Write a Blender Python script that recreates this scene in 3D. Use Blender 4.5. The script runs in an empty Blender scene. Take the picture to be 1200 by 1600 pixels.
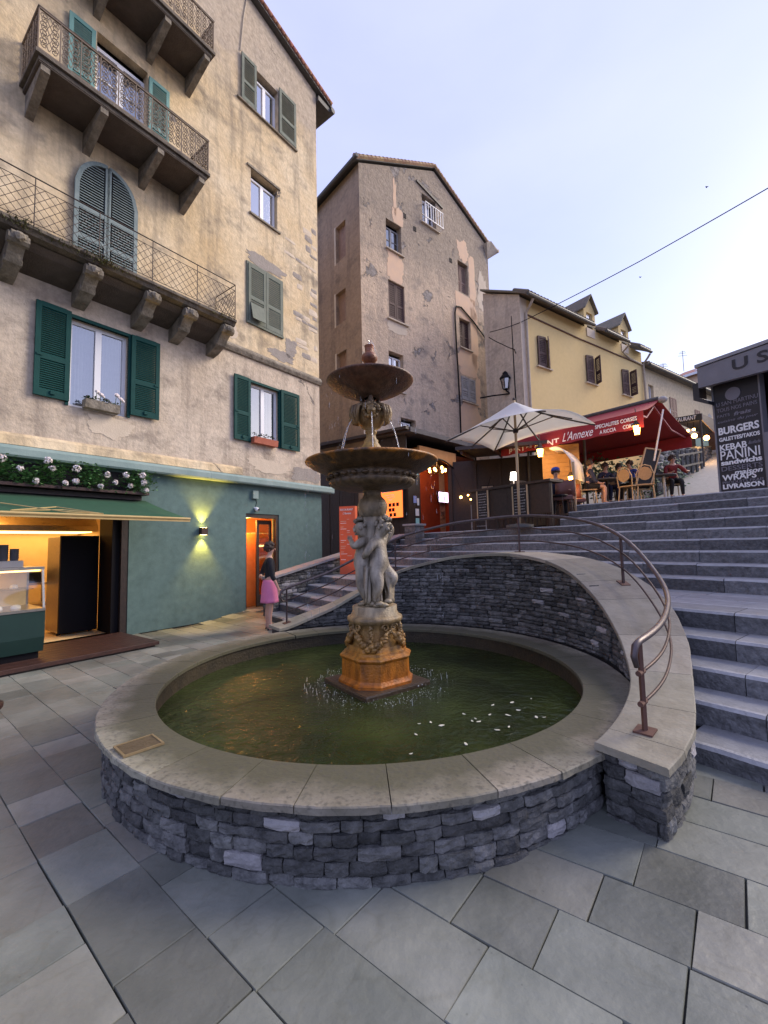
import bpy, bmesh, math, random
from mathutils import Vector, Matrix, noise
R = math.radians
random.seed(7)
SC = bpy.context.scene
COL = SC.collection

# ------------------------------------------------------------------ camera, sky, sun, exposure
F_PX, PITCH, ROLL, YAW = 671.415, 0.0749009, -0.0233144, 0.6367426     # fitted to the photograph (pixels of a 1200 wide frame)
CAM = Vector((0, 0, 1.57))
_f = Vector((0, math.cos(PITCH), math.sin(PITCH))); _u = Vector((0, -math.sin(PITCH), math.cos(PITCH))); _r = Vector((1, 0, 0))
RIGHT = math.cos(ROLL) * _r + math.sin(ROLL) * _u
UP = -math.sin(ROLL) * _r + math.cos(ROLL) * _u
cam = bpy.data.objects.new('camera', bpy.data.cameras.new('camera'))
COL.objects.link(cam)
cam.matrix_world = Matrix(((RIGHT.x, UP.x, -_f.x, CAM.x), (RIGHT.y, UP.y, -_f.y, CAM.y), (RIGHT.z, UP.z, -_f.z, CAM.z), (0, 0, 0, 1)))
cam.data.sensor_fit = 'HORIZONTAL'; cam.data.sensor_width = 36; cam.data.lens = 36 * F_PX / 1200
cam.data.clip_start = 0.05; cam.data.clip_end = 2000
SC.camera = cam

SUN_EL, SUN_AZ = R(16), R(70)          # azimuth clockwise from +Y (the way the camera looks)
w = bpy.data.worlds.new('World'); SC.world = w; w.use_nodes = True
nt = w.node_tree; nt.nodes.clear()
sky = nt.nodes.new('ShaderNodeTexSky'); sky.sky_type = 'NISHITA'; sky.sun_disc = False
sky.sun_elevation = SUN_EL; sky.sun_rotation = SUN_AZ; sky.air_density = 1.0; sky.dust_density = 2.5; sky.ozone_density = 3.0
veil = nt.nodes.new('ShaderNodeMixRGB'); veil.blend_type = 'MIX'; veil.inputs[0].default_value = 0.62
veil.inputs[2].default_value = (4.35, 4.5, 7.5, 1)            # thin high cloud
tcs = nt.nodes.new('ShaderNodeTexCoord'); ns = nt.nodes.new('ShaderNodeTexNoise'); ns.inputs['Scale'].default_value = 2.2; ns.inputs['Detail'].default_value = 5
mp = nt.nodes.new('ShaderNodeMapping'); mp.inputs['Scale'].default_value = (1, 1, 2.6)
cr = nt.nodes.new('ShaderNodeMapRange'); cr.inputs[1].default_value = 0.3; cr.inputs[2].default_value = 0.75; cr.inputs[3].default_value = 0.5; cr.inputs[4].default_value = 0.66
bg = nt.nodes.new('ShaderNodeBackground'); bg.inputs['Strength'].default_value = 0.093
out = nt.nodes.new('ShaderNodeOutputWorld')
nt.links.new(tcs.outputs['Generated'], mp.inputs[0]); nt.links.new(mp.outputs[0], ns.inputs['Vector']); nt.links.new(ns.outputs['Fac'], cr.inputs[0]); nt.links.new(cr.outputs[0], veil.inputs[0])
nt.links.new(sky.outputs[0], veil.inputs[1]); nt.links.new(veil.outputs[0], bg.inputs[0]); nt.links.new(bg.outputs[0], out.inputs[0])
sl = bpy.data.lights.new('sun', 'SUN'); sl.energy = 1.5; sl.angle = R(28); sl.color = (1.0, 0.87, 0.70)
so = bpy.data.objects.new('sun', sl); COL.objects.link(so)
sd = Vector((math.sin(SUN_AZ) * math.cos(R(35)), math.cos(SUN_AZ) * math.cos(R(35)), math.sin(R(35))))
so.rotation_euler = (-sd).to_track_quat('-Z', 'Y').to_euler()
SC.view_settings.view_transform = 'Standard'; SC.view_settings.look = 'None'
SC.view_settings.gamma = 1; SC.view_settings.use_curve_mapping = False; SC.view_settings.exposure = 1.36
SC.render.engine = 'CYCLES'
SC.cycles.max_bounces = 6; SC.cycles.use_denoising = True; SC.cycles.sample_clamp_indirect = 6

# ------------------------------------------------------------------ measuring helpers (points of the place seen at a pixel of the 1200x1600 photograph)
def ray(px, py): return (px - 600) / F_PX * RIGHT - (py - 800) / F_PX * UP + _f
def at_z(px, py, z):
    d = ray(px, py); return CAM + d * ((z - CAM.z) / d.z)
def at_d(px, py, d):
    r = ray(px, py); return CAM + r * (d / r.y)

class Frame:
    """A facade: local x runs along it, local y into the building, z up."""
    def __init__(s, o, yaw):
        s.o = Vector((o[0], o[1], 0)); s.yaw = yaw
        s.u = Vector((math.sin(yaw), math.cos(yaw), 0)); s.n = Vector((-math.cos(yaw), math.sin(yaw), 0))
    def px(s, px, py, off=0):
        d = ray(px, py); o = s.o - s.n * off; t = ((o - CAM).dot(s.n)) / d.dot(s.n); p = CAM + d * t
        return (p - s.o).dot(s.u), p.z
    def w(s, x, y, z): return s.o + s.u * x + s.n * y + Vector((0, 0, z))
    def loc(s, p): r = Vector(p) - s.o; return Vector((r.dot(s.u), r.dot(s.n), p[2]))
    rz = property(lambda s: R(90) - s.yaw)

# ------------------------------------------------------------------ mesh builder
class MB:
    def __init__(s): s.v = []; s.f = []; s.m = []
    def add(s, vs, fs, m=0):
        b = len(s.v); s.v += [tuple(v) for v in vs]
        for f in fs: s.f.append(tuple(b + i for i in f)); s.m.append(m)
        return s
    def box(s, x0, x1, y0, y1, z0, z1, m=0):
        return s.add([(x, y, z) for z in (z0, z1) for y in (y0, y1) for x in (x0, x1)],
                     [(0, 2, 3, 1), (4, 5, 7, 6), (0, 1, 5, 4), (1, 3, 7, 5), (3, 2, 6, 7), (2, 0, 4, 6)], m)
    def obox(s, c, ax, ay, az, m=0):
        """box about c with half axes ax, ay, az"""
        c, ax, ay, az = map(Vector, (c, ax, ay, az))
        return s.add([c + ax * i + ay * j + az * k for k in (-1, 1) for j in (-1, 1) for i in (-1, 1)],
                     [(0, 2, 3, 1), (4, 5, 7, 6), (0, 1, 5, 4), (1, 3, 7, 5), (3, 2, 6, 7), (2, 0, 4, 6)], m)
    def bar(s, a, b, wd, th, m=0, up=(0, 0, 1)):
        a, b = Vector(a), Vector(b); d = b - a; L = d.length; d.normalize()
        x = d.cross(Vector(up))
        if x.length < 1e-4: x = d.cross(Vector((0, 1, 0)))
        x.normalize(); y = x.cross(d)
        return s.obox((a + b) / 2, d * L / 2, x * wd / 2, y * th / 2, m)
    def cbox(s, x0, x1, y0, y1, z0, z1, b=.01, j=0, m=0):
        """box whose top edges are worn off by b"""
        q = lambda: random.uniform(-j, j)
        vs = [(x0, y0, z0), (x1, y0, z0), (x1, y1, z0), (x0, y1, z0)]
        vs += [(x0 + q(), y0 + q(), z1 - b), (x1 + q(), y0 + q(), z1 - b), (x1 + q(), y1, z1 - b), (x0 + q(), y1, z1 - b)]
        vs += [(x0 + b, y0 + b, z1 + q() * .4), (x1 - b, y0 + b, z1 + q() * .4), (x1 - b, y1 - b, z1), (x0 + b, y1 - b, z1)]
        fs = [(3, 2, 1, 0)] + [(i, (i + 1) % 4, 4 + (i + 1) % 4, 4 + i) for i in range(4)] + [(4 + i, 4 + (i + 1) % 4, 8 + (i + 1) % 4, 8 + i) for i in range(4)] + [(8, 9, 10, 11)]
        return s.add(vs, fs, m)
    def tube(s, pts, r, n=6, m=0, closed=False, caps=True):
        pts = [Vector(p) for p in pts]; N = len(pts); b = len(s.v); prev = None
        for i, p in enumerate(pts):
            t = (pts[(i + 1) % N] - pts[i - 1]) if closed else pts[min(i + 1, N - 1)] - pts[max(i - 1, 0)]
            if t.length < 1e-9: t = Vector((0, 0, 1))
            t.normalize()
            if prev is None:
                prev = t.orthogonal().normalized()
            x = prev - t * prev.dot(t)
            if x.length < 1e-6: x = t.orthogonal()
            x.normalize(); y = t.cross(x); prev = x
            rr = r[i] if isinstance(r, (list, tuple)) else r
            for k in range(n):
                a = 2 * math.pi * k / n; s.v.append(tuple(p + (x * math.cos(a) + y * math.sin(a)) * rr))
        for i in range(N if closed else N - 1):
            for k in range(n):
                A = b + i * n; B = b + ((i + 1) % N) * n
                s.f.append((A + k, A + (k + 1) % n, B + (k + 1) % n, B + k)); s.m.append(m)
        if caps and not closed:
            s.f.append(tuple(b + k for k in range(n))[::-1]); s.m.append(m)
            s.f.append(tuple(b + (N - 1) * n + k for k in range(n))); s.m.append(m)
        return s
    def lathe(s, prof, n=32, c=(0, 0, 0), m=0, ph=0, sx=1, sy=1, cap=True):
        b = len(s.v)
        for r, z in prof:
            for k in range(n):
                a = 2 * math.pi * k / n + ph
                s.v.append((c[0] + r * math.cos(a) * sx, c[1] + r * math.sin(a) * sy, c[2] + z))
        for i in range(len(prof) - 1):
            for k in range(n):
                A = b + i * n; B = A + n
                s.f.append((A + k, A + (k + 1) % n, B + (k + 1) % n, B + k)); s.m.append(m)
        if cap:
            s.f.append(tuple(b + k for k in range(n))[::-1]); s.m.append(m)
            s.f.append(tuple(b + (len(prof) - 1) * n + k for k in range(n))); s.m.append(m)
        return s
    def prism(s, poly, ext, m=0):
        """poly: 3D points of one face, ext: extrusion vector"""
        n = len(poly); ext = Vector(ext)
        vs = [Vector(p) for p in poly] + [Vector(p) + ext for p in poly]
        return s.add(vs, [tuple(range(n))[::-1], tuple(range(n, 2 * n))] + [(i, (i + 1) % n, n + (i + 1) % n, n + i) for i in range(n)], m)
    def blob(s, c, r, nu=8, nv=6, jit=0, m=0):
        c = Vector(c); r = r if isinstance(r, (list, tuple)) else (r, r, r); b = len(s.v)
        for i in range(nv + 1):
            th = math.pi * i / nv
            for k in range(nu):
                a = 2 * math.pi * k / nu; q = 1 + random.uniform(-jit, jit)
                s.v.append((c.x + r[0] * math.sin(th) * math.cos(a) * q, c.y + r[1] * math.sin(th) * math.sin(a) * q, c.z - r[2] * math.cos(th) * q))
        for i in range(nv):
            for k in range(nu):
                A = b + i * nu; s.f.append((A + k, A + (k + 1) % nu, A + nu + (k + 1) % nu, A + nu + k)); s.m.append(m)
        return s
    def quad(s, a, b, c, d, m=0): return s.add([a, b, c, d], [(0, 1, 2, 3)], m)
    def mesh(s, name, mats, smooth=False, fix=False):
        me = bpy.data.meshes.new(name); me.from_pydata(s.v, [], s.f)
        for mt in (mats if isinstance(mats, (list, tuple)) else [mats]): me.materials.append(mt)
        if any(s.m): me.polygons.foreach_set('material_index', s.m)
        if smooth: me.polygons.foreach_set('use_smooth', [True] * len(me.polygons))
        if fix:
            bm = bmesh.new(); bm.from_mesh(me); bmesh.ops.remove_doubles(bm, verts=bm.verts, dist=1e-5); bmesh.ops.recalc_face_normals(bm, faces=bm.faces); bm.to_mesh(me); bm.free()
        me.update(); return me
    def build(s, name, mats, parent=None, smooth=False, fix=False):
        o = bpy.data.objects.new(name, s.mesh(name, mats, smooth, fix)); COL.objects.link(o)
        if parent: o.parent = parent
        return o

def tag(o, label=None, cat=None, group=None, kind=None):
    if label: o['label'] = label
    if cat: o['category'] = cat
    if group: o['group'] = group
    if kind: o['kind'] = kind
    return o
def thing(name, label, cat, loc=(0, 0, 0), rz=0, group=None, kind=None):
    o = bpy.data.objects.new(name, None); COL.objects.link(o); o.location = loc; o.rotation_euler = (0, 0, rz); o.empty_display_size = .1
    return tag(o, label, cat, group, kind)
def link(name, me, parent=None, loc=(0, 0, 0), rz=0, scale=(1, 1, 1)):
    o = bpy.data.objects.new(name, me); COL.objects.link(o); o.parent = parent; o.location = loc; o.rotation_euler = (0, 0, rz); o.scale = scale
    return o
def copy_tree(o, parent=None):
    c = o.copy(); COL.objects.link(c)
    if parent: c.parent = parent
    for ch in list(o.children): copy_tree(ch, c)
    return c

# ------------------------------------------------------------------ materials
def mat(name, c1, c2=None, scale=4, rough=.7, metal=0, bump=0, bscale=40, ovar=0, spec=.5, emit=None, es=0, coords='Position', detail=6, sheen=0):
    m = bpy.data.materials.new(name); m.use_nodes = True; t = m.node_tree; b = t.nodes['Principled BSDF']
    b.inputs['Roughness'].default_value = rough; b.inputs['Metallic'].default_value = metal; b.inputs['Specular IOR Level'].default_value = spec
    N = lambda ty: t.nodes.new(ty); L = t.links.new
    pos = N('ShaderNodeNewGeometry').outputs['Position'] if coords == 'Position' else N('ShaderNodeTexCoord').outputs['Object']
    c1 = (*c1, 1)
    if c2:
        nz = N('ShaderNodeTexNoise'); nz.inputs['Scale'].default_value = scale; nz.inputs['Detail'].default_value = detail; nz.inputs['Roughness'].default_value = .62; L(pos, nz.inputs['Vector'])
        rp = N('ShaderNodeMapRange'); rp.inputs[1].default_value = .32; rp.inputs[2].default_value = .68; L(nz.outputs['Fac'], rp.inputs[0])
        mx = N('ShaderNodeMixRGB'); mx.inputs[1].default_value = c1; mx.inputs[2].default_value = (*c2, 1); L(rp.outputs[0], mx.inputs[0]); col = mx.outputs[0]
    else:
        rgb = N('ShaderNodeRGB'); rgb.outputs[0].default_value = c1; col = rgb.outputs[0]
    if ovar:
        oi = N('ShaderNodeObjectInfo'); ge = N('ShaderNodeNewGeometry'); ad = N('ShaderNodeMath'); ad.operation = 'ADD'; L(oi.outputs['Random'], ad.inputs[0]); L(ge.outputs['Random Per Island'], ad.inputs[1])
        fr = N('ShaderNodeMath'); fr.operation = 'FRACT'; L(ad.outputs[0], fr.inputs[0])
        mr = N('ShaderNodeMapRange'); mr.inputs[3].default_value = 1 - ovar; mr.inputs[4].default_value = 1 + ovar; L(fr.outputs[0], mr.inputs[0])
        hs = N('ShaderNodeHueSaturation'); L(col, hs.inputs['Color']); L(mr.outputs[0], hs.inputs['Value'])
        f2 = N('ShaderNodeMath'); f2.operation = 'MULTIPLY'; f2.inputs[1].default_value = 7.31; L(fr.outputs[0], f2.inputs[0]); f3 = N('ShaderNodeMath'); f3.operation = 'FRACT'; L(f2.outputs[0], f3.inputs[0])
        m2 = N('ShaderNodeMapRange'); m2.inputs[3].default_value = .48; m2.inputs[4].default_value = .52; L(f3.outputs[0], m2.inputs[0]); L(m2.outputs[0], hs.inputs['Hue']); col = hs.outputs[0]
    L(col, b.inputs['Base Color'])
    if bump:
        nb = N('ShaderNodeTexNoise'); nb.inputs['Scale'].default_value = bscale; nb.inputs['Detail'].default_value = 5; L(pos, nb.inputs['Vector'])
        bp = N('ShaderNodeBump'); bp.inputs['Strength'].default_value = bump; bp.inputs['Distance'].default_value = .02; L(nb.outputs['Fac'], bp.inputs['Height']); L(bp.outputs[0], b.inputs['Normal'])
    if emit:
        b.inputs['Emission Color'].default_value = (*emit, 1); b.inputs['Emission Strength'].default_value = es
    m['base'] = 1
    return m
def nodes_of(m): return m.node_tree, m.node_tree.nodes['Principled BSDF']

def plaster(name, base, stain, patch, bare, patch_amt=.5, bare_amt=.62, streak=.5, sc=1.0, bump=.5, zmix=None, fine=(.82, 1.12)):
    """old render: mottled colour, pale patches, rain streaks, places where it has come off the stone"""
    m = bpy.data.materials.new(name); m.use_nodes = True; t = m.node_tree; b = t.nodes['Principled BSDF']; N = t.nodes.new; L = t.links.new
    b.inputs['Roughness'].default_value = .9; b.inputs['Specular IOR Level'].default_value = .2
    tc = N('ShaderNodeTexCoord'); P = tc.outputs['Object']
    def nz(scale, det=6, vec=P, ro=.6, dist=0):
        n = N('ShaderNodeTexNoise'); n.inputs['Scale'].default_value = scale; n.inputs['Detail'].default_value = det; n.inputs['Roughness'].default_value = ro; n.inputs['Distortion'].default_value = dist; L(vec, n.inputs['Vector']); return n.outputs['Fac']
    def rng(x, a, c, lo=0, hi=1):
        r = N('ShaderNodeMapRange'); r.inputs[1].default_value = a; r.inputs[2].default_value = c; r.inputs[3].default_value = lo; r.inputs[4].default_value = hi; L(x, r.inputs[0]); return r.outputs[0]
    def mix(f, a, c, mode='MIX'):
        x = N('ShaderNodeMixRGB'); x.blend_type = mode
        if isinstance(f, float): x.inputs[0].default_value = f
        else: L(f, x.inputs[0])
        for i, q in ((1, a), (2, c)):
            if isinstance(q, tuple): x.inputs[i].default_value = (*q, 1)
            else: L(q, x.inputs[i])
        return x.outputs[0]
    mp = N('ShaderNodeMapping'); mp.inputs['Scale'].default_value = (1.6, 1.6, .16); L(P, mp.inputs[0])
    mp2 = N('ShaderNodeMapping'); mp2.inputs['Scale'].default_value = (1, 1, 1.5); mp2.inputs['Rotation'].default_value = (.3, .2, .1); L(P, mp2.inputs[0])
    c = mix(rng(nz(.55 * sc, 7), .35, .66), base, patch)
    c = mix(rng(nz(1.3 * sc, 8, mp2.outputs[0]), .52, .72, 0, patch_amt), c, stain)
    st = rng(nz(1.8 * sc, 5, mp.outputs[0]), .5, .75, 0, streak)
    c = mix(st, c, stain)
    if zmix:      # the upper part of the wall has lost its finish coat
        z0_, z1_, zc_ = zmix; sz = N('ShaderNodeSeparateXYZ'); L(P, sz.inputs[0]); az = N('ShaderNodeMath'); az.operation = 'MULTIPLY_ADD'; az.inputs[1].default_value = 4.5; L(nz(.45, 7), az.inputs[0]); L(sz.outputs['Z'], az.inputs[2])
        c = mix(rng(az.outputs[0], z0_ + 2.25, z1_ + 2.25, 0, .85), c, mix(rng(nz(7, 8), .35, .7), zc_, tuple(x * 1.45 for x in zc_)))
    fine = rng(nz(9 * sc, 8), .3, .7, *fine)
    cm = N('ShaderNodeMixRGB'); cm.blend_type = 'MULTIPLY'; cm.inputs[0].default_value = 1; L(c, cm.inputs[1]); L(fine, cm.inputs[2]); c = cm.outputs[0]
    big = nz(.8 * sc, 9, P, .68, .6); chips = rng(big, bare_amt, bare_amt + .012)
    vo = N('ShaderNodeTexVoronoi'); vo.inputs['Scale'].default_value = 4.5; mp3 = N('ShaderNodeMapping'); mp3.inputs['Scale'].default_value = (1, 1, 2.2); L(P, mp3.inputs[0]); L(mp3.outputs[0], vo.inputs['Vector'])
    stone = mix(rng(nz(6, 6), .3, .7), bare, tuple(x * 1.5 for x in bare))
    sd_ = N('ShaderNodeMixRGB'); sd_.blend_type = 'MULTIPLY'; sd_.inputs[0].default_value = .5; L(stone, sd_.inputs[1]); bw = N('ShaderNodeRGBToBW'); L(vo.outputs['Color'], bw.inputs[0]); L(bw.outputs[0], sd_.inputs[2])
    c = mix(chips, c, sd_.outputs[0])
    L(c, b.inputs['Base Color'])
    h1 = N('ShaderNodeMath'); h1.operation = 'MULTIPLY_ADD'; L(chips, h1.inputs[0]); h1.inputs[1].default_value = -1.2
    hh = N('ShaderNodeMath'); hh.operation = 'MULTIPLY_ADD'; L(nz(14 * sc, 8), hh.inputs[0]); hh.inputs[1].default_value = .8
    hv = N('ShaderNodeMath'); hv.operation = 'MULTIPLY'; L(nz(2.2 * sc, 6), hv.inputs[0]); hv.inputs[1].default_value = 1.6
    L(hv.outputs[0], hh.inputs[2]); L(hh.outputs[0], h1.inputs[2])
    bp = N('ShaderNodeBump'); bp.inputs['Strength'].default_value = bump; bp.inputs['Distance'].default_value = .04; L(h1.outputs[0], bp.inputs['Height']); L(bp.outputs[0], b.inputs['Normal'])
    return m

def glow(name, col, s):
    m = bpy.data.materials.new(name); m.use_nodes = True; b = m.node_tree.nodes['Principled BSDF']; b.inputs['Base Color'].default_value = (*col, 1)
    b.inputs['Emission Color'].default_value = (*col, 1); b.inputs['Emission Strength'].default_value = s; return m
def glass(name, tint=(.8, .85, .9), see=.55):
    m = bpy.data.materials.new(name); m.use_nodes = True; t = m.node_tree; t.nodes.clear(); N = t.nodes.new
    o = N('ShaderNodeOutputMaterial'); mx = N('ShaderNodeMixShader'); tr = N('ShaderNodeBsdfTransparent'); tr.inputs[0].default_value = (*tint, 1); g = N('ShaderNodeBsdfGlossy'); g.inputs['Roughness'].default_value = .04
    mx.inputs[0].default_value = 1 - see
    t.links.new(tr.outputs[0], mx.inputs[1]); t.links.new(g.outputs[0], mx.inputs[2]); t.links.new(mx.outputs[0], o.inputs[0]); return m

M = {}
M['plasterA'] = plaster('plaster_cream', (.60, .445, .25), (.225, .185, .14), (.70, .58, .40), (.24, .205, .175), .95, .66, .85, 1.0, .5, (13.2, 14.2, (.36, .30, .235)))
M['plasterA2'] = plaster('plaster_grey_cream', (.47, .38, .285), (.25, .205, .165), (.64, .54, .42), (.26, .225, .195), .9, .655, .85, 1.2)
M['plasterB'] = plaster('plaster_rough_pink', (.52, .405, .295), (.26, .22, .185), (.62, .475, .34), (.30, .265, .235), 1.0, .60, .6, .9, 1.0, (12.4, 14.4, (.27, .222, .17)))
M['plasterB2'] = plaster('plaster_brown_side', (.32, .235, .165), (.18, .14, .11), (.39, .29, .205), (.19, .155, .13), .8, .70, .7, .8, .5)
M['peach'] = mat('plaster_peach', (.70, .48, .31), (.62, .44, .31), 3, .9, bump=.2, bscale=20)
M['yellow'] = plaster('plaster_yellow', (.61, .46, .215), (.54, .41, .21), (.63, .48, .235), (.4, .3, .15), .3, .85, .25, .6, .03, None, (.95, 1.03))
M['plasterG'] = plaster('plaster_weathered_grey', (.56, .47, .36), (.38, .32, .26), (.60, .51, .40), (.30, .27, .23), .8, .66, .8, .9, .6)
M['plasterC'] = plaster('plaster_cream_far', (.50, .42, .29), (.40, .34, .25), (.55, .45, .31), (.3, .27, .22), .5, .72, .5, .7, .3)
M['shop'] = plaster('shop_paint_teal', (.112, .176, .163), (.096, .150, .140), (.124, .190, .176), (.05, .09, .085), .5, .86, .45, .8, .12)
M['ledge'] = mat('ledge_paint', (.17, .25, .235), (.24, .32, .30), 3, .6, bump=.15)
M['shutG'] = mat('shutter_green', (.004, .046, .041), (.007, .058, .051), 4, .7, bump=.1, spec=.2)
M['shutT'] = mat('shutter_teal_faded', (.10, .24, .225), (.15, .30, .27), 6, .7, bump=.2)
M['shutB'] = mat('shutter_blue_grey', (.15, .20, .20), (.22, .27, .26), 7, .75, bump=.2)
M['shutO'] = mat('shutter_old_green', (.115, .135, .105), (.17, .185, .145), 8, .8, bump=.25)
M['shutY'] = mat('shutter_brown', (.075, .042, .036), (.10, .055, .045), 6, .75, bump=.2)
M['shutGr'] = mat('shutter_grey', (.24, .24, .25), (.32, .31, .31), 6, .8, bump=.2)
M['shutP'] = mat('shutter_pinkish_wood', (.25, .16, .12), (.31, .21, .16), 6, .8, bump=.2)
M['white'] = mat('white_frame', (.74, .74, .76), None, rough=.4)
M['pane'] = glass('window_glass', (.75, .8, .85), .62)
M['paneS'] = glass('window_glass_sky', (.6, .68, .8), .35)
M['curtain'] = mat('net_curtain', (.24, .25, .28), (.17, .18, .21), 8, .9)
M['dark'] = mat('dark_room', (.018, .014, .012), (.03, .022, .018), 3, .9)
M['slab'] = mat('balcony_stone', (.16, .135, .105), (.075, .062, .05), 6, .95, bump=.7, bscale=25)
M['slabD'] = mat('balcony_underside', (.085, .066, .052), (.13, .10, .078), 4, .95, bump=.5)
M['bracket'] = mat('bracket_stone', (.30, .26, .205), (.13, .11, .08), 7, .95, bump=.8, bscale=22)
M['iron'] = mat('old_iron', (.035, .03, .028), (.085, .055, .04), 14, .65, .3, bump=.2)
M['ironL'] = mat('iron_scroll_rust', (.13, .10, .075), (.20, .145, .10), 12, .7, .2, bump=.2)
M['moss'] = mat('balcony_weeds', (.06, .075, .02), (.12, .10, .035), 30, .9)
M['tile'] = mat('roof_tile_red', (.24, .095, .06), (.34, .16, .10), 8, .85, bump=.3, ovar=.2)
M['tileY'] = mat('roof_tile_ochre', (.42, .27, .15), (.30, .19, .12), 8, .85, bump=.3, ovar=.2)
M['tileG'] = mat('roof_tile_mossy', (.15, .14, .105), (.23, .18, .13), 8, .9, bump=.3, ovar=.2)
M['gutter'] = mat('gutter_dark', (.07, .07, .065), (.11, .10, .09), 8, .6, .2)
M['pipe'] = mat('downpipe', (.33, .27, .20), (.42, .35, .27), 6, .6)
M['wallstone'] = mat('wall_stone', (.046, .046, .045), (.150, .147, .138), 13, .85, bump=1.0, bscale=42, ovar=.55)
M['wallstoneL'] = mat('wall_stone_pale', (.26, .25, .25), (.34, .32, .31), 9, .85, bump=.7, bscale=45, ovar=.2)
M['mortar'] = mat('dark_mortar', (.030, .028, .030), (.045, .04, .04), 10, .95, bump=.5)  # mortar's own dark colour, for joints, wall cores and stair fill
M['granite'] = mat('step_granite', (.072, .072, .074), (.165, .165, .168), 18, .75, bump=.9, bscale=34, ovar=.36)
M['landing'] = mat('landing_slab', (.23, .225, .23), (.29, .28, .28), 5, .8, bump=.25, bscale=30, ovar=.08)
M['paver'] = mat('paver_slate', (.132, .142, .120), (.182, .190, .162), 3.5, .62, bump=.3, bscale=18, ovar=.30)
M['joint'] = mat('paver_joint', (.060, .060, .052), (.09, .088, .078), 20, .95)
M['street'] = mat('street_gravel', (.30, .285, .25), (.38, .36, .32), 9, .95, bump=.4)
M['wood_dark'] = mat('dark_wood', (.018, .011, .009), (.036, .021, .016), 14, .55, bump=.25, bscale=30)
M['wood_red'] = mat('red_brown_wood', (.036, .014, .010), (.062, .024, .016), 10, .5, bump=.15)
M['black'] = mat('black_panel', (.005, .004, .006), None, rough=.6, spec=.2)
M['steel'] = mat('brushed_steel', (.45, .42, .36), (.55, .5, .42), 20, .3, .9)
M['awnG'] = mat('green_canvas', (.012, .060, .030), (.016, .075, .036), 8, .9)
M['awnTrim'] = mat('gold_trim', (.42, .29, .11), (.50, .36, .15), 8, .7)
M['awnR'] = mat('red_canvas', (.24, .016, .021), (.29, .022, .027), 5, .85)
M['canvas'] = mat('cream_canvas', (.84, .83, .80), (.87, .86, .83), 4, .9)
M['orange'] = mat('orange_panel', (.60, .10, .035), (.66, .12, .045), 3, .6)
M['ochreP'] = mat('ochre_plaster', (.46, .20, .06), (.56, .26, .09), 3, .85, bump=.2)
M['rust'] = mat('red_steel_rail', (.075, .06, .062), (.125, .10, .10), 12, .38, .55)
M['railpost'] = mat('post_steel', (.05, .035, .033), (.09, .055, .048), 14, .5, .5)
M['plate'] = mat('post_plate_rust', (.10, .05, .035), (.14, .07, .05), 14, .7, .3)
M['skin'] = mat('skin', (.50, .28, .20), (.55, .32, .23), 6, .55)
M['skin2'] = mat('skin_dark', (.22, .11, .075), None, rough=.55)
M['hairB'] = mat('hair_brown', (.035, .02, .014), (.06, .035, .024), 40, .6)
M['clothB'] = mat('cloth_black', (.010, .010, .012), (.016, .015, .018), 20, .9)
M['clothP'] = mat('cloth_pink', (.60, .17, .30), (.66, .20, .34), 8, .85)
M['clothN'] = mat('cloth_navy', (.02, .026, .06), (.03, .036, .075), 10, .9)
M['clothU'] = mat('cloth_blue', (.02, .05, .30), (.03, .065, .36), 10, .85)
M['clothR'] = mat('cloth_red', (.15, .014, .016), (.20, .02, .02), 10, .85)
M['clothG'] = mat('cloth_grey', (.10, .10, .11), (.14, .14, .15), 10, .9)
M['leafA'] = mat('leaf_green', (.09, .20, .06), (.14, .28, .11), 9, .6, ovar=.3)
M['flower'] = mat('flower_white', (.72, .62, .60), (.80, .74, .72), 14, .7, ovar=.08)
M['terracotta'] = mat('terracotta', (.38, .10, .055), (.45, .14, .08), 8, .8)
M['letterW'] = mat('letter_white', (.80, .79, .77), None, rough=.6)
M['letterD'] = mat('letter_dark', (.02, .019, .024), None, rough=.5)
M['letterG'] = mat('letter_grey', (.19, .18, .21), None, rough=.6)
M['kiosk'] = mat('kiosk_grey', (.155, .15, .165), (.19, .185, .20), 4, .5)
M['chalk'] = mat('chalkboard', (.012, .012, .013), (.02, .02, .021), 6, .8)
M['woodL'] = mat('pale_wood', (.42, .30, .17), (.50, .37, .22), 10, .6)
M['leather'] = mat('leather_redbrown', (.11, .035, .024), (.15, .05, .035), 10, .45)
M['rattan'] = mat('rattan', (.30, .20, .11), (.38, .26, .15), 30, .7)
M['warm'] = glow('lamp_warm', (1, .50, .12), 9)
M['warmW'] = glow('lamp_white', (1, .86, .72), 3)
M['shelfglow'] = glow('shelf_light', (1, .58, .18), 2.2)
M['coping'] = mat('coping_stone', (.205, .182, .132), (.285, .258, .198), 5, .8, bump=.35, bscale=28, ovar=.26)
M['warmwall'] = mat('shop_wall_warm', (.62, .48, .26), (.70, .55, .32), 3, .8)
M['foliage2'] = mat('shrub_leaf', (.03, .07, .025), (.06, .11, .035), 12, .7, ovar=.3)

_t, _b = nodes_of(M['canvas']); _tr = _t.nodes.new('ShaderNodeBsdfTranslucent'); _tr.inputs[0].default_value = (.85, .84, .80, 1); _mx = _t.nodes.new('ShaderNodeMixShader'); _mx.inputs[0].default_value = .45
_o = [n for n in _t.nodes if n.type == 'OUTPUT_MATERIAL'][0]; _t.links.new(_b.outputs[0], _mx.inputs[1]); _t.links.new(_tr.outputs[0], _mx.inputs[2]); _t.links.new(_mx.outputs[0], _o.inputs['Surface'])
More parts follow.
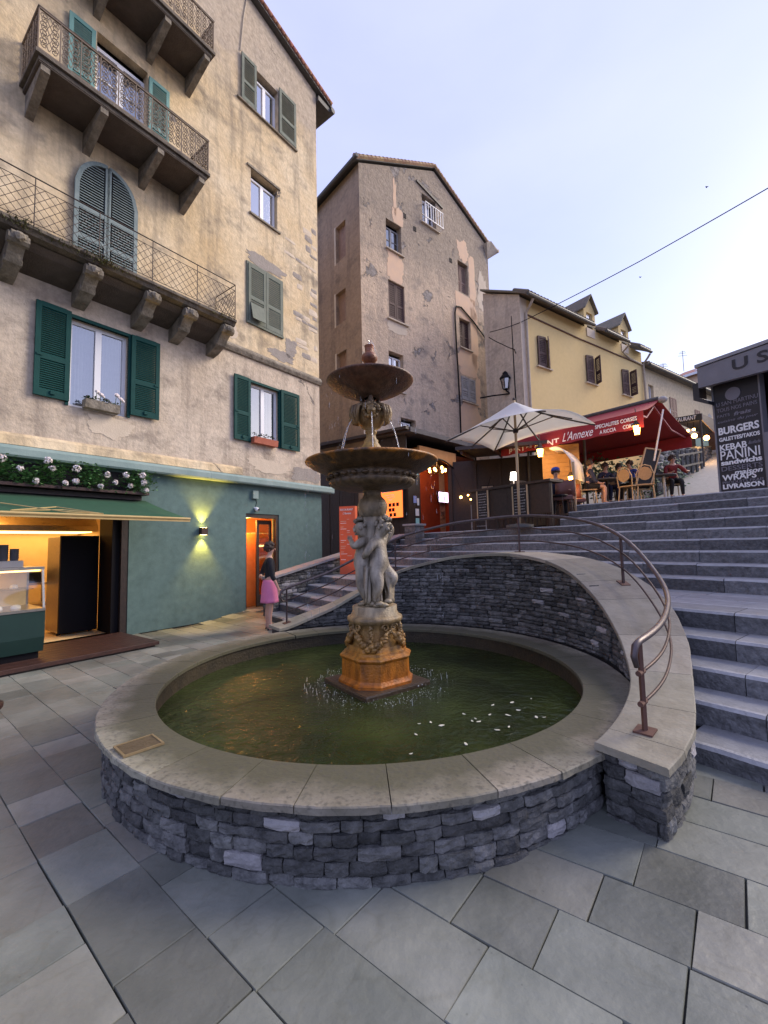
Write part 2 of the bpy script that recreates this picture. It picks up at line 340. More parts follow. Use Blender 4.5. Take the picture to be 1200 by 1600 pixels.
# ------------------------------------------------------------------ the square: ground, paving, stairs
PC = Vector((-.149, 4.272, 0))            # centre of the pool
RIN, ROUT, ZCOP = 1.857, 2.236, .39
def smooth(x, a, b):
    t = max(0, min(1, (x - a) / (b - a))); return t * t * (3 - 2 * t)
def gnd(x, y):
    return .075 * smooth(x, .1, 1.6) * (1 - smooth(y, 3.6, 4.6)) + .13 * smooth(.595 * (x + 4.73) + .804 * (y - 8.24), .9, 2.6) * smooth(-x, .5, 1.5)
EX, EA = Vector((.6, -.8, 0)), Vector((.8, .6, 0))      # along the stair edges (to the right), up the stairs
def st(X, A, z=0): return EX * X + EA * A + Vector((0, 0, z))
def stc(p): return Vector(p).dot(EX), Vector(p).dot(EA)

# paver joints: base sheet just under the slabs
g = MB(); NX = 60
vx = [-9 + i * 16 / NX for i in range(NX + 1)]; vy = [-6 + i * 18 / NX for i in range(NX + 1)]
for y in vy:
    for x in vx: g.v.append((x, y, gnd(x, y) - .028))
for j in range(NX):
    for i in range(NX):
        a = j * (NX + 1) + i; g.f.append((a, a + 1, a + NX + 2, a + NX + 1)); g.m.append(0)
ground = g.build('pavement', M['joint']); tag(ground, kind='structure')
gb = MB(); gb.quad((-900, -900, -.12), (900, -900, -.12), (900, 900, -.12), (-900, 900, -.12)).build('ground', M['joint']); tag(bpy.data.objects['ground'], kind='structure')

def cren(nt_links, *a): pass
# slab material gets faint veins and spots
t, b = nodes_of(M['paver'])
wv = t.nodes.new('ShaderNodeTexNoise'); wv.inputs['Scale'].default_value = 1.1; wv.inputs['Detail'].default_value = 9; wv.inputs['Distortion'].default_value = 1.6
gp = t.nodes.new('ShaderNodeNewGeometry'); t.links.new(gp.outputs['Position'], wv.inputs['Vector'])
vr = t.nodes.new('ShaderNodeValToRGB'); e = vr.color_ramp.elements; e[0].position = .485; e[0].color = (1, 1, 1, 1); e[1].position = .515; e[1].color = (1, 1, 1, 1); q = e.new(.5); q.color = (.78, .76, .70, 1)
t.links.new(wv.outputs['Fac'], vr.inputs[0])
v2 = t.nodes.new('ShaderNodeTexNoise'); v2.inputs['Scale'].default_value = .9; v2.inputs['Detail'].default_value = 4; t.links.new(gp.outputs['Position'], v2.inputs['Vector'])
r2 = t.nodes.new('ShaderNodeMapRange'); r2.inputs[1].default_value = .35; r2.inputs[2].default_value = .65; r2.inputs[3].default_value = .80; r2.inputs[4].default_value = 1.16; t.links.new(v2.outputs['Fac'], r2.inputs[0])
src = b.inputs['Base Color'].links[0].from_socket
ml = t.nodes.new('ShaderNodeMixRGB'); ml.blend_type = 'MULTIPLY'; ml.inputs[0].default_value = .4; t.links.new(src, ml.inputs[1]); t.links.new(vr.outputs[0], ml.inputs[2])
m3 = t.nodes.new('ShaderNodeMixRGB'); m3.blend_type = 'MULTIPLY'; m3.inputs[0].default_value = 1; t.links.new(ml.outputs[0], m3.inputs[1]); t.links.new(r2.outputs[0], m3.inputs[2])
sp = t.nodes.new('ShaderNodeTexVoronoi'); sp.inputs['Scale'].default_value = 13; t.links.new(gp.outputs['Position'], sp.inputs['Vector'])
sr = t.nodes.new('ShaderNodeMapRange'); sr.inputs[1].default_value = .02; sr.inputs[2].default_value = .07; sr.inputs[3].default_value = .45; sr.inputs[4].default_value = 1; t.links.new(sp.outputs['Distance'], sr.inputs[0])
m4 = t.nodes.new('ShaderNodeMixRGB'); m4.blend_type = 'MULTIPLY'; m4.inputs[0].default_value = .55; t.links.new(m3.outputs[0], m4.inputs[1]); t.links.new(sr.outputs[0], m4.inputs[2])
t.links.new(m4.outputs[0], b.inputs['Base Color'])
rr = t.nodes.new('ShaderNodeMapRange'); rr.inputs[1].default_value = .3; rr.inputs[2].default_value = .7; rr.inputs[3].default_value = .42; rr.inputs[4].default_value = .72; t.links.new(v2.outputs['Fac'], rr.inputs[0]); t.links.new(rr.outputs[0], b.inputs['Roughness'])
M['paverW'] = M['paver'].copy(); M['paverW'].name = 'paver_slate_warm'
for n in M['paverW'].node_tree.nodes:
    if n.type == 'MIX_RGB' and n.blend_type == 'MIX': n.inputs[1].default_value = (.166, .166, .138, 1); n.inputs[2].default_value = (.218, .217, .184, 1)

PYAW = R(129.3); pu = Vector((math.sin(PYAW), math.cos(PYAW), 0)); pv = Vector((-math.cos(PYAW), math.sin(PYAW), 0))    # rows run along pu
rnd = random.Random(3)
v0 = -6.0; cells = []
while v0 < 9.5:
    wd = rnd.choice((.26, .29, .29, .31, .33)); s0 = -9 + rnd.random() * .5
    while s0 < 8:
        ln = rnd.choice((.27, .34, .42, .50, .58)) * rnd.uniform(.9, 1.1)
        c = pu * (s0 + ln / 2) + pv * (v0 + wd / 2)
        cells.append((c, s0, ln, v0, wd)); s0 += ln
    v0 += wd
keep = []
for c, s0, ln, v0, wd in cells:
    X, A = stc(c)
    if c.y < .75 or c.y > 10.6 or c.x < -6.5 or A > 3.62: continue
    d = c - CAM
    if d.dot(_f) < .3: continue
    px = 600 + F_PX * d.dot(RIGHT) / d.dot(_f); py = 800 - F_PX * d.dot(UP) / d.dot(_f)
    if not (-160 < px < 1360 and py < 1780): continue
    if (c - PC).length < 1.75: continue
    if .594 * (c.x + 4.73) + .804 * (c.y - 8.24) < 9 and (-.804 * (c.x + 4.73) + .5946 * (c.y - 8.24)) > .25: continue
    keep.append((c.length, c, s0, ln, v0, wd))
keep.sort(key=lambda k: k[0])
def paver_mesh(mb, s0, ln, v0, wd):
    j = .0022; q = lambda: rnd.uniform(-.003, .003); dz = rnd.uniform(-.0025, .0025)
    cs = [(s0 + j, v0 + j), (s0 + ln - j, v0 + j), (s0 + ln - j, v0 + wd - j), (s0 + j, v0 + wd - j)]
    top, mid, bot = [], [], []
    cc = (s0 + ln / 2, v0 + wd / 2)
    for s, v in cs:
        p = pu * (s + q()) + pv * (v + q()); z = gnd(p.x, p.y) + dz
        p2 = p + (pu * (cc[0] - s) + pv * (cc[1] - v))  .normalized() * .003
        top.append((p2.x, p2.y, z)); mid.append((p.x, p.y, z - .005)); bot.append((p.x, p.y, z - .05))
    mb.add(bot + mid + top, [(i, (i + 1) % 4, 4 + (i + 1) % 4, 4 + i) for i in range(4)] + [(4 + i, 4 + (i + 1) % 4, 8 + (i + 1) % 4, 8 + i) for i in range(4)] + [(8, 9, 10, 11)])
rest = MB()
for k, (dist, c, s0, ln, v0, wd) in enumerate(keep):
    warm = rnd.random() < (.72 if c.x < -1.5 and c.y > 2.2 else .25 if c.x < -.5 else .08)
    if k < 296:
        mb = MB(); paver_mesh(mb, s0, ln, v0, wd); mb.build('paver', M['paverW' if warm else 'paver'], ground)
    else: paver_mesh(rest, s0, ln, v0, wd)
tag(rest.build('small_paving', M['paverW'], ground), kind='stuff')

# stairs: one broad flight, the pool is cut into it
SA = [3.42, 3.79, 4.16, 4.56, 4.97] + [6.72 + .37 * i for i in range(9)]
SZ = [.20, .36, .52, .69, .86] + [1.03 + .17 * i for i in range(9)]
M['edge'] = mat('step_worn_edge', (.27, .27, .272), (.36, .36, .36), 14, .7, bump=.4, bscale=40, ovar=.1)
M['tread'] = mat('step_tread', (.195, .195, .197), (.27, .27, .268), 9, .7, bump=.4, bscale=40, ovar=.12)
stairs = thing('staircase', None, None, kind='structure')
core = MB()
xc, ac = stc(PC)
def hole(A, rad=2.48):
    h = rad * rad - (A - ac) ** 2
    return math.sqrt(h) if h > 0 else None
rs = random.Random(11)
F = Frame((-4.732, 8.24), YAW)          # left building's street front
def left_end(A):                        # steps stop at the low wall 1.3 m in front of that building
    # F.o + F.u*s - F.n*1.3 ; solve A
    o = F.o - F.n * 1.28; s = (A - o.dot(EA)) / F.u.dot(EA); p = o + F.u * s
    return p.dot(EX)
def run(X0, X1, A0, A1, z0, z1, mt, name, lmin=.55, lmax=1.3, b=.022):
    X = X0
    while X < X1 - .02:
        ln = min(rs.uniform(lmin, lmax), X1 - X)
        if X1 - X - ln < .25: ln = X1 - X
        mb = MB(); ja = rs.uniform(-.007, .007); jz = rs.uniform(-.004, .004)
        # subdivided along its length so that the worn edge wavers
        n = max(2, int(ln / .16)); xs = [X + .003 + (ln - .006) * i / n for i in range(n + 1)]
        q = lambda a: rs.uniform(-a, a)
        rows = []; mk = []
        for x in xs:
            e = q(.006)
            rows.append([(x, A1, z1 + jz), (x, A0 + .05 + q(.01), z1 + jz + q(.002)), (x, A0 + b + e + ja, z1 + jz - .002), (x, A0 + e + ja, z1 - b * 1.1 + jz + q(.004)), (x, A0 + ja + q(.009), (z0 + z1) / 2), (x, A0 + ja + q(.006), z0 - .02)])
        vs = [tuple(st(*p)) for r_ in rows for p in r_]; fs = []
        for i in range(n):
            for k in range(5): a = i * 6 + k; fs.append((a, a + 6, a + 7, a + 1)[::-1]); mk.append(0 if k >= 3 else 2 if k else 1)
        fs += [tuple(range(6))[::-1], tuple(n * 6 + k for k in range(6))]
        mb.add(vs, fs); mb.m = mk + [0, 0]; mb.build(name, [mt, M['tread'], M['edge']], stairs); X += ln
for k, (A, z) in enumerate(zip(SA, SZ)):
    z0 = (SZ[k - 1] if k else 0); nxt = SA[k + 1] if k < len(SA) - 1 else A + .5
    A1 = min(nxt + .03, A + .45)
    zc0 = z0
    L0 = left_end(A) if k < 11 else -5.35
    X1 = 2.6 if k < 6 else 4.2
    h = hole(A) if k < 5 else None
    segs = [(L0, xc - h), (xc + h, X1)] if h else [(L0, X1)]
    for a, c in segs:
        if c - a > .1: run(a, c, A, A1, z0, z, M['granite'], 'step_block')
    # fill under and behind
# landing slabs
for row in range(3):
    A0 = 5.42 + row * .45; run(left_end(A0), 2.6, A0, A0 + .452, .80, .86, M['landing'], 'landing_slab', .5, .9, .004)
# solid under the stairs so that nothing shows through
for k, (A, z) in enumerate(zip(SA, SZ)):
    nxt = SA[k + 1] if k < len(SA) - 1 else A + .6
    L0 = left_end(A) if k < 11 else -5.3
    h = hole(nxt, 2.7) if k < 5 else None
    for a, c in ([(L0, xc - h), (xc + h, 4.2)] if h else [(L0, 4.2)]):
        core.prism([st(a, A + .04, z - .03), st(c, A + .04, z - .03), st(c, nxt + .04, z - .03), st(a, nxt + .04, z - .03)], (0, 0, -(z + .1)))
tag(core.build('stair_fill', M['mortar'], stairs), kind='stuff')
# platform in front of the restaurant (same height as the eleventh step), terrace and rising street
pl = MB(); pl.prism([st(-16, 8.95, 1.876), st(-5.3, 8.95, 1.876), st(-5.3, 22, 1.876), st(-16, 22, 1.876)], (0, 0, -1.9)); tag(pl.build('platform', M['landing']), kind='structure')
tr = MB(); tr.prism([st(-5.3, 10.0, 2.386), st(6, 10.0, 2.386), st(6, 15.5, 2.75), st(-9.5, 15.5, 2.75), st(-9.5, 13, 2.585), st(-5.3, 13, 2.585)], (0, 0, -.5))
tr.quad(st(-5.3, 8.9, 1.8), st(-5.3, 13, 1.8), st(-5.3, 13, 2.60), st(-5.3, 10, 2.386))
tag(tr.build('terrace', M['joint']), kind='structure')
sr_ = MB(); sr_.prism([st(-9.6, 15.5, 2.745), st(8, 15.5, 2.745), st(8, 45, 11.6), st(-9.6, 45, 11.6)], (0, 0, -.6)); tag(sr_.build('street', M['street']), kind='structure')
kb = MB(); p0, p1 = st(-3.9, 15.6, 2.80), st(-2.2, 22, 4.70)
kb.bar(p0 + Vector((0, 0, .05)), p1 + Vector((0, 0, .05)), .14, .12); tag(kb.build('kerb', M['landing']), kind='structure')

# ------------------------------------------------------------------ stones
def stone_proto(seed):
    """rough block: a 4 x 3 front with chipped corners, x -.5..+.5, z 0..1, face at y = -.5"""
    r_ = random.Random(seed); q = lambda a: r_.uniform(-a, a); mb = MB(); vs = []; nx, nz = 5, 4
    sl, sr, tl, tr_ = q(.05), q(.05), q(.10), q(.10)
    for j in range(nz):
        for i in range(nx):
            u, v = i / (nx - 1), j / (nz - 1); ex, ez = i in (0, nx - 1), j in (0, nz - 1)
            x = -.5 + u + (q(.012) if ex else q(.04)) + (sl * (v - .5) if i == 0 else sr * (v - .5) if i == nx - 1 else 0); z = v + (q(.03) if ez else q(.07)) + (tl * (u - .5) * v)
            y = -.5 + q(.055) + (.07 if ex else 0) + (.05 if ez else 0)
            if ex and ez: x -= math.copysign(.008, x); z += .03 if j == 0 else -.03
            vs.append((x, y, z))
    ring = [i for i in range(nx)] + [j * nx + nx - 1 for j in range(1, nz)] + [(nz - 1) * nx + i for i in range(nx - 2, -1, -1)] + [j * nx for j in range(nz - 2, 0, -1)]
    fs = [(j * nx + i, j * nx + i + 1, (j + 1) * nx + i + 1, (j + 1) * nx + i) for j in range(nz - 1) for i in range(nx - 1)]
    b0 = len(vs); vs += [(vs[k][0] * .99, .5, min(1, max(0, vs[k][2]))) for k in ring]; m_ = len(ring)
    fs += [(ring[k], b0 + k, b0 + (k + 1) % m_, ring[(k + 1) % m_]) for k in range(m_)]
    mb.add(vs, fs); return mb
PROTO = [stone_proto(50 + i) for i in range(14)]
PMESH = {}
def pmesh(i, mt):
    if (i, mt.name) not in PMESH: PMESH[(i, mt.name)] = PROTO[i].mesh('stone', mt, fix=True)
    return PMESH[(i, mt.name)]
def lay_stones(parent, path, s0, s1, zb, zt, hr, lr, depth, seed, pale=.04, limit=290, gap=.006, name='stone', proud=.012):
    """path(s) -> (point, angle the face looks to). Irregular courses; nearest ones single parts, the rest joined"""
    r_ = random.Random(seed); lst = []; z = min(zb(s0 + (s1 - s0) * i / 20) for i in range(21)); zmax = max(zt(s0 + (s1 - s0) * i / 40) for i in range(41)); skip = {}
    row = 0
    while z < zmax - .02:
        h = r_.uniform(*hr); s = s0 - r_.random() * lr[0] * .5
        while s < s1:
            ln = r_.uniform(*lr); a = max(s, s0); e = min(s + ln, s1); s += ln
            if e - a < .035: continue
            m_ = (a + e) / 2
            if any(row_ == row and a < x1 and e > x0 for row_, x0, x1 in skip.get(row, [])): continue
            hh = h
            zz = z
            top = zt(m_)
            if zz >= top - .012: continue
            if zz + hh < zb(m_) : continue
            if zz < zb(m_): hh -= zb(m_) - zz; zz = zb(m_)
            if zz + hh > top: hh = top - zz
            elif r_.random() < .3 and zz + hh + .03 < top and hh < .07: hh *= r_.uniform(.86, .97)
            if hh < .015: continue
            p, ang = path(m_); lst.append((p, ang, e - a, zz, hh, r_.randrange(14), r_.random() < pale, r_.uniform(-.6, 1) * proud, r_.uniform(-.03, .03)))
        z += h; row += 1
    lst.sort(key=lambda t_: (t_[0] - CAM).length); rest_ = MB(); nrest = 0
    for k, (p, ang, ln, zz, hh, pi_, pl_, pr, tilt) in enumerate(lst):
        d = Vector((math.cos(ang), math.sin(ang), 0)); c = p - d * (depth / 2 - pr)
        rz = ang + math.pi / 2
        sc = (ln - gap, depth, hh - gap * .8)
        if k < limit:
            o = link(name, pmesh(pi_, M['wallstoneL' if pl_ else 'wallstone']), parent, (c.x, c.y, zz), rz, sc); o.rotation_euler[1] = tilt * (.5 if ln > .2 else 1)
        else:
            mt = Matrix.Translation((c.x, c.y, zz)) @ Matrix.Rotation(rz, 4, 'Z') @ Matrix.Diagonal((*sc, 1))
            rest_.add([mt @ Vector(v) for v in PROTO[pi_].v], PROTO[pi_].f); nrest += 1
    if nrest: tag(rest_.build('far_stones', M['wallstone'], parent, fix=True), kind='stuff')

# basin
def basin_mat():
    m = M['coping'].copy(); m.name = 'basin_coping'; t, b = nodes_of(m); N = t.nodes.new; L = t.links.new
    ge = N('ShaderNodeNewGeometry'); sb = N('ShaderNodeVectorMath'); sb.operation = 'SUBTRACT'; sb.inputs[1].default_value = (PC.x, PC.y, ZCOP); L(ge.outputs['Position'], sb.inputs[0])
    ln = N('ShaderNodeVectorMath'); ln.operation = 'LENGTH'; L(sb.outputs[0], ln.inputs[0])
    nz = N('ShaderNodeTexNoise'); nz.inputs['Scale'].default_value = 7; nz.inputs['Detail'].default_value = 8; L(ge.outputs['Position'], nz.inputs['Vector'])
    ad = N('ShaderNodeMath'); ad.operation = 'MULTIPLY_ADD'; ad.inputs[1].default_value = .30; L(nz.outputs['Fac'], ad.inputs[0]); L(ln.outputs['Value'], ad.inputs[2])
    mr = N('ShaderNodeMapRange'); mr.inputs[1].default_value = RIN + .31; mr.inputs[2].default_value = RIN + .55; mr.inputs[3].default_value = .92; mr.inputs[4].default_value = 0; L(ad.outputs[0], mr.inputs[0])
    src = b.inputs['Base Color'].links[0].from_socket
    mx = N('ShaderNodeMixRGB'); mx.inputs[2].default_value = (.07, .066, .034, 1); L(mr.outputs[0], mx.inputs[0]); L(src, mx.inputs[1])
    n2 = N('ShaderNodeTexNoise'); n2.inputs['Scale'].default_value = 38; n2.inputs['Detail'].default_value = 6; L(ge.outputs['Position'], n2.inputs['Vector'])
    r2 = N('ShaderNodeMapRange'); r2.inputs[1].default_value = .52; r2.inputs[2].default_value = .66; r2.inputs[3].default_value = 0; r2.inputs[4].default_value = .6; L(n2.outputs['Fac'], r2.inputs[0])
    m2 = N('ShaderNodeMixRGB'); m2.inputs[2].default_value = (.07, .065, .05, 1); L(r2.outputs[0], m2.inputs[0]); L(mx.outputs[0], m2.inputs[1])
    L(m2.outputs[0], b.inputs['Base Color']); return m
M['copingB'] = basin_mat()
M['algae'] = mat('pool_wall_algae', (.020, .015, .007), (.045, .032, .014), 8, .7, bump=.5)
basin = thing('fountain_basin', 'low round stone basin of green water with flat coping slabs', 'basin', (0, 0, 0))
RW = ROUT - .05
bc = MB(); bc.lathe([(RW - .035, -.05), (RW - .035, ZCOP - .035)], 96, PC, cap=False); bc.lathe([(RIN + .02, -.02), (RIN + .02, ZCOP - .036)], 96, PC, 1, cap=False)
bc.build('basin_core', [M['mortar'], M['algae']], basin, True)
MB().lathe([(.001, .0), (RIN + .05, .0)], 64, PC, cap=False).build('pool_floor', M['algae'], basin)
def circ(c, r): return lambda s: (c + Vector((math.cos(s / r), math.sin(s / r), 0)) * r, s / r)
lay_stones(basin, circ(PC, RW), R(140) * RW, R(309) * RW, lambda s: gnd(*(PC + Vector((math.cos(s / RW), math.sin(s / RW), 0)) * RW).xy) - .01, lambda s: ZCOP - .037, (.042, .072), (.085, .21), .10, 5, .03, 298, .005)
def ring_slab(a0, a1, rin, rout, zt, th, ov=.0, n=8, jog=0):
    """curved coping slab between two angles; rin, rout, zt: functions of the angle"""
    mb = MB(); vs = []; b = .006
    for i in range(n + 1):
        a = a0 + (a1 - a0) * i / n; c, s = math.cos(a), math.sin(a); z = zt(a); w_ = random.uniform(-.003, .003)
        for r_, zz in ((rin(a), z - th), (rin(a), z - b), (rin(a) + b, z), (rout(a) - b + w_, z), (rout(a) + w_, z - b), (rout(a) + w_ * 2, z - th)):
            vs.append((PC.x + c * r_, PC.y + s * r_, zz))
    fs = [(i * 6 + k, i * 6 + (k + 1) % 6, (i + 1) * 6 + (k + 1) % 6, (i + 1) * 6 + k) for i in range(n) for k in range(6)]
    fs += [tuple(range(6))[::-1], tuple(n * 6 + k for k in range(6))]
    return mb.add(vs, fs)
a = R(-235); k = 0; rc = random.Random(21)
while a < R(125) - .01:
    da = min(R(rc.uniform(9.5, 13.5)), R(125) - a)
    dz = rc.uniform(-.0015, .0015)
    ring_slab(a + .0012, a + da - .0012, lambda x: RIN, lambda x: ROUT, lambda x: ZCOP + dz, .037).build('coping_slab', M['copingB'], basin, fix=True); a += da
# water
wm = bpy.data.materials.new('pool_water'); wm.use_nodes = True; t, b = nodes_of(wm); N = t.nodes.new; L = t.links.new
b.inputs['Roughness'].default_value = .09; b.inputs['IOR'].default_value = 1.33; b.inputs['Specular IOR Level'].default_value = .32
ge = N('ShaderNodeNewGeometry'); nz = N('ShaderNodeTexNoise'); nz.inputs['Scale'].default_value = 1.5; nz.inputs['Detail'].default_value = 5; L(ge.outputs['Position'], nz.inputs['Vector'])
rp = N('ShaderNodeMapRange'); rp.inputs[1].default_value = .35; rp.inputs[2].default_value = .7; L(nz.outputs['Fac'], rp.inputs[0])
mx = N('ShaderNodeMixRGB'); mx.inputs[1].default_value = (.015, .021, .006, 1); mx.inputs[2].default_value = (.040, .054, .013, 1); L(rp.outputs[0], mx.inputs[0]); L(mx.outputs[0], b.inputs['Base Color'])
sb = N('ShaderNodeVectorMath'); sb.operation = 'SUBTRACT'; sb.inputs[1].default_value = (-.1, 4.35, .2); L(ge.outputs['Position'], sb.inputs[0])
ln = N('ShaderNodeVectorMath'); ln.operation = 'LENGTH'; L(sb.outputs[0], ln.inputs[0])
n1 = N('ShaderNodeTexNoise'); n1.inputs['Scale'].default_value = 9; n1.inputs['Detail'].default_value = 4; n1.inputs['Distortion'].default_value = .8; L(ge.outputs['Position'], n1.inputs['Vector'])
n2 = N('ShaderNodeTexNoise'); n2.inputs['Scale'].default_value = 40; n2.inputs['Detail'].default_value = 3; L(ge.outputs['Position'], n2.inputs['Vector'])
near = N('ShaderNodeMapRange'); near.inputs[1].default_value = .4; near.inputs[2].default_value = 1.5; near.inputs[3].default_value = 1.0; near.inputs[4].default_value = .12; L(ln.outputs['Value'], near.inputs[0])
mm = N('ShaderNodeMath'); mm.operation = 'MULTIPLY'; L(n2.outputs['Fac'], mm.inputs[0]); L(near.outputs[0], mm.inputs[1])
ma = N('ShaderNodeMath'); ma.operation = 'MULTIPLY_ADD'; ma.inputs[1].default_value = 1.1; L(n1.outputs['Fac'], ma.inputs[0]); L(mm.outputs[0], ma.inputs[2])
bp = N('ShaderNodeBump'); bp.inputs['Strength'].default_value = .55; bp.inputs['Distance'].default_value = .05; L(ma.outputs[0], bp.inputs['Height']); L(bp.outputs[0], b.inputs['Normal'])
WZ = .205
wt = MB(); wt.lathe([(.001, WZ), (RIN + .03, WZ)], 96, PC, cap=False); tag(wt.build('water', wm), kind='structure')

# ------------------------------------------------------------------ retaining wall round the back of the pool
def tab(T): 
    def f(t):
        d = math.degrees(t)
        if d <= T[0][0]: return T[0][1]
        for (a, b), (c, e) in zip(T, T[1:]):
            if d <= c: return b + (e - b) * (d - a) / (c - a)
        return T[-1][1]
    return lambda t: sum(f(t + R(k)) for k in (-3, -1.5, 0, 1.5, 3)) / 5
ZT = tab([(-55, .435), (-47, .47), (-40, .495), (-30, .54), (-20, .62), (-10, .74), (-4, .84), (3, .99), (8, 1.09), (12, 1.18), (17, 1.26), (25, 1.35), (37, 1.415), (47, 1.42), (62, 1.37), (74, 1.26), (82, 1.165), (101, .77), (106, .66), (116, .53), (122, .455), (126, .43)])
RI = tab([(-55, 2.20), (-40, 2.18), (-20, 2.19), (0, 2.26), (15, 2.27), (126, 2.25)])
RO = tab([(-55, 2.57), (-47, 2.57), (-35, 2.555), (-28, 2.56), (-20, 2.63), (-10, 2.77), (0, 2.93), (5, 2.99), (20, 3.0), (40, 2.93), (60, 2.78), (80, 2.72), (126, 2.66)])
A0, A1 = R(-53), R(126)
ret = thing('retaining_wall', 'curved dry stone retaining wall rising behind the pool, with a broad sloping coping', 'wall')
rb = MB(); n = 90; vs = []
for i in range(n + 1):
    a = A0 + (A1 - A0) * i / n; c, s = math.cos(a), math.sin(a)
    for r_, z in ((RI(a) + .07, -.05), (RI(a) + .07, ZT(a) - .045), (RO(a) - .07, ZT(a) - .045), (RO(a) - .07, -.05)): vs.append((PC.x + c * r_, PC.y + s * r_, z))
fs = [(i * 4 + k, i * 4 + (k + 1) % 4, (i + 1) * 4 + (k + 1) % 4, (i + 1) * 4 + k) for i in range(n) for k in range(4)] + [(0, 1, 2, 3), tuple(n * 4 + k for k in range(4))[::-1]]
rb.add(vs, fs); rb.build('wall_core', M['mortar'], ret, fix=True)
def curve_pt(a, RR, d): r_ = RR(a) + d; return PC + Vector((math.cos(a), math.sin(a), 0)) * r_
def inner(s): a = s / 2.28; t_ = curve_pt(a + .02, RI, .035) - curve_pt(a - .02, RI, .035); return curve_pt(a, RI, .035), math.atan2(t_.x, -t_.y)
lay_stones(ret, inner, A0 * 2.28, A1 * 2.28, lambda s: ZCOP - .01 if s / 2.28 < R(118) else .3, lambda s: ZT(s / 2.28) - .042, (.034, .062), (.09, .25), .12, 8, .05, 215, .005, proud=.014)
def outer(s): a = s / 2.7; t_ = curve_pt(a + .02, RO, -.035) - curve_pt(a - .02, RO, -.035); return curve_pt(a, RO, -.035), math.atan2(-t_.x, t_.y)
lay_stones(ret, outer, A0 * 2.7, R(-8) * 2.7, lambda s: .02, lambda s: ZT(s / 2.7) - .042, (.05, .10), (.12, .3), .12, 9, .02, 45, .006, proud=.016)
ea = A0; e0 = PC + Vector((math.cos(ea), math.sin(ea), 0)) * (RI(ea) + .03); e1 = PC + Vector((math.cos(ea), math.sin(ea), 0)) * (RO(ea) - .03); ed = (e1 - e0)
lay_stones(ret, lambda s: (e0 + ed.normalized() * s + Vector((math.sin(ea), -math.cos(ea), 0)) * .02, ea - math.pi / 2), 0, ed.length, lambda s: .02, lambda s: ZT(ea) - .042, (.05, .10), (.10, .2), .12, 14, .1, 30, .006, proud=.012)
ea2 = A1; f0 = PC + Vector((math.cos(ea2), math.sin(ea2), 0)) * (RI(ea2) + .03); f1 = PC + Vector((math.cos(ea2), math.sin(ea2), 0)) * (RO(ea2) - .03)
a = A0 - R(1); k = 0
cuts = [-54, -49, -38, -25, -11, 2, 9.5, 24, 38, 52, 66, 80, 93, 105, 116, 126.6]
for c0, c1 in zip(cuts, cuts[1:]):
    ring_slab(R(c0) + .001, R(c1) - .001, RI, RO, ZT, .042, n=6).build('coping_slab', M['coping'], ret, fix=True)

# hand rail on that wall
RRL = tab([(-54, 2.35), (-47, 2.36), (-30, 2.43), (-10, 2.58), (8, 2.73), (40, 2.70), (80, 2.57), (126, 2.45)])
def rail_pt(a, dz): r_ = RRL(a); return Vector((PC.x + math.cos(a) * r_, PC.y + math.sin(a) * r_, ZT(a) + dz))
hr = thing('handrail', 'curved brown steel handrail with two thinner bars on the sloping coping', 'handrail')
P0, P1 = R(-47), R(122)
top = [rail_pt(P0 + (P1 - P0) * i / 90, .505) for i in range(91)]
e_ = rail_pt(R(-47), .505); hook = [e_ + Vector((-.055, -.055, -.13)), e_ + Vector((-.07, -.06, -.07)), e_ + Vector((-.05, -.045, -.015))]
MB().tube(hook + top + [rail_pt(R(124), .47), rail_pt(R(124.5), .40), rail_pt(R(123.5), .33), rail_pt(P1, .31)], [.014, .018] + [.0195] * 92 + [.02, .016, .014, .012], 10).build('top_rail', M['rust'], hr, True)
for dz in (.33, .16):
    MB().tube([rail_pt(P0 + (P1 - P0) * i / 90, dz) for i in range(91)], .0095, 8).build('lower_rail', M['railpost'], hr, True)
for deg in (-47, 8, 41, 83, 122):
    p = rail_pt(R(deg), 0); pb = MB(); pb.box(p.x - .011, p.x + .011, p.y - .011, p.y + .011, p.z - .01, p.z + .5)
    if deg == -47:
        for dz in (.16, .33): pb.tube([p + Vector((-.035, -.03, dz)), p + Vector((.03, .03, dz))], .016, 8)
    post = pb.build('post', M['plate' if deg == -47 else 'railpost'], hr)
    q = MB(); d1 = Vector((math.cos(R(deg)), math.sin(R(deg)), 0)); d2 = Vector((-d1.y, d1.x, (ZT(R(deg + 1)) - ZT(R(deg - 1))) / (R(2) * RRL(R(deg))))); q.obox(p + Vector((0, 0, .004)), d1 * .05, d2.normalized() * .05, (0, 0, .006)); q.build('base_plate', M['plate'], post)

# low wall between the stairs and the green shop front
lw = thing('parapet_wall', 'sloping low stone wall with pale flat coping between the stairs and the green shop front', 'wall')
LS0, LS1 = 2.15, 7.4
def lz(s): return .97 + (s - 2.3) * .178
w_ = MB(); vs = []
for s, z in ((LS0, lz(LS0)), (LS1, lz(LS1))):
    for y in (-1.27, -1.03): 
        for zz in (-.05, z - .05): vs.append(tuple(F.w(s, y, zz)))
w_.add(vs, [(0, 1, 3, 2), (4, 6, 7, 5), (0, 4, 5, 1), (2, 3, 7, 6), (1, 5, 7, 3), (0, 2, 6, 4)]).build('wall_core', M['mortar'], lw, fix=True)
fa = math.atan2(-F.n.y, -F.n.x)
lay_stones(lw, lambda s: (F.w(s, -1.30, 0), fa), LS0, LS1, lambda s: 0, lambda s: lz(s) - .05, (.05, .10), (.1, .28), .12, 31, .16, 200, .007, proud=.02)
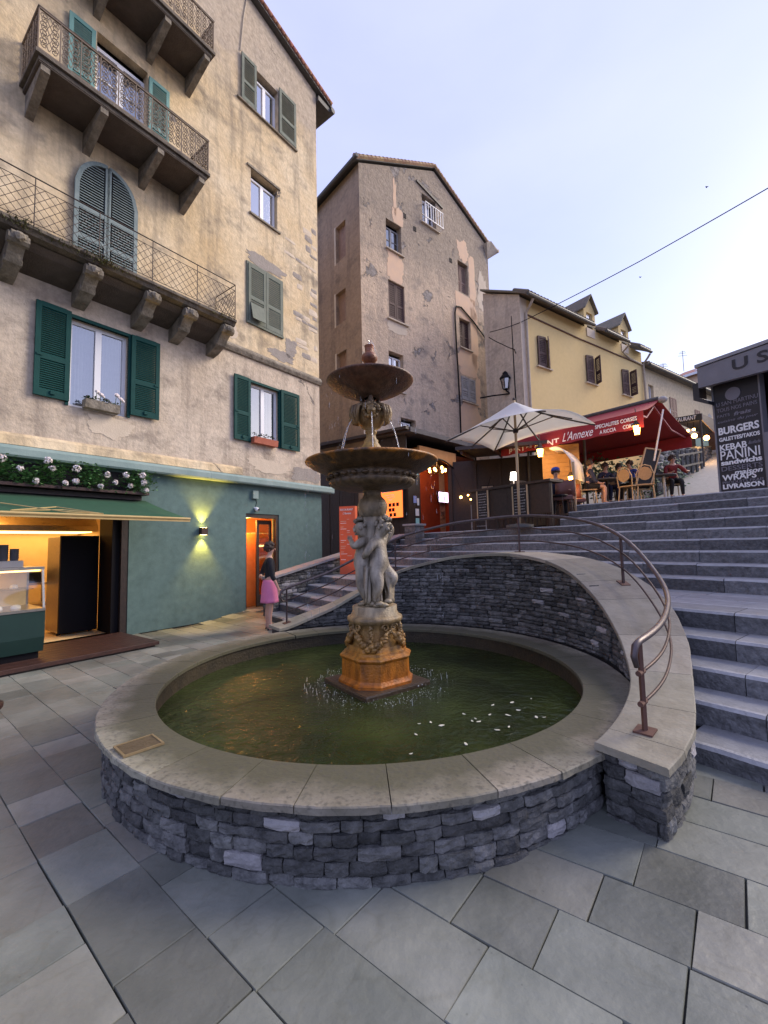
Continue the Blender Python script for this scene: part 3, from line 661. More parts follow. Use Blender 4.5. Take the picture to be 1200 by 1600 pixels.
lay_stones(lw, lambda s: (F.w(LS0 - .02, -1.28 + s, 0), math.atan2(-F.u.y, -F.u.x)), 0, .27, lambda s: 0, lambda s: lz(LS0) - .05, (.06, .10), (.1, .17), .10, 33, .05, 30, .007)
s = LS0 - .04
while s < LS1:
    e = min(s + rc.uniform(.5, .8), LS1); cb = MB(); vs = []
    for ss in (s + .002, e - .002):
        for y, dz in ((-1.36, -.05), (-1.36, 0), (-.98, 0), (-.98, -.05)): vs.append(tuple(F.w(ss, y, lz(ss) + dz)))
    cb.add(vs, [(0, 1, 5, 4), (1, 2, 6, 5), (2, 3, 7, 6), (3, 0, 4, 7), (0, 3, 2, 1), (4, 5, 6, 7)]).build('coping_slab', M['landing'], lw, fix=True); s = e
# metal cover plate on the basin coping
gc = at_z(217, 1166, ZCOP + .004); gd1 = (at_z(246, 1167, ZCOP) - at_z(205, 1181, ZCOP)).normalized(); gd2 = Vector((-gd1.y, gd1.x, 0))
gr = thing('drain_cover', 'small rectangular brass-edged metal cover lying on the left of the basin coping', 'cover', gc)
q = MB(); q.obox((0, 0, .004), gd1 * .10, gd2 * .085, (0, 0, .004)); q.build('plate', mat('cover_plate', (.10, .075, .04), (.14, .105, .06), 30, .6, .3, bump=.4), gr)
q = MB()
for sx in (-1, 1): q.obox(gd1 * .105 * sx + Vector((0, 0, .006)), gd1 * .006, gd2 * .095, (0, 0, .006)); q.obox(gd2 * .09 * sx + Vector((0, 0, .006)), gd1 * .0989, gd2 * .006, (0, 0, .006))
q.build('frame', mat('cover_frame', (.30, .22, .11), (.36, .27, .15), 20, .45, .5), gr)
# ------------------------------------------------------------------ building kit
def clip(poly, ax, val, keep_less):
    out = []
    for i in range(len(poly)):
        a, b = poly[i], poly[(i + 1) % len(poly)]; da = (a[ax] - val) * (1 if keep_less else -1); db = (b[ax] - val) * (1 if keep_less else -1)
        if da <= 0: out.append(a)
        if (da < 0 < db) or (db < 0 < da):
            t = da / (da - db); out.append((a[0] + (b[0] - a[0]) * t, a[1] + (b[1] - a[1]) * t))
    return out
def facade(mb, outline, holes, y=0, depth=.18, m=0, mr=None, axis='y', at=0):
    """front sheet of a wall with openings and their reveals; axis 'x': a side wall in the plane x=at (outline in y,z)"""
    mr = m if mr is None else mr
    P3 = (lambda a, z, d=0: (a, y + d, z)) if axis == 'y' else (lambda a, z, d=0: (at + d, a, z))
    xs = sorted({p[0] for p in outline} | {v for h in holes for v in h[:2]}); zs = sorted({p[1] for p in outline} | {v for h in holes for v in h[2:4]})
    xs = sorted(set(xs)); zs = sorted(set(zs))
    for x0, x1 in zip(xs, xs[1:]):
        for z0, z1 in zip(zs, zs[1:]):
            cx, cz = (x0 + x1) / 2, (z0 + z1) / 2
            if any(h[0] < cx < h[1] and h[2] < cz < h[3] for h in holes): continue
            p = clip(clip(clip(clip(outline, 0, x1, True), 0, x0, False), 1, z1, True), 1, z0, False)
            if len(p) >= 3: mb.add([P3(*q) for q in p], [tuple(range(len(p)))], m)
    for x0, x1, z0, z1 in holes:
        c = [(x0, z0), (x1, z0), (x1, z1), (x0, z1)]
        for i in range(4):
            a, b = c[i], c[(i + 1) % 4]; mb.add([P3(*a), P3(*b), P3(*b, depth), P3(*a, depth)], [(0, 1, 2, 3)], mr)
def window(bld, x0, x1, z0, z1, y=.12, mt=None, leaves=2, fr=.055, curtain=True, pane='pane', bars=0, axis='y', sill=True):
    mt = mt or M['white']
    def B(mb, a0, a1, y0, y1, c0, c1): (mb.box(a0, a1, y0, y1, c0, c1) if axis == 'y' else mb.box(y0, y1, a0, a1, c0, c1))
    mb = MB(); e = .002; B(mb, x0 + e, x0 + fr, y, y + .06, z0 + e, z1 - e); B(mb, x1 - fr, x1 - e, y, y + .06, z0 + e, z1 - e); B(mb, x0 + fr, x1 - fr, y + .002, y + .058, z1 - fr, z1 - e); B(mb, x0 + fr, x1 - fr, y + .002, y + .058, z0 + e, z0 + fr)
    mid = (x0 + x1) / 2
    if leaves == 2: B(mb, mid - fr * .85, mid + fr * .85, y - .006, y + .05, z0 + fr, z1 - fr)
    for i in range(bars):
        z = z0 + (z1 - z0) * (i + 1) / (bars + 1); B(mb, x0 + fr, mid - fr * .85 if leaves == 2 else x1 - fr, y + .01, y + .03, z - .012, z + .012)
        if leaves == 2: B(mb, mid + fr * .85, x1 - fr, y + .01, y + .03, z - .012, z + .012)
    w_ = mb.build('window', mt, bld)
    for a, b in ([(x0 + fr, mid - fr * .85), (mid + fr * .85, x1 - fr)] if leaves == 2 else [(x0 + fr, x1 - fr)]):
        mb = MB(); yy = y + .03; (mb.quad((a, yy, z0 + fr), (b, yy, z0 + fr), (b, yy, z1 - fr), (a, yy, z1 - fr)) if axis == 'y' else mb.quad((yy, a, z0 + fr), (yy, b, z0 + fr), (yy, b, z1 - fr), (yy, a, z1 - fr)))
        mb.build('pane', M[pane], w_)
    if curtain:
        mb = MB(); n = 24
        for side in (0, 1):
            a, b = (x0 + fr, mid - .03) if side == 0 else (mid + .03, x1 - fr); vs = []
            for i in range(n + 1):
                x = a + (b - a) * i / n; yy = y + .12 + .018 * math.sin(i * 1.9) 
                for z in (z0, z1): vs.append((x, yy, z) if axis == 'y' else (yy, x, z))
            mb.add(vs, [(2 * i, 2 * i + 2, 2 * i + 3, 2 * i + 1) for i in range(n)])
        mb.build('curtain', M['curtain'], w_, True)
    mb = MB()
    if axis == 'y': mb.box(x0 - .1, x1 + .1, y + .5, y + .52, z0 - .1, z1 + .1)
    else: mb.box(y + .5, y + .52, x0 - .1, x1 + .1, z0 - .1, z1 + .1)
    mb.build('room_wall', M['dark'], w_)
    return w_
def shutter(bld, wd, ht, mt, pitch=.042, loc=(0, 0, 0), rz=0, tiltpanel=False, mid=.42, arch=None, name='shutter'):
    """louvred leaf: hinge at x=0, face to -y; sub-part louvre holds the slats"""
    mb = MB(); st_ = min(.075, wd * .16); th = .035
    mb.box(0, st_, -th, 0, 0, ht); mb.box(wd - st_, wd, -th, 0, 0, ht)
    for z in (0, ht * mid - st_ * .6, ht - st_ * 1.1): mb.box(st_, wd - st_, -th + .002, -.002, z, z + st_ * 1.2 if z else st_ * 1.5)
    o = mb.build(name, mt, bld); o.location = loc; o.rotation_euler = (0, 0, rz)
    ls = MB()
    for z0, z1 in ((st_ * 1.5, ht * mid - st_ * .6), (ht * mid + st_ * .6, ht - st_ * 1.1)):
        n = max(3, int((z1 - z0) / pitch)); h = (z1 - z0) / n
        for i in range(n):
            z = z0 + h * (i + .5); ls.add([(st_, -th + .004, z - h * .55), (wd - st_, -th + .004, z - h * .55), (wd - st_, -.004, z + h * .5), (st_, -.004, z + h * .5), (st_, -th + .004, z - h * .38), (wd - st_, -th + .004, z - h * .38)], [(0, 1, 2, 3), (4, 5, 1, 0), (4, 3, 2, 5)])
        if h > .2: pass
    tag(ls.build('louvre', mt, o), kind='stuff')
    return o
def tiles(mb, x0, x1, y, z, up, n=None, r=.09, ln=.5, m=0):
    """a course of barrel tiles along x at the eaves; up: slope vector"""
    n = n or max(2, int((x1 - x0) / (r * 2.05))); up = Vector(up)
    for i in range(n):
        x = x0 + (x1 - x0) * (i + .5) / n; p = Vector((x, y, z + random.uniform(-.008, .008)))
        mb.tube([p, p + up * ln], [r, r * .85], 7, m)

# ------------------------------------------------------------------ tall cream house on the left
A = thing('apartment_building', 'tall cream plastered house with teal shop front, stacked balconies and green shutters', 'building', F.o, F.rz)
S1 = 4.93
mb = MB()
up_out = [(-7, 6.30), (S1, 6.30), (S1, 15.42), (-1, 16.85), (-7, 15.4)]
facade(mb, up_out, [(2.57, 3.42, 10.05, 11.25), (2.69, 3.456, 12.95, 14.15), (-.91, .02, 9.46, 11.5), (-.7, .2, 12.3, 14.3)], depth=.2)
mb.add([(S1, 0, 0), (S1, 12, 0), (S1, 12, 15.42), (S1, 0, 15.42)], [(0, 1, 2, 3)]); mb.add([(-7, 12, 0), (S1, 12, 0), (S1, 12, 15.4), (-7, 12, 15.4)], [(0, 1, 2, 3)]); mb.add([(-7, 0, 0), (-7, 12, 0), (-7, 12, 15.4), (-7, 0, 15.4)], [(0, 1, 2, 3)])
mb.build('wall', M['plasterA'], A)
mb = MB(); facade(mb, [(-7, 3.06), (S1, 3.06), (S1, 6.30), (-7, 6.30)], [(-1.19, -.24, 4.10, 5.69), (2.55, 3.43, 4.11, 5.62)], depth=.2); mb.build('wall', M['plasterA2'], A)
mb = MB(); facade(mb, [(-7, 0), (S1, 0), (S1, 3.06), (-7, 3.06)], [(-5.2, -.17, .0, 2.58), (2.41, 3.40, .10, 2.38)], y=-.03, depth=.28)
mb.quad((S1, -.03, 0), (S1, .1, 0), (S1, .1, 3.06), (S1, -.03, 3.06)); mb.build('shop_wall', M['shop'], A)
mb = MB()   # ledge over the shop front
for x0, x1 in ((-7, -3), (-3, 1.4), (1.4, 5.28)): mb.prism([(x0 + .002, .0, 3.06), (x0 + .002, -.20, 3.06), (x0 + .002, -.22, 3.09), (x0 + .002, -.22, 3.19), (x0 + .002, -.16, 3.25), (x0 + .002, 0, 3.27)], (x1 - x0 - .004, 0, 0))
mb.build('ledge', M['ledge'], A)
mb = MB(); mb.prism([(1.5, 0, 6.2), (1.5, -.05, 6.22), (1.5, -.09, 6.30), (1.5, -.09, 6.34), (1.5, -.03, 6.42), (1.5, 0, 6.43)], (3.46, 0, 0)); mb.prism([(-7, 0, 6.2), (-7, -.05, 6.22), (-7, -.09, 6.30), (-7, -.09, 6.34), (-7, 0, 6.36)], (8.4, 0, 0)); mb.build('cornice', M['bracket'], A)
mb = MB(); mb.prism([(-7, 0, 3.275), (-7, -.07, 3.275), (-7, -.05, 3.42), (-7, -.02, 3.47), (-7, 0, 3.47)], (7 + 2.3, 0, 0)); mb.build('base_moulding', M['plasterA'], A)
# roof
mb = MB()
for (xa, za, xb, zb) in ((-1, 16.87, 5.5, 15.30), (-7, 15.42, -1, 16.87)):
    mb.prism([(xa, -.16, za), (xb, -.16, zb), (xb, 12.2, zb), (xa, 12.2, za)], (0, 0, .10), 0)
rf = mb.build('roof', M['gutter'], A)
mb = MB(); n = 44
for i in range(n):
    a_ = Vector((-1, -.13, 16.99)).lerp(Vector((5.45, -.13, 15.43)), i / n); b_ = Vector((-1, -.13, 16.99)).lerp(Vector((5.45, -.13, 15.43)), (i + 1.12) / n)
    mb.tube([a_ + Vector((0, 0, .012)), b_ + Vector((0, 0, -.005))], [.075, .09], 8)
tag(mb.build('verge_tile', M['tile'], rf, True), kind='stuff')
mb = MB(); mb.box(S1, 5.42, -.12, 6, 15.14, 15.29); mb.tube([(5.5, -.2, 15.22), (5.5, 6, 15.22)], .09, 8); mb.build('gutter', M['gutter'], rf)
# windows and shutters of the cream house
w1 = window(A, -1.19, -.24, 4.10, 5.69, .10, fr=.06)
window(A, 2.55, 3.43, 4.11, 5.62, .10, fr=.06)
window(A, 2.57, 3.42, 10.05, 11.12, .12, curtain=False, pane='paneS'); window(A, 2.69, 3.456, 12.97, 14.02, .12, curtain=False, pane='paneS'); window(A, -.91, .02, 9.52, 11.35, .14, fr=.07, bars=2)
window(A, -.7, .2, 12.32, 14.2, .14, fr=.07, bars=2)
mb = MB()      # frames round the green windows
for x0, x1, z0, z1 in ((-1.19, -.24, 4.10, 5.69), (2.55, 3.43, 4.11, 5.62)):
    mb = MB(); mb.box(x0 - .05, x1 + .05, -.025, .05, z1, z1 + .06); mb.box(x0 - .05, x0, -.025, .05, z0, z1); mb.box(x1, x1 + .05, -.025, .05, z0, z1); mb.build('window_surround', M['shutG'], A)
for x, wd, z0, h in ((-1.69, .50, 4.16, 1.61), (-.20, .53, 4.16, 1.58), (2.07, .46, 4.12, 1.56), (3.47, .63 * .98, 4.12, 1.56)):
    s_ = shutter(A, wd, h, M['shutG'], .036, (x, -.035, z0), R(1.5 if x < -1 or 2 < x < 3 else -1.5))
    MB().box(wd * .45, wd * .58, -.06, -.035, .05, .11).build('latch', M['shutG'], s_); k = MB(); k.box(.02 if x in (-1.69, 2.07) else wd - .1, .1 if x in (-1.69, 2.07) else wd - .02, -.05, -.034, h * .42, h * .42 + .035); k.build('latch', M['shutG'], s_)
for x, wd in ((2.47, .53), (3.01, .53)):
    s_ = shutter(A, wd, 1.48, M['shutO'], .05, (x, -.02, 7.16))
k = MB(); k.obox((2.72, -.11, 7.42), (.2, 0, 0), (0, .05, .22), (0, .008, -.002)); k.build('tilted_flap', M['shutO'], A)
mb = MB(); mb.box(2.43, 2.469, -.03, .03, 7.14, 8.67); mb.box(3.542, 3.58, -.03, .03, 7.14, 8.67); mb.box(2.43, 3.58, -.028, .03, 8.645, 8.70); mb.box(2.43, 3.58, -.05, .03, 7.10, 7.155); mb.build('window_surround', M['shutO'], A)
for x, z0, h in ((2.26, 12.9, 1.27), (3.47, 12.92, 1.35)): shutter(A, .45 if x < 3 else .6, h, M['shutO'], .05, (x, -.03, z0))
for b6 in ((2.15, 4.12, -.06, .0, 12.86, 12.90), (2.52, 3.5, -.05, .0, 10.0, 10.045), (2.45, 3.5, -.04, .2, 11.255, 11.31)): MB().box(*b6).build('window_ledge', M['bracket'], A)
for x in (-1.37, .03): shutter(A, .42, 1.75, M['shutT'], .045, (x, -.03, 9.65), mid=.40)
# arched shutters
def arch_leaf(x0, x1, z0, zs, cx, rad):
    mb = MB(); pts = [(x0, z0), (x1, z0)]
    top = lambda x: zs + math.sqrt(max(0, rad * rad - (x - cx) ** 2)) * 1.25
    n = 8; xs = [x1 + (x0 - x1) * i / n for i in range(n + 1)]; pts += [(x, top(x)) for x in xs]
    rim = [Vector((p[0], -.05, p[1])) for p in pts]
    for a_, b_ in zip(rim, rim[1:] + rim[:1]): 
        if (b_ - a_).length > .01: mb.bar(a_ + (Vector((cx, -.05, z0 + 1)) - a_).normalized() * .03, b_ + (Vector((cx, -.05, z0 + 1)) - b_).normalized() * .03, .07, .045, up=(0, 1, 0))
    for z in (z0 + .62, z0 + 1.18): mb.box(x0 + .03, x1 - .03, -.068, -.03, z - .035, z + .035)
    o = mb.build('arched_shutter', M['shutB'], A); ls = MB(); z = z0 + .08
    while z < top((x0 + x1) / 2) - .05:
        a_, b_ = x0 + .06, x1 - .06
        while a_ < b_ and top(a_) < z + .05: a_ += .01
        while a_ < b_ and top(b_) < z + .05: b_ -= .01
        if b_ - a_ > .05: ls.add([(a_, -.07, z), (b_, -.07, z), (b_, -.035, z + .048), (a_, -.035, z + .048), (a_, -.07, z + .012), (b_, -.07, z + .012)], [(0, 1, 2, 3), (4, 5, 1, 0), (4, 3, 2, 5)])
        z += .052
    tag(ls.build('louvre', M['shutB'], o), kind='stuff'); return o
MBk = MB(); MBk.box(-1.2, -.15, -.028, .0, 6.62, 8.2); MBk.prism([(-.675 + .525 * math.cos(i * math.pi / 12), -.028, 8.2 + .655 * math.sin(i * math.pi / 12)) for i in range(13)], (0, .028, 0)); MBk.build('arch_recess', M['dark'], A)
arch_leaf(-1.19, -.69, 6.62, 8.2, -.675, .52); arch_leaf(-.66, -.16, 6.62, 8.2, -.675, .52)
# render that has come away, in shallow sheets of a different coat
def patch(bld, name, cx, cz, rx, rz_, mt, y=-.006, seed=1, axis='y', at=0, th=.006, n=46, fit=None):
    r_ = random.Random(seed); pts = []
    for i in range(n):
        a_ = 2 * math.pi * i / n; k = 1 + .42 * noise.noise(Vector((math.cos(a_) * 1.4 + seed * 9.1, math.sin(a_) * 1.4, seed * 3.3))) + .28 * noise.noise(Vector((math.cos(a_) * 4 + seed, math.sin(a_) * 4, 2))) + r_.uniform(-.06, .06)
        sq = 1 / max(abs(math.cos(a_)), abs(math.sin(a_))) ** .45
        pts.append((cx + rx * k * sq * math.cos(a_), cz + rz_ * k * sq * math.sin(a_)))
    if fit: pts = [(min(max(p[0], fit[0]), fit[1]), min(max(p[1], fit[2]), fit[3])) for p in pts]
    P3 = [(p[0], y, p[1]) if axis == 'y' else (at + y, p[0], p[1]) for p in pts]
    m_ = MB(); m_.prism(P3, (0, th, 0) if axis == 'y' else (th, 0, 0)); return m_.build(name, mt, bld)
M['coat'] = mat('grey_undercoat', (.27, .235, .205), (.34, .30, .26), 6, .95, bump=.5, bscale=30)
M['coatP'] = mat('pale_coat', (.62, .52, .40), (.54, .45, .34), 5, .95, bump=.3)
M['stain'] = mat('dark_weathering', (.19, .165, .14), (.26, .22, .185), 7, .95, bump=.3)
for i, (x, z, rx, rz_, mt) in enumerate(((3.85, 6.95, .18, .25, 'coat'), (3.55, 6.62, .42, .13, 'coat'), (3.0, 8.9, .55, .16, 'coat'), (1.95, 6.75, .25, .22, 'coatP'), (4.4, 3.52, .5, .2, 'coat'), (3.1, 3.60, .6, .16, 'coatP'), (-.5, 3.85, .35, .2, 'coatP'))):
    patch(A, 'render_patch', x, z, rx, rz_, M[mt], seed=i + 3)
# dressed stones that show through at the corner of the house
rq = random.Random(5); z = 6.6
while z < 11.2:
    h = rq.uniform(.09, .2); x = S1 - rq.uniform(.02, .06)
    while x > 4.0 + .5 * noise.noise(Vector((z * 2, 3, 1))) + (0 if z < 10.5 else .5) and rq.random() < .8:
        ln = rq.uniform(.14, .42)
        if rq.random() < .55: link('stone', pmesh(rq.randrange(14), M['coatP' if rq.random() < .5 else 'coat']), A, (x - ln / 2, .028, z), 0, (ln - .015, .075, h - .015))
        x -= ln
    z += h
# balconies
def spiral(c, r, turns=1.4, sgn=1, ph=0, n=15):
    return [Vector((c[0] + sgn * r * (1 - .75 * i / n) * math.cos(ph + i / n * turns * 2 * math.pi), 0, c[1] + r * (1 - .75 * i / n) * math.sin(ph + i / n * turns * 2 * math.pi))) for i in range(n + 1)]
def scroll_rail(L, H, side=False):
    mb = MB(); 
    for z in (0.03, H): mb.box(0, L, -.014, .014, z - .012, z + .012)
    n = max(1, round(L / .30)); pw = L / n; k = 0
    for i in range(n + 1): mb.box(i * pw - .008, i * pw + .008, -.008, .008, 0, H)
    for i in range(n):
        x = (i + .5) * pw
        for j in range(4):
            z = .10 + (j + .5) * (H - .14) / 4; h = (H - .14) / 8
            for sg in (-1, 1):
                mb.tube([p for p in spiral((x + sg * pw * .25, z + h * .42), pw * .19, 1.3, sg, R(-60))], .0075, 4, caps=False)
                mb.tube([p for p in spiral((x + sg * pw * .23, z - h * .48), pw * .17, 1.3, -sg, R(70))], .0075, 4, caps=False)
                mb.tube([Vector((x + sg * pw * .02, 0, z - h)), Vector((x + sg * pw * .12, 0, z)), Vector((x + sg * pw * .01, 0, z + h))], .007, 4, caps=False)
    return mb
def ornate_balcony(x0, x1, zs, t, rail_h):
    mb = MB(); mb.box(x0, x1, -t, 0, zs - .06, zs); mb.box(x0 + .05, x1 - .05, -t + .05, 0, zs - .13, zs - .062)
    b = mb.build('balcony', M['slab'], A)
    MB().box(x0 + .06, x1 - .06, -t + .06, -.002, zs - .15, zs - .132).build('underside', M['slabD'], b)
    for i, f in enumerate((.05, .335, .665, .95)):
        x = x0 + (x1 - x0) * f; k = MB()
        prof = [(0, zs - .152), (-t + .07, zs - .152), (-t + .07, zs - .25), (-t + .16, zs - .28), (-t * .5, zs - .38), (-.12, zs - .50), (0, zs - .54)]
        k.prism([(x - .06, p[0], p[1]) for p in prof], (.12, 0, 0)); k.build('bracket', M['bracket'], b)
    L = x1 - x0 - .06
    r1 = scroll_rail(L, rail_h).build('railing', M['ironL'], b); r1.location = (x0 + .03, -t + .035, zs)
    for x in (x0 + .03, x1 - .03):
        r2 = scroll_rail(t - .06, rail_h).build('railing', M['ironL'], b); r2.location = (x, -t + .045, zs); r2.rotation_euler = (0, 0, R(90))
    hr_ = MB(); hr_.box(x0 + .015, x1 - .015, -t + .018, -t + .052, zs + rail_h + .012, zs + rail_h + .03)
    for x in (x0 + .03, x1 - .03): hr_.box(x - .017, x + .017, -t + .0535, 0, zs + rail_h + .012, zs + rail_h + .03)
    hr_.build('hand_bar', M['iron'], b)
    return b
ornate_balcony(-2.02, .92, 9.40, .88, .72)
ornate_balcony(-1.92, 1.02, 12.27, .88, .72)
# long lower balcony with a lattice rail
def lattice(L, H, z0=.12):
    mb = MB()
    for z in (H, H - .13, z0 - .06): mb.tube([(0, 0, z), (L, 0, z)], .011 if z == H else .006, 5)
    n = round(L / .85) or 1
    for i in range(n + 1): mb.tube([(L * i / n, 0, 0), (L * i / n, 0, H)], .008, 5)
    dz = H - .13 - (z0 - .06); k = -dz
    while k < L:
        for sg in (0, 1):
            xa, xb = k, k + dz * .9; za, zb = z0 - .06, H - .13
            f0 = max(0, (0 - xa) / (xb - xa)); f1 = min(1, (L - xa) / (xb - xa))
            if f1 > f0:
                p, q_ = f0, f1; A_ = lambda f: (xa + (xb - xa) * f, 0, (za + (zb - za) * f) if sg == 0 else (zb + (za - zb) * f)); mb.tube([A_(p), A_(q_)], .0045, 4, caps=False)
        k += .135
    return mb
bz, bt, bx0, bx1 = 6.54, .80, -4.6, 1.62
mb = MB(); mb.prism([(bx0, 0, bz), (bx0, -bt, bz), (bx0, -bt, bz - .05), (bx0, -bt + .04, bz - .07), (bx0, -bt + .07, bz - .12), (bx0, -bt + .16, bz - .14), (bx0, 0, bz - .15)], (bx1 - bx0, 0, 0))
lb = mb.build('balcony', M['slab'], A)
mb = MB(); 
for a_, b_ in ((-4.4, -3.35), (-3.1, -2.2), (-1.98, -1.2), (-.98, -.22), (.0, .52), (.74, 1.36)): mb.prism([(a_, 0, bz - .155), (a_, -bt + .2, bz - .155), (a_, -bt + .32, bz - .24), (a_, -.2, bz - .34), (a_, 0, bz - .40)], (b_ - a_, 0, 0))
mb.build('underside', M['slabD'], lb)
for x in (-4.5, -3.22, -2.09, -1.09, -.11, .63, 1.47):
    k = MB(); pr = [(0, -.16), (-bt + .06, -.16), (-bt + .03, -.20), (-bt + .06, -.29), (-bt + .17, -.33), (-bt + .26, -.40), (-bt + .36, -.52), (-.2, -.62), (0, -.66)]
    k.prism([(x - .1, p[0], bz + p[1]) for p in pr], (.2, 0, 0)); k.tube([(x - .13, -bt + .13, bz - .25), (x + .13, -bt + .13, bz - .25)], .085, 9); k.tube([(x - .115, -bt + .40, bz - .47), (x + .115, -bt + .40, bz - .47)], .06, 8)
    k.blob((x, -bt + .03, bz - .24), (.07, .05, .07), 7, 5, .2); k.build('bracket', M['bracket'], lb)
o = lattice(bx1 - bx0 - .04, .80).build('railing', M['iron'], lb); o.location = (bx0 + .02, -bt + .03, bz)
o = lattice(bt - .05, .80).build('railing', M['iron'], lb); o.location = (bx1 - .02, -bt + .03, bz); o.rotation_euler = (0, 0, R(90))
wd_ = MB(); rw = random.Random(9)
for i in range(520):
    x = rw.choice((rw.gauss(-1.3, .18), rw.gauss(-.95, .16), rw.gauss(-.9, .12), rw.uniform(-3, 1.5), rw.gauss(1.25, .15), rw.gauss(-2.1, .12))); y = -bt - rw.uniform(-.08, .03); z = bz + rw.uniform(-.10, .03); L_ = rw.uniform(.04, .12); a_ = rw.uniform(0, 6.28)
    d = Vector((math.cos(a_) * .5, -.55, rw.uniform(-1.0, .5))).normalized() * L_; s_ = Vector((math.sin(a_), math.cos(a_), .2)) * .012
    wd_.add([Vector((x, y, z)) - s_, Vector((x, y, z)) + s_, Vector((x, y, z)) + d], [(0, 1, 2)])
tag(wd_.build('weed', M['moss'], lb), kind='stuff')
# cable, box and camera on the front
MB().tube([(2.24, -.02, 14.2), (2.33, -.02, 15.2), (2.45, -.02, 16.0)], .012, 5).build('cable', M['pipe'], A)
jb = MB(); jb.box(2.57, 2.72, -.10, -.031, 2.74, 2.93); jb.build('junction_box', M['ledge'], A)
t = thing('security_camera', 'small white round camera on the teal wall above the doorway', 'camera', F.w(2.68, -.03, 2.5), F.rz)
MB().lathe([(.05, 0), (.05, .03), (.035, .04)], 12).build('mount', M['white'], t); MB().blob((0, -.06, -.02), .055, 12, 8).build('housing', M['white'], t, True); MB().blob((.015, -.10, -.025), .028, 10, 6).build('lens', M['black'], t, True)
MB().tube([(0, -.005, .04), (.03, -.006, .16), (.0, -.006, .26)], .006, 5).build('cable', M['black'], t)
# flower boxes in the two green windows
for x0, x1, z, lab, mt in ((-.98, -.42, 4.10, 'brown flower box with a few pale flowers on the sill of the larger green-shuttered window', 'bracket'), (2.56, 3.28, 4.10, 'terracotta flower box with low dark plants on the smaller window sill', 'terracotta')):
    t = thing('flower_box', lab, 'flower box', F.w((x0 + x1) / 2, -.06, z), F.rz); hw = (x1 - x0) / 2
    MB().prism([(-hw, -.09, 0), (-hw, -.11, .15), (-hw, .06, .15), (-hw, .05, 0)], (hw * 2, 0, 0)).build('trough', M[mt], t)
    lf = MB(); rf_ = random.Random(int(x0 * 100)); fl = MB()
    for i in range(90):
        p = Vector((rf_.uniform(-hw, hw), rf_.uniform(-.1, .05), .15 + rf_.uniform(-.02, .10 if x0 > 0 else .05))); a_ = rf_.uniform(0, 6.28); d = Vector((math.cos(a_), math.sin(a_), rf_.uniform(-.3, .8))).normalized() * .06; s_ = Vector((-d.y, d.x, .01)) * .4
        lf.add([p - s_ * .3, p + d * .5 - s_, p + d, p + d * .5 + s_], [(0, 1, 2, 3)])
    if x0 < 0:
        for x, h in ((-.1, .34), (.22, .36), (.3, .30), (-.04, .3)):
            lf.tube([(x, -.02, .12), (x + .02, -.03, h)], .006, 4); fl.blob((x + .02, -.03, h), (.045, .03, .03), 7, 5, .25); fl.blob((x + .06, -.02, h - .03), (.03, .03, .025), 6, 4, .25)
        fl.build('blossom', M['flower'], t)
    tag(lf.build('leaves', M['foliage2'], t), kind='stuff')

# ------------------------------------------------------------------ shop: room, counter, dark doors, awning, planter, lamp
rm = MB(); rm.quad((-5.2, .25, .06), (.1, .25, .06), (.1, 3.2, .06), (-5.2, 3.2, .06)); rm.quad((-5.2, 3.2, 0), (.1, 3.2, 0), (.1, 3.2, 2.9), (-5.2, 3.2, 2.9)); rm.quad((-5.2, .25, 2.7), (.1, .25, 2.7), (.1, 3.2, 2.7), (-5.2, 3.2, 2.7)); rm.quad((.1, .25, 0), (.1, 3.2, 0), (.1, 3.2, 2.9), (.1, .25, 2.9)); rm.quad((-5.2, .25, 0), (-5.2, 3.2, 0), (-5.2, 3.2, 2.9), (-5.2, .25, 2.9))
rm.build('shop_room', M['warmwall'], A)
MB().box(-.29, -.172, -.02, .12, .0, 2.58).build('door_post', M['wood_dark'], A)
MB().box(-.42, -.291, .05, .62, .07, 2.5).build('folded_door', M['black'], A)
t = thing('wooden_platform', 'low dark red-brown wooden step in front of the shop opening', 'platform', F.w(-2.4, -.7, 0), F.rz)
for i in range(8):
    y0 = -.78 + i * .18; MB().cbox(-2.6, 2.12, y0 + .003, y0 + .177, .03, .085, .005).build('board', M['wood_red'], t)
MB().box(-2.55, 2.07, -.74, .64, .0, .03).build('base', M['wood_dark'], t)
t = thing('refrigerator', 'tall black refrigerator with steel side standing just inside the shop', 'refrigerator', F.w(-.73, 1.0, .06), F.rz)
MB().box(-.30, .30, -.30, .34, .05, 1.78).build('cabinet', M['steel'], t)
d_ = MB().box(-.30, .31, -.36, -.302, .04, 1.80).build('door', M['black'], t); MB().box(.24, .26, -.39, -.361, .9, 1.5).build('handle', M['black'], d_)
for x in (-.25, .25): MB().lathe([(.03, 0), (.03, .05)], 8, (x, -.2, 0)).build('foot', M['black'], t)
t = thing('display_counter', 'dark green shop counter with a lit glass display of pastries on top', 'counter', F.w(-2.7, -.72, .085), F.rz)
MB().prism([(-1.0, -.38, .10), (-1.0, -.42, .30), (-1.0, -.42, .66), (-1.0, .4, .66), (-1.0, .4, .10)], (1.98, 0, 0)).build('body', mat('counter_green', (.004, .026, .021), (.006, .032, .026), 5, .5), t)
MB().box(-.96, .94, -.33, .36, .0, .10).build('plinth', M['black'], t)
MB().box(-1.0, .98, -.43, .41, .662, .70).build('worktop', M['steel'], t)
gc_ = MB().quad((-1, -.40, .70), (.96, -.40, .70), (.96, -.30, 1.24), (-1, -.30, 1.24)).build('glass_front', glass('counter_glass', (.95, .95, .92), .88), t)
fr_ = MB(); fr_.box(-1, .98, -.32, .40, 1.24, 1.28)
for a_, b_ in (((.965, -.40, .70), (.965, -.30, 1.24)), ((.965, .38, .70), (.965, .38, 1.24))): fr_.bar(a_, b_, .025, .025)
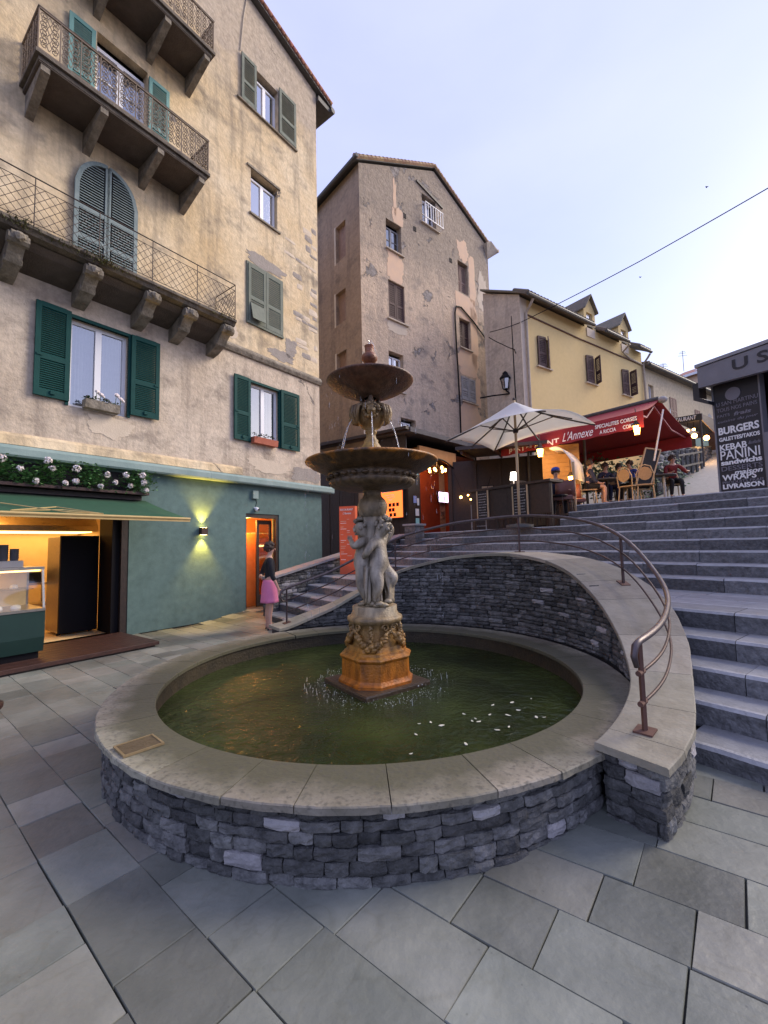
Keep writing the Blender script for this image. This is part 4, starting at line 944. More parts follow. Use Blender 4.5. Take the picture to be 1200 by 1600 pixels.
fr_.build('frame', M['steel'], t); MB().box(-1, .96, .37, .39, .70, 1.235).build('back_panel', M['warmwall'], t)
MB().box(-1, .94, -.02, .36, .95, .965).build('glass_shelf', glass('shelf_glass', (.95, .95, .9), .8), t)
MB().box(-1, .94, -.29, -.25, 1.215, 1.236).build('light_strip', M['shelfglow'], t)
for k, (x, y, z, sx, mt_) in enumerate(((.2, -.2, .70, .14, 'flower'), (.5, -.15, .70, .07, 'canvas'), (-.05, -.2, .70, .09, 'woodL'), (.7, -.2, .70, .06, 'canvas'), (-.4, -.2, .70, .12, 'rattan'), (-.7, -.18, .70, .12, 'flower'), (.45, .15, .965, .06, 'flower'), (.75, .15, .965, .05, 'canvas'), (.1, .15, .965, .07, 'woodL'), (-.4, .15, .965, .1, 'rattan'))):
    c = thing('pastry', ['wide flat white cake low in the lit glass counter', 'small cream bun right of the white cake', 'pale brown bun left of the white cake', 'cream bun at the right end of the lower tray', 'brown loaf on the lower counter tray', 'white cake at the left end of the lower tray', 'small white bun on the upper glass shelf', 'cream bun at the right end of the upper shelf', 'pale brown bun on the upper glass shelf', 'brown loaf on the upper glass shelf'][k], 'pastry', F.w(-2.7 + x, -.72 + y, .085 + z), F.rz, 'pastries in the shop counter'); q = MB(); q.lathe([(sx, 0), (sx, .02), (sx * .9, .045), (sx * .4, .06)], 12); q.build('cake', M[mt_], c, True)
t = thing('cup_tray', 'pale tray holding stacks of grey cups on the counter top', 'tray', F.w(-2.15, -.66, 1.366), F.rz)
q = MB(); q.box(-.2, .24, -.16, .16, .0, .09); q.build('tray', M['canvas'], t)
for x, h in ((-.12, .27), (.05, .21), (.17, .13)):
    q = MB(); z = .09
    while z < .09 + h: q.lathe([(.045, z), (.055, z + .05), (.058, z + .052)], 12, (x, 0, 0)); z += .03
    q.build('cup_stack', M['clothG'], t)
t = thing('range_hood', 'wide steel cooker hood lit from below at the back of the shop', 'hood', F.w(-1.0, 2.6, 2.0), F.rz)
MB().prism([(-.75, -.45, 0), (-.75, -.45, .12), (-.75, -.1, .5), (-.75, .58, .5), (-.75, .58, 0)], (1.9, 0, 0)).build('hood', M['steel'], t); MB().box(-.6, 1.0, -.4, .5, -.02, -.002).build('light', M['shelfglow'], t)
t = thing('shop_shelves', 'lit wooden shelves with small goods along the back of the shop', 'shelves', F.w(-2.9, 2.9, .07), F.rz)
for z in (1.15, 1.5, 1.85, 2.2):
    b_ = MB().box(-.9, .95, -.18, .2, z, z + .03).build('shelf', M['woodL'], t); MB().box(-.9, .95, -.2, -.185, z - .005, z + .02).build('light_strip', M['shelfglow'], b_)
MB().box(-.95, -.91, -.2, .2, 0, 2.4).box(.96, 1.0, -.2, .2, 0, 2.4).build('upright', M['woodL'], t)
q = MB(); rj = random.Random(4)
for z in (1.18, 1.53, 1.88):
    for i in range(9): q.lathe([(.04, 0), (.05, rj.uniform(.08, .2)), (.03, .2)], 8, (-.8 + i * .2 + rj.uniform(-.05, .05), 0, z))
tag(q.build('goods', M['rattan'], t), kind='stuff')
t = thing('work_table', 'steel work table with machines behind the shop counter', 'table', F.w(-1.25, 2.2, .07), F.rz)
MB().box(-.5, .5, -.3, .3, .86, .90).build('top', M['steel'], t); MB().box(-.5, .5, -.28, .28, .45, .48).build('lower_shelf', M['steel'], t)
for x in (-.46, .46):
    for y in (-.26, .26): MB().box(x - .02, x + .02, y - .02, y + .02, 0, .86).build('leg', M['steel'], t)
q = MB(); q.box(-.4, -.1, -.2, .2, .9, 1.2); q.box(.0, .35, -.15, .2, .9, 1.1); q.build('machine', M['black'], t)
def point(name, p, col, e, r=.1, parent=None):
    l = bpy.data.lights.new(name, 'POINT'); l.energy = e; l.color = col; l.shadow_soft_size = r; o = bpy.data.objects.new(name, l); COL.objects.link(o); o.location = p; return o
point('shop_light', F.w(-1.6, 1.9, 2.55), (1, .46, .10), 13, .25); point('shop_light', F.w(-3.2, 1.6, 2.5), (1, .46, .10), 10, .25); point('counter_light', F.w(-2.4, -.62, 1.28), (1, .62, .28), 2, .1)
# awning
t = thing('shop_awning', 'dark green canvas awning with gold front bar over the shop', 'awning', F.w(-2.4, 0, 2.5), F.rz)
ax0, ax1 = -2.6, 2.5; n = 14; vs = []
for i in range(n + 1):
    x = ax0 + (ax1 - ax0) * i / n
    for k in range(5): f = k / 4; vs.append((x, -.05 - 1.6 * f, .02 - .43 * f - .02 * math.sin(f * math.pi)))
mb = MB().add(vs, [(i * 5 + k, i * 5 + k + 1, (i + 1) * 5 + k + 1, (i + 1) * 5 + k) for i in range(n) for k in range(4)]); cv = mb.build('canvas', M['awnG'], t, True)
sm = cv.modifiers.new('thickness', 'SOLIDIFY'); sm.thickness = .006
q = MB(); q.tube([(ax0, -1.66, -.42), (ax1 + .02, -1.66, -.42)], .022, 8); q.box(ax0, ax1 + .02, -1.665, -1.655, -.47, -.43); q.build('front_bar', M['awnTrim'], t)
q = MB(); q.tube([(.15, -1.1, -.25), (.75, -1.62, -.38), (1.2, -1.63, -.385), (.75, -1.2, -.28), (.15, -1.62, -.385), (.75, -1.45, -.34), (1.2, -1.63, -.385)], .008, 5); q.build('cord', M['awnTrim'], t)
for x in (-1.8, 1.9): MB().bar((x, -.05, -.2), (x + .05, -.85, -.36), .03, .03).bar((x + .05, -.85, -.36), (x, -1.63, -.43), .03, .03).build('arm', M['gutter'], t)
MB().box(ax0, ax1 - .1, -.14, -.032, .01, .09).build('cassette', M['wood_dark'], t)
t = thing('planter', 'long planter of leafy plants with white blossoms above the green awning', 'planter', F.w(-2.4, -.17, 2.60), F.rz)
MB().box(-2.5, 2.46, -.14, .12, 0, .05).build('trough', M['wood_red'], t)
rp_ = random.Random(12); clumps = [(rp_.uniform(-2.5, 2.4), rp_.uniform(.1, .34)) for i in range(30)] + [(.15, .30), (.3, .25), (1.45, .33), (1.6, .22), (1.5, .15), (2.2, .22), (2.35, .30), (.6, .1), (2.3, .12)]
lf = MB()
for cx, cz in clumps:
    for i in range(110):
        p = Vector((cx + rp_.gauss(0, .12), rp_.gauss(-.08, .08), cz + rp_.gauss(0, .09))); p.y = min(p.y, .1); p.z = max(.03, min(p.z, .46))
        a_ = rp_.uniform(0, 6.28); d = Vector((math.cos(a_), math.sin(a_) - .3, rp_.uniform(-.6, .6))).normalized() * rp_.uniform(.045, .08); s_ = d.cross(Vector((rp_.uniform(-.3, .3), .3, 1))).normalized() * .022
        lf.add([p, p + d * .5 - s_, p + d, p + d * .5 + s_], [(0, 1, 2, 3)])
tag(lf.build('foliage', M['leafA'], t), kind='stuff')
for cx, cz in ((.05, .37), (.52, .22), (.72, .05), (.86, .39), (.92, .27), (1.10, .05), (1.25, .10), (1.26, .31), (1.62, .05), (1.72, .26), (1.85, .14), (2.02, .29), (2.3, .31), (2.38, .04), (2.33, .18), (.3, .35), (2.1, .1), (-.3, .3), (-.6, .15), (-1.0, .33), (-1.5, .2), (-2, .3)):
    f = MB()
    hc_ = Vector((cx, -.19, cz + .04)); rr_ = rp_.uniform(.035, .062)
    for i in range(46):          # loose petals round a centre
        d = Vector((rp_.gauss(0, 1), rp_.gauss(-.5, .8), rp_.gauss(.1, 1))).normalized(); p = hc_ + d * rr_ * rp_.uniform(.6, 1.0); u_ = d.orthogonal().normalized(); u_ = Matrix.Rotation(rp_.uniform(0, 6.28), 3, d) @ u_; v_ = d.cross(u_); k = rp_.uniform(.016, .026)
        f.add([p - u_ * k * .3, p + v_ * k + d * .008, p + u_ * k + d * .014, p - v_ * k + d * .008], [(0, 1, 2, 3)])
    f.build('blossom', M['flower'], t)
# back board behind the plants
MB().box(-2.5, 2.4, .125, .135, .05, .42).build('back_board', M['black'], t)
# wall lamp
t = thing('wall_lamp', 'small brown wall lamp throwing yellow light up and down the teal wall', 'lamp', F.w(1.29, -.03, 1.94), F.rz)
MB().box(-.07, .07, -.13, -.02, -.075, .075).build('housing', M['wood_red'], t); MB().box(-.03, .03, -.02, 0, -.04, .04).build('mount', M['wood_dark'], t)
for sg in (-1, 1):
    MB().box(-.055, .055, -.115, -.035, sg * .077 - .001, sg * .077 + .001).build('light', glow('lamp_face', (1, .72, .18), 14), t)
    l = bpy.data.lights.new('wall_lamp_light', 'SPOT'); l.energy = 60; l.color = (1, .62, .10); l.spot_size = R(82); l.spot_blend = .7; l.shadow_soft_size = .04; o = bpy.data.objects.new('wall_lamp_light', l); COL.objects.link(o); o.location = F.w(1.29, -.105, 1.94 + sg * .09); o.rotation_euler = (R(180) if sg > 0 else 0, 0, 0)
# doorway
rm = MB(); X0, X1 = 2.2, 5.0
rm.quad((X0, .25, .1), (X1, .25, .1), (X1, 2.2, .1), (X0, 2.2, .1)); rm.quad((X0, 2.2, .1), (X1, 2.2, .1), (X1, 2.2, 2.6), (X0, 2.2, 2.6)); rm.quad((X0, .25, 2.45), (X1, .25, 2.45), (X1, 2.2, 2.45), (X0, 2.2, 2.45)); rm.quad((X1 - .1, .25, .1), (X1 - .1, 2.2, .1), (X1 - .1, 2.2, 2.6), (X1 - .1, .25, 2.6)); rm.quad((X0, .25, .1), (X0, 2.2, .1), (X0, 2.2, 2.6), (X0, .25, 2.6))
rm.build('entrance_room', mat('entrance_wall', (.62, .26, .07), (.68, .30, .09), 4, .7), A)
d_ = MB(); d_.box(2.41, 3.40, -.01, .10, 2.28, 2.378); d_.box(3.32, 3.398, -.01, .10, .12, 2.28); d_.box(2.412, 2.44, -.01, .10, .12, 2.28); d_.build('door_frame', M['wood_dark'], A)
d_ = MB(); y0 = .16
d_.box(2.86, 2.93, y0, y0 + .045, .12, 2.24); d_.box(3.25, 3.31, y0, y0 + .045, .12, 2.24); d_.box(2.93, 3.25, y0, y0 + .045, 2.14, 2.24); d_.box(2.93, 3.25, y0, y0 + .045, .12, .4)
do = d_.build('door', M['wood_dark'], A); MB().quad((2.93, y0 + .02, .4), (3.25, y0 + .02, .4), (3.25, y0 + .02, 2.14), (2.93, y0 + .02, 2.14)).build('pane', M['pane'], do)
d_ = MB(); d_.box(2.62, 3.10, .42, .45, .12, 1.92); d_.build('inner_door', mat('orange_wood', (.62, .17, .03), (.70, .22, .05), 9, .5), A)
sh = MB()
for z in (.9, 1.25, 1.6, 1.95): sh.box(3.0, 4.7, 1.5, 1.8, z, z + .03)
so_ = sh.build('shelf', M['woodL'], A); MB().box(3.1, 4.6, 1.46, 1.495, 1.58, 1.63).build('light_strip', M['shelfglow'], so_)
MB().box(2.3, 3.45, -.30, -.031, .0, .10).build('doorstep', M['landing'], A)
point('entrance_light', F.w(2.62, .25, 2.18), (1, .40, .08), 42, .06); point('entrance_light', F.w(3.7, 1.2, 2.2), (1, .60, .22), 12, .1)
# ------------------------------------------------------------------ lettering
TEXTS = []
def text(body, parent, o, xd, zd, h, w=None, mt='letterW', shear=0, bold=.0, name='lettering', ext=.004):
    cu = bpy.data.curves.new(name, 'FONT'); cu.body = body; cu.size = 1; cu.extrude = ext; cu.shear = shear; cu.offset = bold; cu.resolution_u = 3
    ob = bpy.data.objects.new(name, cu); COL.objects.link(ob); cu.materials.append(M[mt]); ob.parent = parent
    xd = Vector(xd).normalized(); zd = Vector(zd); zd = (zd - xd * zd.dot(xd)).normalized(); n_ = xd.cross(zd)
    TEXTS.append((ob, Vector(o), xd, zd, n_, h, w)); return ob
def fit_texts():
    bpy.context.view_layer.update(); dg = bpy.context.evaluated_depsgraph_get()
    for ob, o, xd, zd, n_, h, w in TEXTS:
        bb = [Vector(c) for c in ob.bound_box]; x0 = min(b.x for b in bb); x1 = max(b.x for b in bb); y0 = min(b.y for b in bb); y1 = max(b.y for b in bb)
        sy = h / max(y1 - y0, .01); sx = w / max(x1 - x0, .01) if w else sy
        L_ = Matrix((xd, zd, n_)).transposed().to_4x4(); L_.translation = o
        mx_ = L_ @ Matrix.Diagonal((sx, sy, 1, 1)) @ Matrix.Translation((-x0, -y0, 0))
        me = bpy.data.meshes.new_from_object(ob.evaluated_get(dg)); nm = ob.name; pa = ob.parent; ob.name = 'old'
        o2 = bpy.data.objects.new('lettering', me); COL.objects.link(o2); o2.parent = pa; o2.matrix_basis = mx_; cu = ob.data
        bpy.data.objects.remove(ob); bpy.data.curves.remove(cu)
XF, ZF = (1, 0, 0), (0, 0, 1)

# ------------------------------------------------------------------ rough stone house in the middle
B2 = Frame((-.675, 15.6), R(49))
B = thing('stone_house', 'tall narrow rough plastered house with a gable, behind the fountain', 'house', B2.o, B2.rz)
out = [(0, 1.2), (8.38, 1.2), (8.38, 16.72), (4.37, 18.55), (0, 16.35)]
bh = [(1.35, 2.20, 13.55, 14.78), (1.4, 2.3, 10.62, 12.2), (1.33, 2.13, 7.7, 9.22), (1.9, 2.75, 5.6, 6.62), (3.54, 4.45, 15.72, 17.05), (5.88, 6.65, 13.43, 14.97), (5.85, 6.66, 10.73, 12.12), (5.82, 6.88, 8.17, 9.31)]
mb = MB(); facade(mb, out, bh, depth=.28); mb.add([(8.38, 0, 1.2), (8.38, 5, 1.2), (8.38, 5, 16.7), (8.38, 0, 16.7)], [(0, 1, 2, 3)]); mb.add([(p[0], 5, p[1]) for p in out], [(0, 1, 2, 3, 4)]); mb.build('wall', M['plasterB'], B)
sh_ = [(.92, 1.6, 13.07, 14.6), (.98, 1.66, 10.45, 11.77), (1.0, 1.66, 7.9, 9.25)]
mb = MB(); facade(mb, [(0, 1.2), (5, 1.2), (5, 16.35), (0, 16.35)], sh_, axis='x', at=0, depth=.25); mb.build('side_wall', M['plasterB2'], B)
for y0, y1, z0, z1 in sh_:
    q = MB(); q.box(.16, .2, y0, (y0 + y1) / 2 - .005, z0, z1); q.box(.16, .2, (y0 + y1) / 2 + .005, y1, z0, z1); q.build('closed_shutter', M['shutP'], B)
    MB().box(-.012, .02, y1 + .0, y1 + .1, z0 - .05, z1 + .05).build('jamb_patch', M['coatP'], B)
rf = MB(); rf.prism([(-.25, -.07, 16.30), (4.37, -.07, 18.66), (4.37, 5.2, 18.66), (-.25, 5.2, 16.30)], (0, 0, .07)); rf.prism([(4.37, -.07, 18.66), (8.75, -.07, 16.62), (8.75, 5.2, 16.62), (4.37, 5.2, 18.66)], (0, 0, .07)); rf = rf.build('roof', M['gutter'], B)
q = MB()
for (xa, za), (xb, zb), n in (((-.25, 16.42), (4.37, 18.77), 22), ((4.37, 18.77), (8.7, 16.74), 21)):
    for i in range(n):
        a_ = Vector((xa, -.05, za)).lerp(Vector((xb, -.05, zb)), i / n); b_ = Vector((xa, -.05, za)).lerp(Vector((xb, -.05, zb)), (i + 1.1) / n); q.tube([a_ + Vector((0, 0, .02)), b_], [.10, .085], 7)
tag(q.build('verge_tile', M['tileY'], rf), kind='stuff')
q = MB(); q.tube([(-.3, -.3, 16.28), (-.3, 5, 16.28)], .08, 8); q.build('gutter', M['gutter'], rf)
q = MB(); q.prism([(8.3, -.02, 16.1), (8.9, -.3, 16.5), (8.9, -.3, 16.62), (8.3, -.3, 16.85), (8.0, -.25, 16.7)], (0, .3, 0)); q.tube([(8.85, -.35, 16.55), (8.85, 5, 16.55)], .08, 8); q.build('corner_cornice', M['plasterG'], B)
window(B, 1.35, 2.2, 13.55, 14.6, .2, M['shutGr'], curtain=True, bars=1); window(B, 1.33, 2.13, 7.7, 9.1, .2, pane='paneS'); window(B, 1.9, 2.6, 5.6, 6.5, .2, pane='paneS'); window(B, 3.56, 4.43, 15.72, 16.95, .2, fr=.07, bars=1)
for x0, x1, z0, z1, mt, y in ((1.44, 2.3, 10.62, 12.18, 'shutY', .1), (5.88, 6.66, 10.75, 12.1, 'shutY', .16), (5.9, 6.64, 13.45, 14.9, 'shutP', .2), (5.83, 6.87, 8.18, 9.30, 'shutGr', .02)):
    w2 = (x1 - x0) / 2 - .01
    for k in range(2): shutter(B, w2, z1 - z0 - .02, M[mt], .08, (x0 + k * (w2 + .02), y, z0 + .01))
for x0, x1, z in ((1.3, 2.3, 13.5), (3.4, 4.6, 15.66), (5.8, 6.75, 10.68), (1.3, 2.45, 10.56), (5.8, 7.0, 8.12), (1.25, 2.2, 7.64)): MB().box(x0, x1, -.09, .05, z - .05, z).build('window_sill', M['plasterG'], B)
q = MB(); q.bar((3.2, -.03, 17.42), (4.9, -.03, 17.02), .06, .1); q.build('lintel', M['wood_dark'], B)
q = MB(); 
for x in [3.5 + .16 * i for i in range(8)]: q.box(x - .01, x + .01, -.26, -.24, 15.75, 16.45)
q.box(3.48, 4.66, -.265, -.235, 16.45, 16.48); q.box(3.48, 4.66, -.265, -.235, 15.74, 15.77)
for x in (3.49, 4.63): q.box(x, x + .02, -.25, .05, 16.45, 16.48); q.box(x, x + .02, -.25, .05, 15.74, 15.77)
q.build('window_rail', M['white'], B)
for i, (cx, cz, rx, rz_, mt, ft_) in enumerate(((1.80, 12.85, .52, .62, 'peach', (1.36, 2.29, 12.22, 13.5)), (2.05, 15.15, .32, .36, 'peach', (1.5, 2.35, 14.8, 15.8)), (1.88, 15.95, .10, .75, 'peach', None), (1.85, 10.3, .6, .22, 'coatP', (1.3, 2.5, 9.9, 10.55)),
        (6.35, 12.75, .80, .75, 'peach', (5.62, 7.25, 12.14, 13.36)), (6.4, 10.0, .85, .75, 'peach', (5.62, 7.25, 9.38, 10.62)), (6.95, 11.5, .28, 1.6, 'peach', (6.70, 7.25, 9.5, 13.2)), (6.95, 14.3, .26, 1.2, 'peach', (6.70, 7.3, 13.0, 15.6)), (6.35, 15.5, .45, .55, 'peach', (5.8, 6.9, 15.0, 16.2)), (6.4, 6.5, .85, 1.7, 'peach', (5.62, 7.25, 4.5, 8.08)), (7.1, 8.7, .22, .8, 'peach', (6.92, 7.4, 8.0, 9.5)), (7.75, 14.0, .40, 1.0, 'coatP', None))):
    patch(B, 'render_patch', cx, cz, rx, rz_, M[mt], y=-.008, seed=i + 40, th=.006, fit=ft_)
for x, z in ((2.95, 15.0), (5.3, 14.6), (7.75, 13.4), (.15 + 2.2, 15.3)): MB().box(x, x + .16, -.02, .0, z, z + .2).build('put_log_shade', M['dark'], B)  # raised dark blocks: the shade inside put-log holes is put into their colour
q = MB(); q.tube([(5.6, -.03, 2), (5.62, -.04, 8), (5.52, -.04, 11), (5.5, -.04, 12.2), (5.62, -.05, 12.55), (5.95, -.05, 12.62), (6.9, -.05, 12.2), (8.4, -.06, 11.3)], .035, 6); q.build('cable', M['black'], B)

# ------------------------------------------------------------------ yellow house with dormers and the cream house beyond it
YF = Frame((5.777, 17.0), R(56))
Y = thing('yellow_house', 'ochre yellow house with two dormers and half open brown shutters', 'house', YF.o, YF.rz)
ytop = 11.62
mb = MB(); facade(mb, [(0, 1), (10.1, 1), (10.1, ytop), (0, ytop)], [(1.02, 1.82, 8.9, 10.2), (4.62, 5.4, 8.9, 10.2), (7.85, 8.65, 8.9, 10.2)], depth=.2); mb.build('wall', M['yellow'], Y)
mb = MB(); facade(mb, [(0, 1), (1.95, 1), (1.95, 12.75), (0, 11.7)], [(1.1, 1.75, 5.4, 6.95)], axis='x', at=0, depth=.3); mb.quad((0, 1.95, 1), (10, 1.95, 1), (10, 1.95, 12.75), (0, 1.95, 12.75)); mb.build('side_wall', M['plasterG'], Y)
MB().box(.25, .3, 1.1, 1.75, 5.4, 6.95).build('side_door', M['dark'], Y)
q = MB(); q.box(-.014, .42, -.014, .0, 1, 11.6); q.build('corner_strip', M['coatP'], Y)
rf = MB(); slope = .62
for x0, x1 in ((-.15, 4.72), (5.68, 7.85), (8.85, 10.2)): rf.prism([(x0, -.42, ytop - .14), (x1, -.42, ytop - .14), (x1, .0, ytop + .12), (x0, .0, ytop + .12)], (0, 0, .07))
rf.prism([(-.15, .001, ytop + .121), (10.2, .001, ytop + .121), (10.2, 1.98, ytop + 1.98 * slope), (-.15, 1.98, ytop + 1.98 * slope)], (0, 0, .08))
rf = rf.build('roof', M['tileG'], Y)
q = MB()
for x0, x1 in ((-.15, 4.72), (5.68, 7.85), (8.85, 10.2)): tiles(q, x0, x1, -.46, ytop - .06, (0, .85, .53), r=.10, ln=.8)
tag(q.build('eaves_tile', M['tileG'], rf), kind='stuff')
for x0, x1 in ((-.1, 4.70), (5.7, 7.83), (8.87, 10.15)):
    q = MB(); q.tube([(x0, -.5, ytop - .15), (x1, -.5, ytop - .15)], .075, 8); q.build('gutter', M['gutter'], rf)
for xd, xw in ((5.2, .48), (8.36, .5)):
    d = MB(); zt = ytop + .95; facade(d, [(xd - xw, ytop), (xd + xw, ytop), (xd + xw, zt), (xd, zt + .62), (xd - xw, zt)], [(xd - .26, xd + .26, ytop + .001, zt - .15)], y=0.002, depth=.15); d.quad((xd - xw, .002, ytop), (xd - xw, 2.4, ytop), (xd - xw, 2.4, zt), (xd - xw, .002, zt)); d.quad((xd + xw, .002, ytop), (xd + xw, 2.4, ytop), (xd + xw, 2.4, zt), (xd + xw, .002, zt))
    dm = d.build('dormer', M['yellow'], Y)
    q = MB(); q.prism([(xd - xw - .08, -.15, zt - .10), (xd, -.15, zt + .68), (xd, 2.6, zt + .68), (xd - xw - .08, 2.6, zt - .10)], (0, 0, .07)); q.prism([(xd + .0, -.15, zt + .68), (xd + xw + .08, -.15, zt - .10), (xd + xw + .08, 2.6, zt - .10), (xd, 2.6, zt + .68)], (0, 0, .07)); q.build('dormer_roof', M['tileG'], dm)
    MB().box(xd - .34, xd + .34, -.03, .001, ytop - .42, ytop - .0).build('sill_panel', M['coatP'], dm)
    q = MB(); q.box(xd - .26, xd + .26, .10, .14, ytop - .3, zt - .16); q.build('dormer_frame', M['white'], dm)
    for k in (-.23, .015): MB().box(xd + k, xd + k + .215, .09, .101, ytop - .2, zt - .2).build('pane', M['paneS'], dm)
for x0, x1, a0, a1 in ((1.02, 1.82, 8, -30), (4.62, 5.4, 10, -62), (7.85, 8.65, 12, -72)):
    w2 = (x1 - x0) * .52
    shutter(Y, w2 + .05, 1.30, M['shutY'], .07, (x0, -.03, 8.9), R(-a0)); s_ = shutter(Y, w2, 1.30, M['shutY'], .07, (x1, -.05, 8.9), R(180 + a1 * -1 - 0)); 
    MB().box(x0, x1, .16, .2, 8.9, 10.2).build('window_glass', M['black'], Y); MB().box(x0 - .1, x1 + .1, -.10, .02, 8.84, 8.895).build('window_sill', M['plasterG'], Y)
q = MB(); q.tube([(.35, -.03, 10.95), (4, -.03, 10.88), (9.9, -.03, 10.9)], .035, 6); q.build('cable', M['plate'], Y)
q = MB(); q.tube([(.28, -.45, 11.4), (.28, -.3, 11.2), (.28, -.08, 10.95), (.28, -.08, 1.5)], .055, 8); q.build('downpipe', M['pipe'], Y)
q = MB(); q.tube([(10.12, -.45, 11.4), (10.12, -.3, 11.2), (10.1, -.08, 10.95), (10.1, -.08, 1.5)], .055, 8); q.build('downpipe', M['pipe'], Y)
q = MB(); q.tube([(7.9, -.5, 11.35), (7.95, -.1, 11.1), (8.7, -.06, 10.95), (10.0, -.06, 10.9)], .045, 8); q.build('drain_pipe', M['pipe'], Y)
q = MB(); q.tube([(.02, .45, 11.0), (.0, .42, 8), (-.03, .38, 5), (-.03, .3, 2)], .03, 6); q.build('side_cable', M['black'], Y)
Cb = thing('cream_house', 'long cream house with small shutters beyond the yellow one up the street', 'house', YF.w(10.1, .02, 0), YF.rz)
mb = MB(); facade(mb, [(0.003, 2), (14, 2), (14, 10.85), (0.003, 10.85)], [(.6, 1.2, 8.9, 10.0), (3.1, 3.9, 8.3, 9.7), (6.5, 7.2, 8.0, 9.5)], depth=.25); mb.build('wall', M['plasterC'], Cb)
q = MB(); q.prism([(0.003, -.3, 10.86), (14, -.3, 10.86), (14, 4, 11.75), (0.003, 4, 11.75)], (0, 0, .1)); rf = q.build('roof', M['tileG'], Cb)
q = MB(); tiles(q, .02, 14, -.33, 10.95, (0, .97, .21), r=.13, ln=.8); tag(q.build('eaves_tile', M['tileG'], rf), kind='stuff')
q = MB(); q.tube([(.1, -.38, 10.86), (14, -.38, 10.86)], .08, 8); q.build('gutter', M['gutter'], rf)
window(Cb, .6, 1.2, 8.9, 10.0, .15, curtain=False, pane='paneS')
for x0, x1, z0, z1 in ((3.1, 3.9, 8.3, 9.7), (6.5, 7.2, 8.0, 9.5)):
    w2 = (x1 - x0) / 2 - .01
    for k in range(2): shutter(Cb, w2, z1 - z0, M['shutP'], .08, (x0 + k * (w2 + .02), -.01, z0))
patch(Cb, 'render_patch', 8.9, 8.5, .5, .9, M['shutGr'], y=-.01, seed=77); 
Rh = thing('red_roofed_house', 'far peach house with a long red roof above the dark snack kiosk', 'house', at_d(1046, 597, 48), R(90 - 151)); Rh.location.z = 0
zr = at_d(1046, 597, 48).z
mb = MB(); mb.box(0, 22, 0, 9, 4, zr); mb.build('wall', M['peach'], Rh)
q = MB(); q.prism([(-.4, -.5, zr - .1), (14, -.5, zr - .1), (14, 4.5, zr + 2.0), (-.4, 4.5, zr + 2.0)], (0, 0, .15)); q.prism([(-.4, 4.501, zr + 2.0), (14, 4.501, zr + 2.0), (14, 9.5, zr - .1), (-.4, 9.5, zr - .1)], (0, 0, .15)); rf = q.build('roof', M['tile'], Rh)
q = MB(); q.prism([(13.98, -.3, zr), (13.98, 4.5, zr + 2.05), (13.98, 9.3, zr)], (.3, 0, 0)); q.build('gable_wall', M['plasterC'], Rh)
q = MB(); q.box(2, 3, 1.4, 2.2, zr + .8, zr + .95); q.box(8, 9.2, 1.4, 2.2, zr + .8, zr + 1.0); rf2 = q.build('roof_windows', M['paneS'], rf)
MB().box(-.4, 14, -.58, -.5, zr - .2, zr + .05).build('eaves_board', M['white'], Rh)
for px, py0, py1, d, lab in ((1068, 548, 572, 46, 'thin tall antenna mast on the far red roof'), (1037, 568, 584, 44, 'short aerial on the far roof edge')):
    p = at_d(px, py1, d); t = thing('roof_antenna', lab, 'antenna', p); h = at_d(px, py0, d).z - p.z
    MB().tube([(0, 0, -.6), (0, 0, h)], .03, 5).build('mast', M['gutter'], t); q = MB()
    for z, l in ((h * .8, .4), (h * .65, .5), (h * .9, .3)): q.tube([(-l, 0, z), (l, 0, z + .1)], .02, 4)
    q.build('aerial', M['gutter'], t)

# street lamp on the grey side wall, overhead cables
p = at_d(790, 600, 17.6); t = thing('street_lamp', 'old black lantern street lamp on a wall bracket beside the yellow house', 'street lamp', p)
def lantern(t, s, mt, glass_, z=0):
    MB().lathe([(.02, z - .30 * s), (.09 * s, z - .26 * s)], 6).build('foot', mt, t)
    MB().lathe([(.10 * s, z - .25 * s), (.16 * s, z + .08 * s)], 6).build('lantern_glass', glass_, t)
    q = MB(); q.lathe([(.20 * s, z + .09 * s), (.19 * s, z + .13 * s), (.10 * s, z + .24 * s), (.09 * s, z + .30 * s), (.03 * s, z + .36 * s)], 6)
    for k in range(6):
        a_ = k * math.pi / 3; q.bar((.10 * s * math.cos(a_), .10 * s * math.sin(a_), z - .25 * s), (.165 * s * math.cos(a_), .165 * s * math.sin(a_), z + .09 * s), .02 * s, .02 * s)
    q.build('lantern_frame', mt, t)
lantern(t, 1.25, M['black'], glass('lamp_glass', (.85, .85, .8), .6), .1)
q = MB(); q.tube([(.15, 0, -.42), (-.5, .2, -.42), (-1.0, .4, -.44)], .03, 6); q.tube([(.15, 0, -.42), (.12, 0, -.36), (0, 0, -.28)], .03, 6); q.build('bracket', M['black'], t)
def wire(name, label, pts, r=.022, sag=.0, cat='cable', grp=None):
    P_ = []
    for a_, b_ in zip(pts, pts[1:]):
        for i in range(13): f = i / 12; P_.append(a_.lerp(b_, f) - Vector((0, 0, sag * 4 * f * (1 - f))))
    o = MB().tube(P_, r, 6).build(name, M['black']); return tag(o, label, cat, grp)
wire('overhead_cable', 'long black cable crossing the sky from the right edge down to the grey wall', [at_d(1420, 165, 9.0), at_d(1000, 408, 14), at_d(815, 503, 17.0), at_d(765, 519, 17.6)], .016, .03)
wire('wall_cable', 'short black cable sagging across the grey side wall below the long one', [at_d(764, 527, 17.2), at_d(785, 538, 17.3), at_d(804, 546, 17.3), at_d(806, 552, 17.2)], .016, .02)

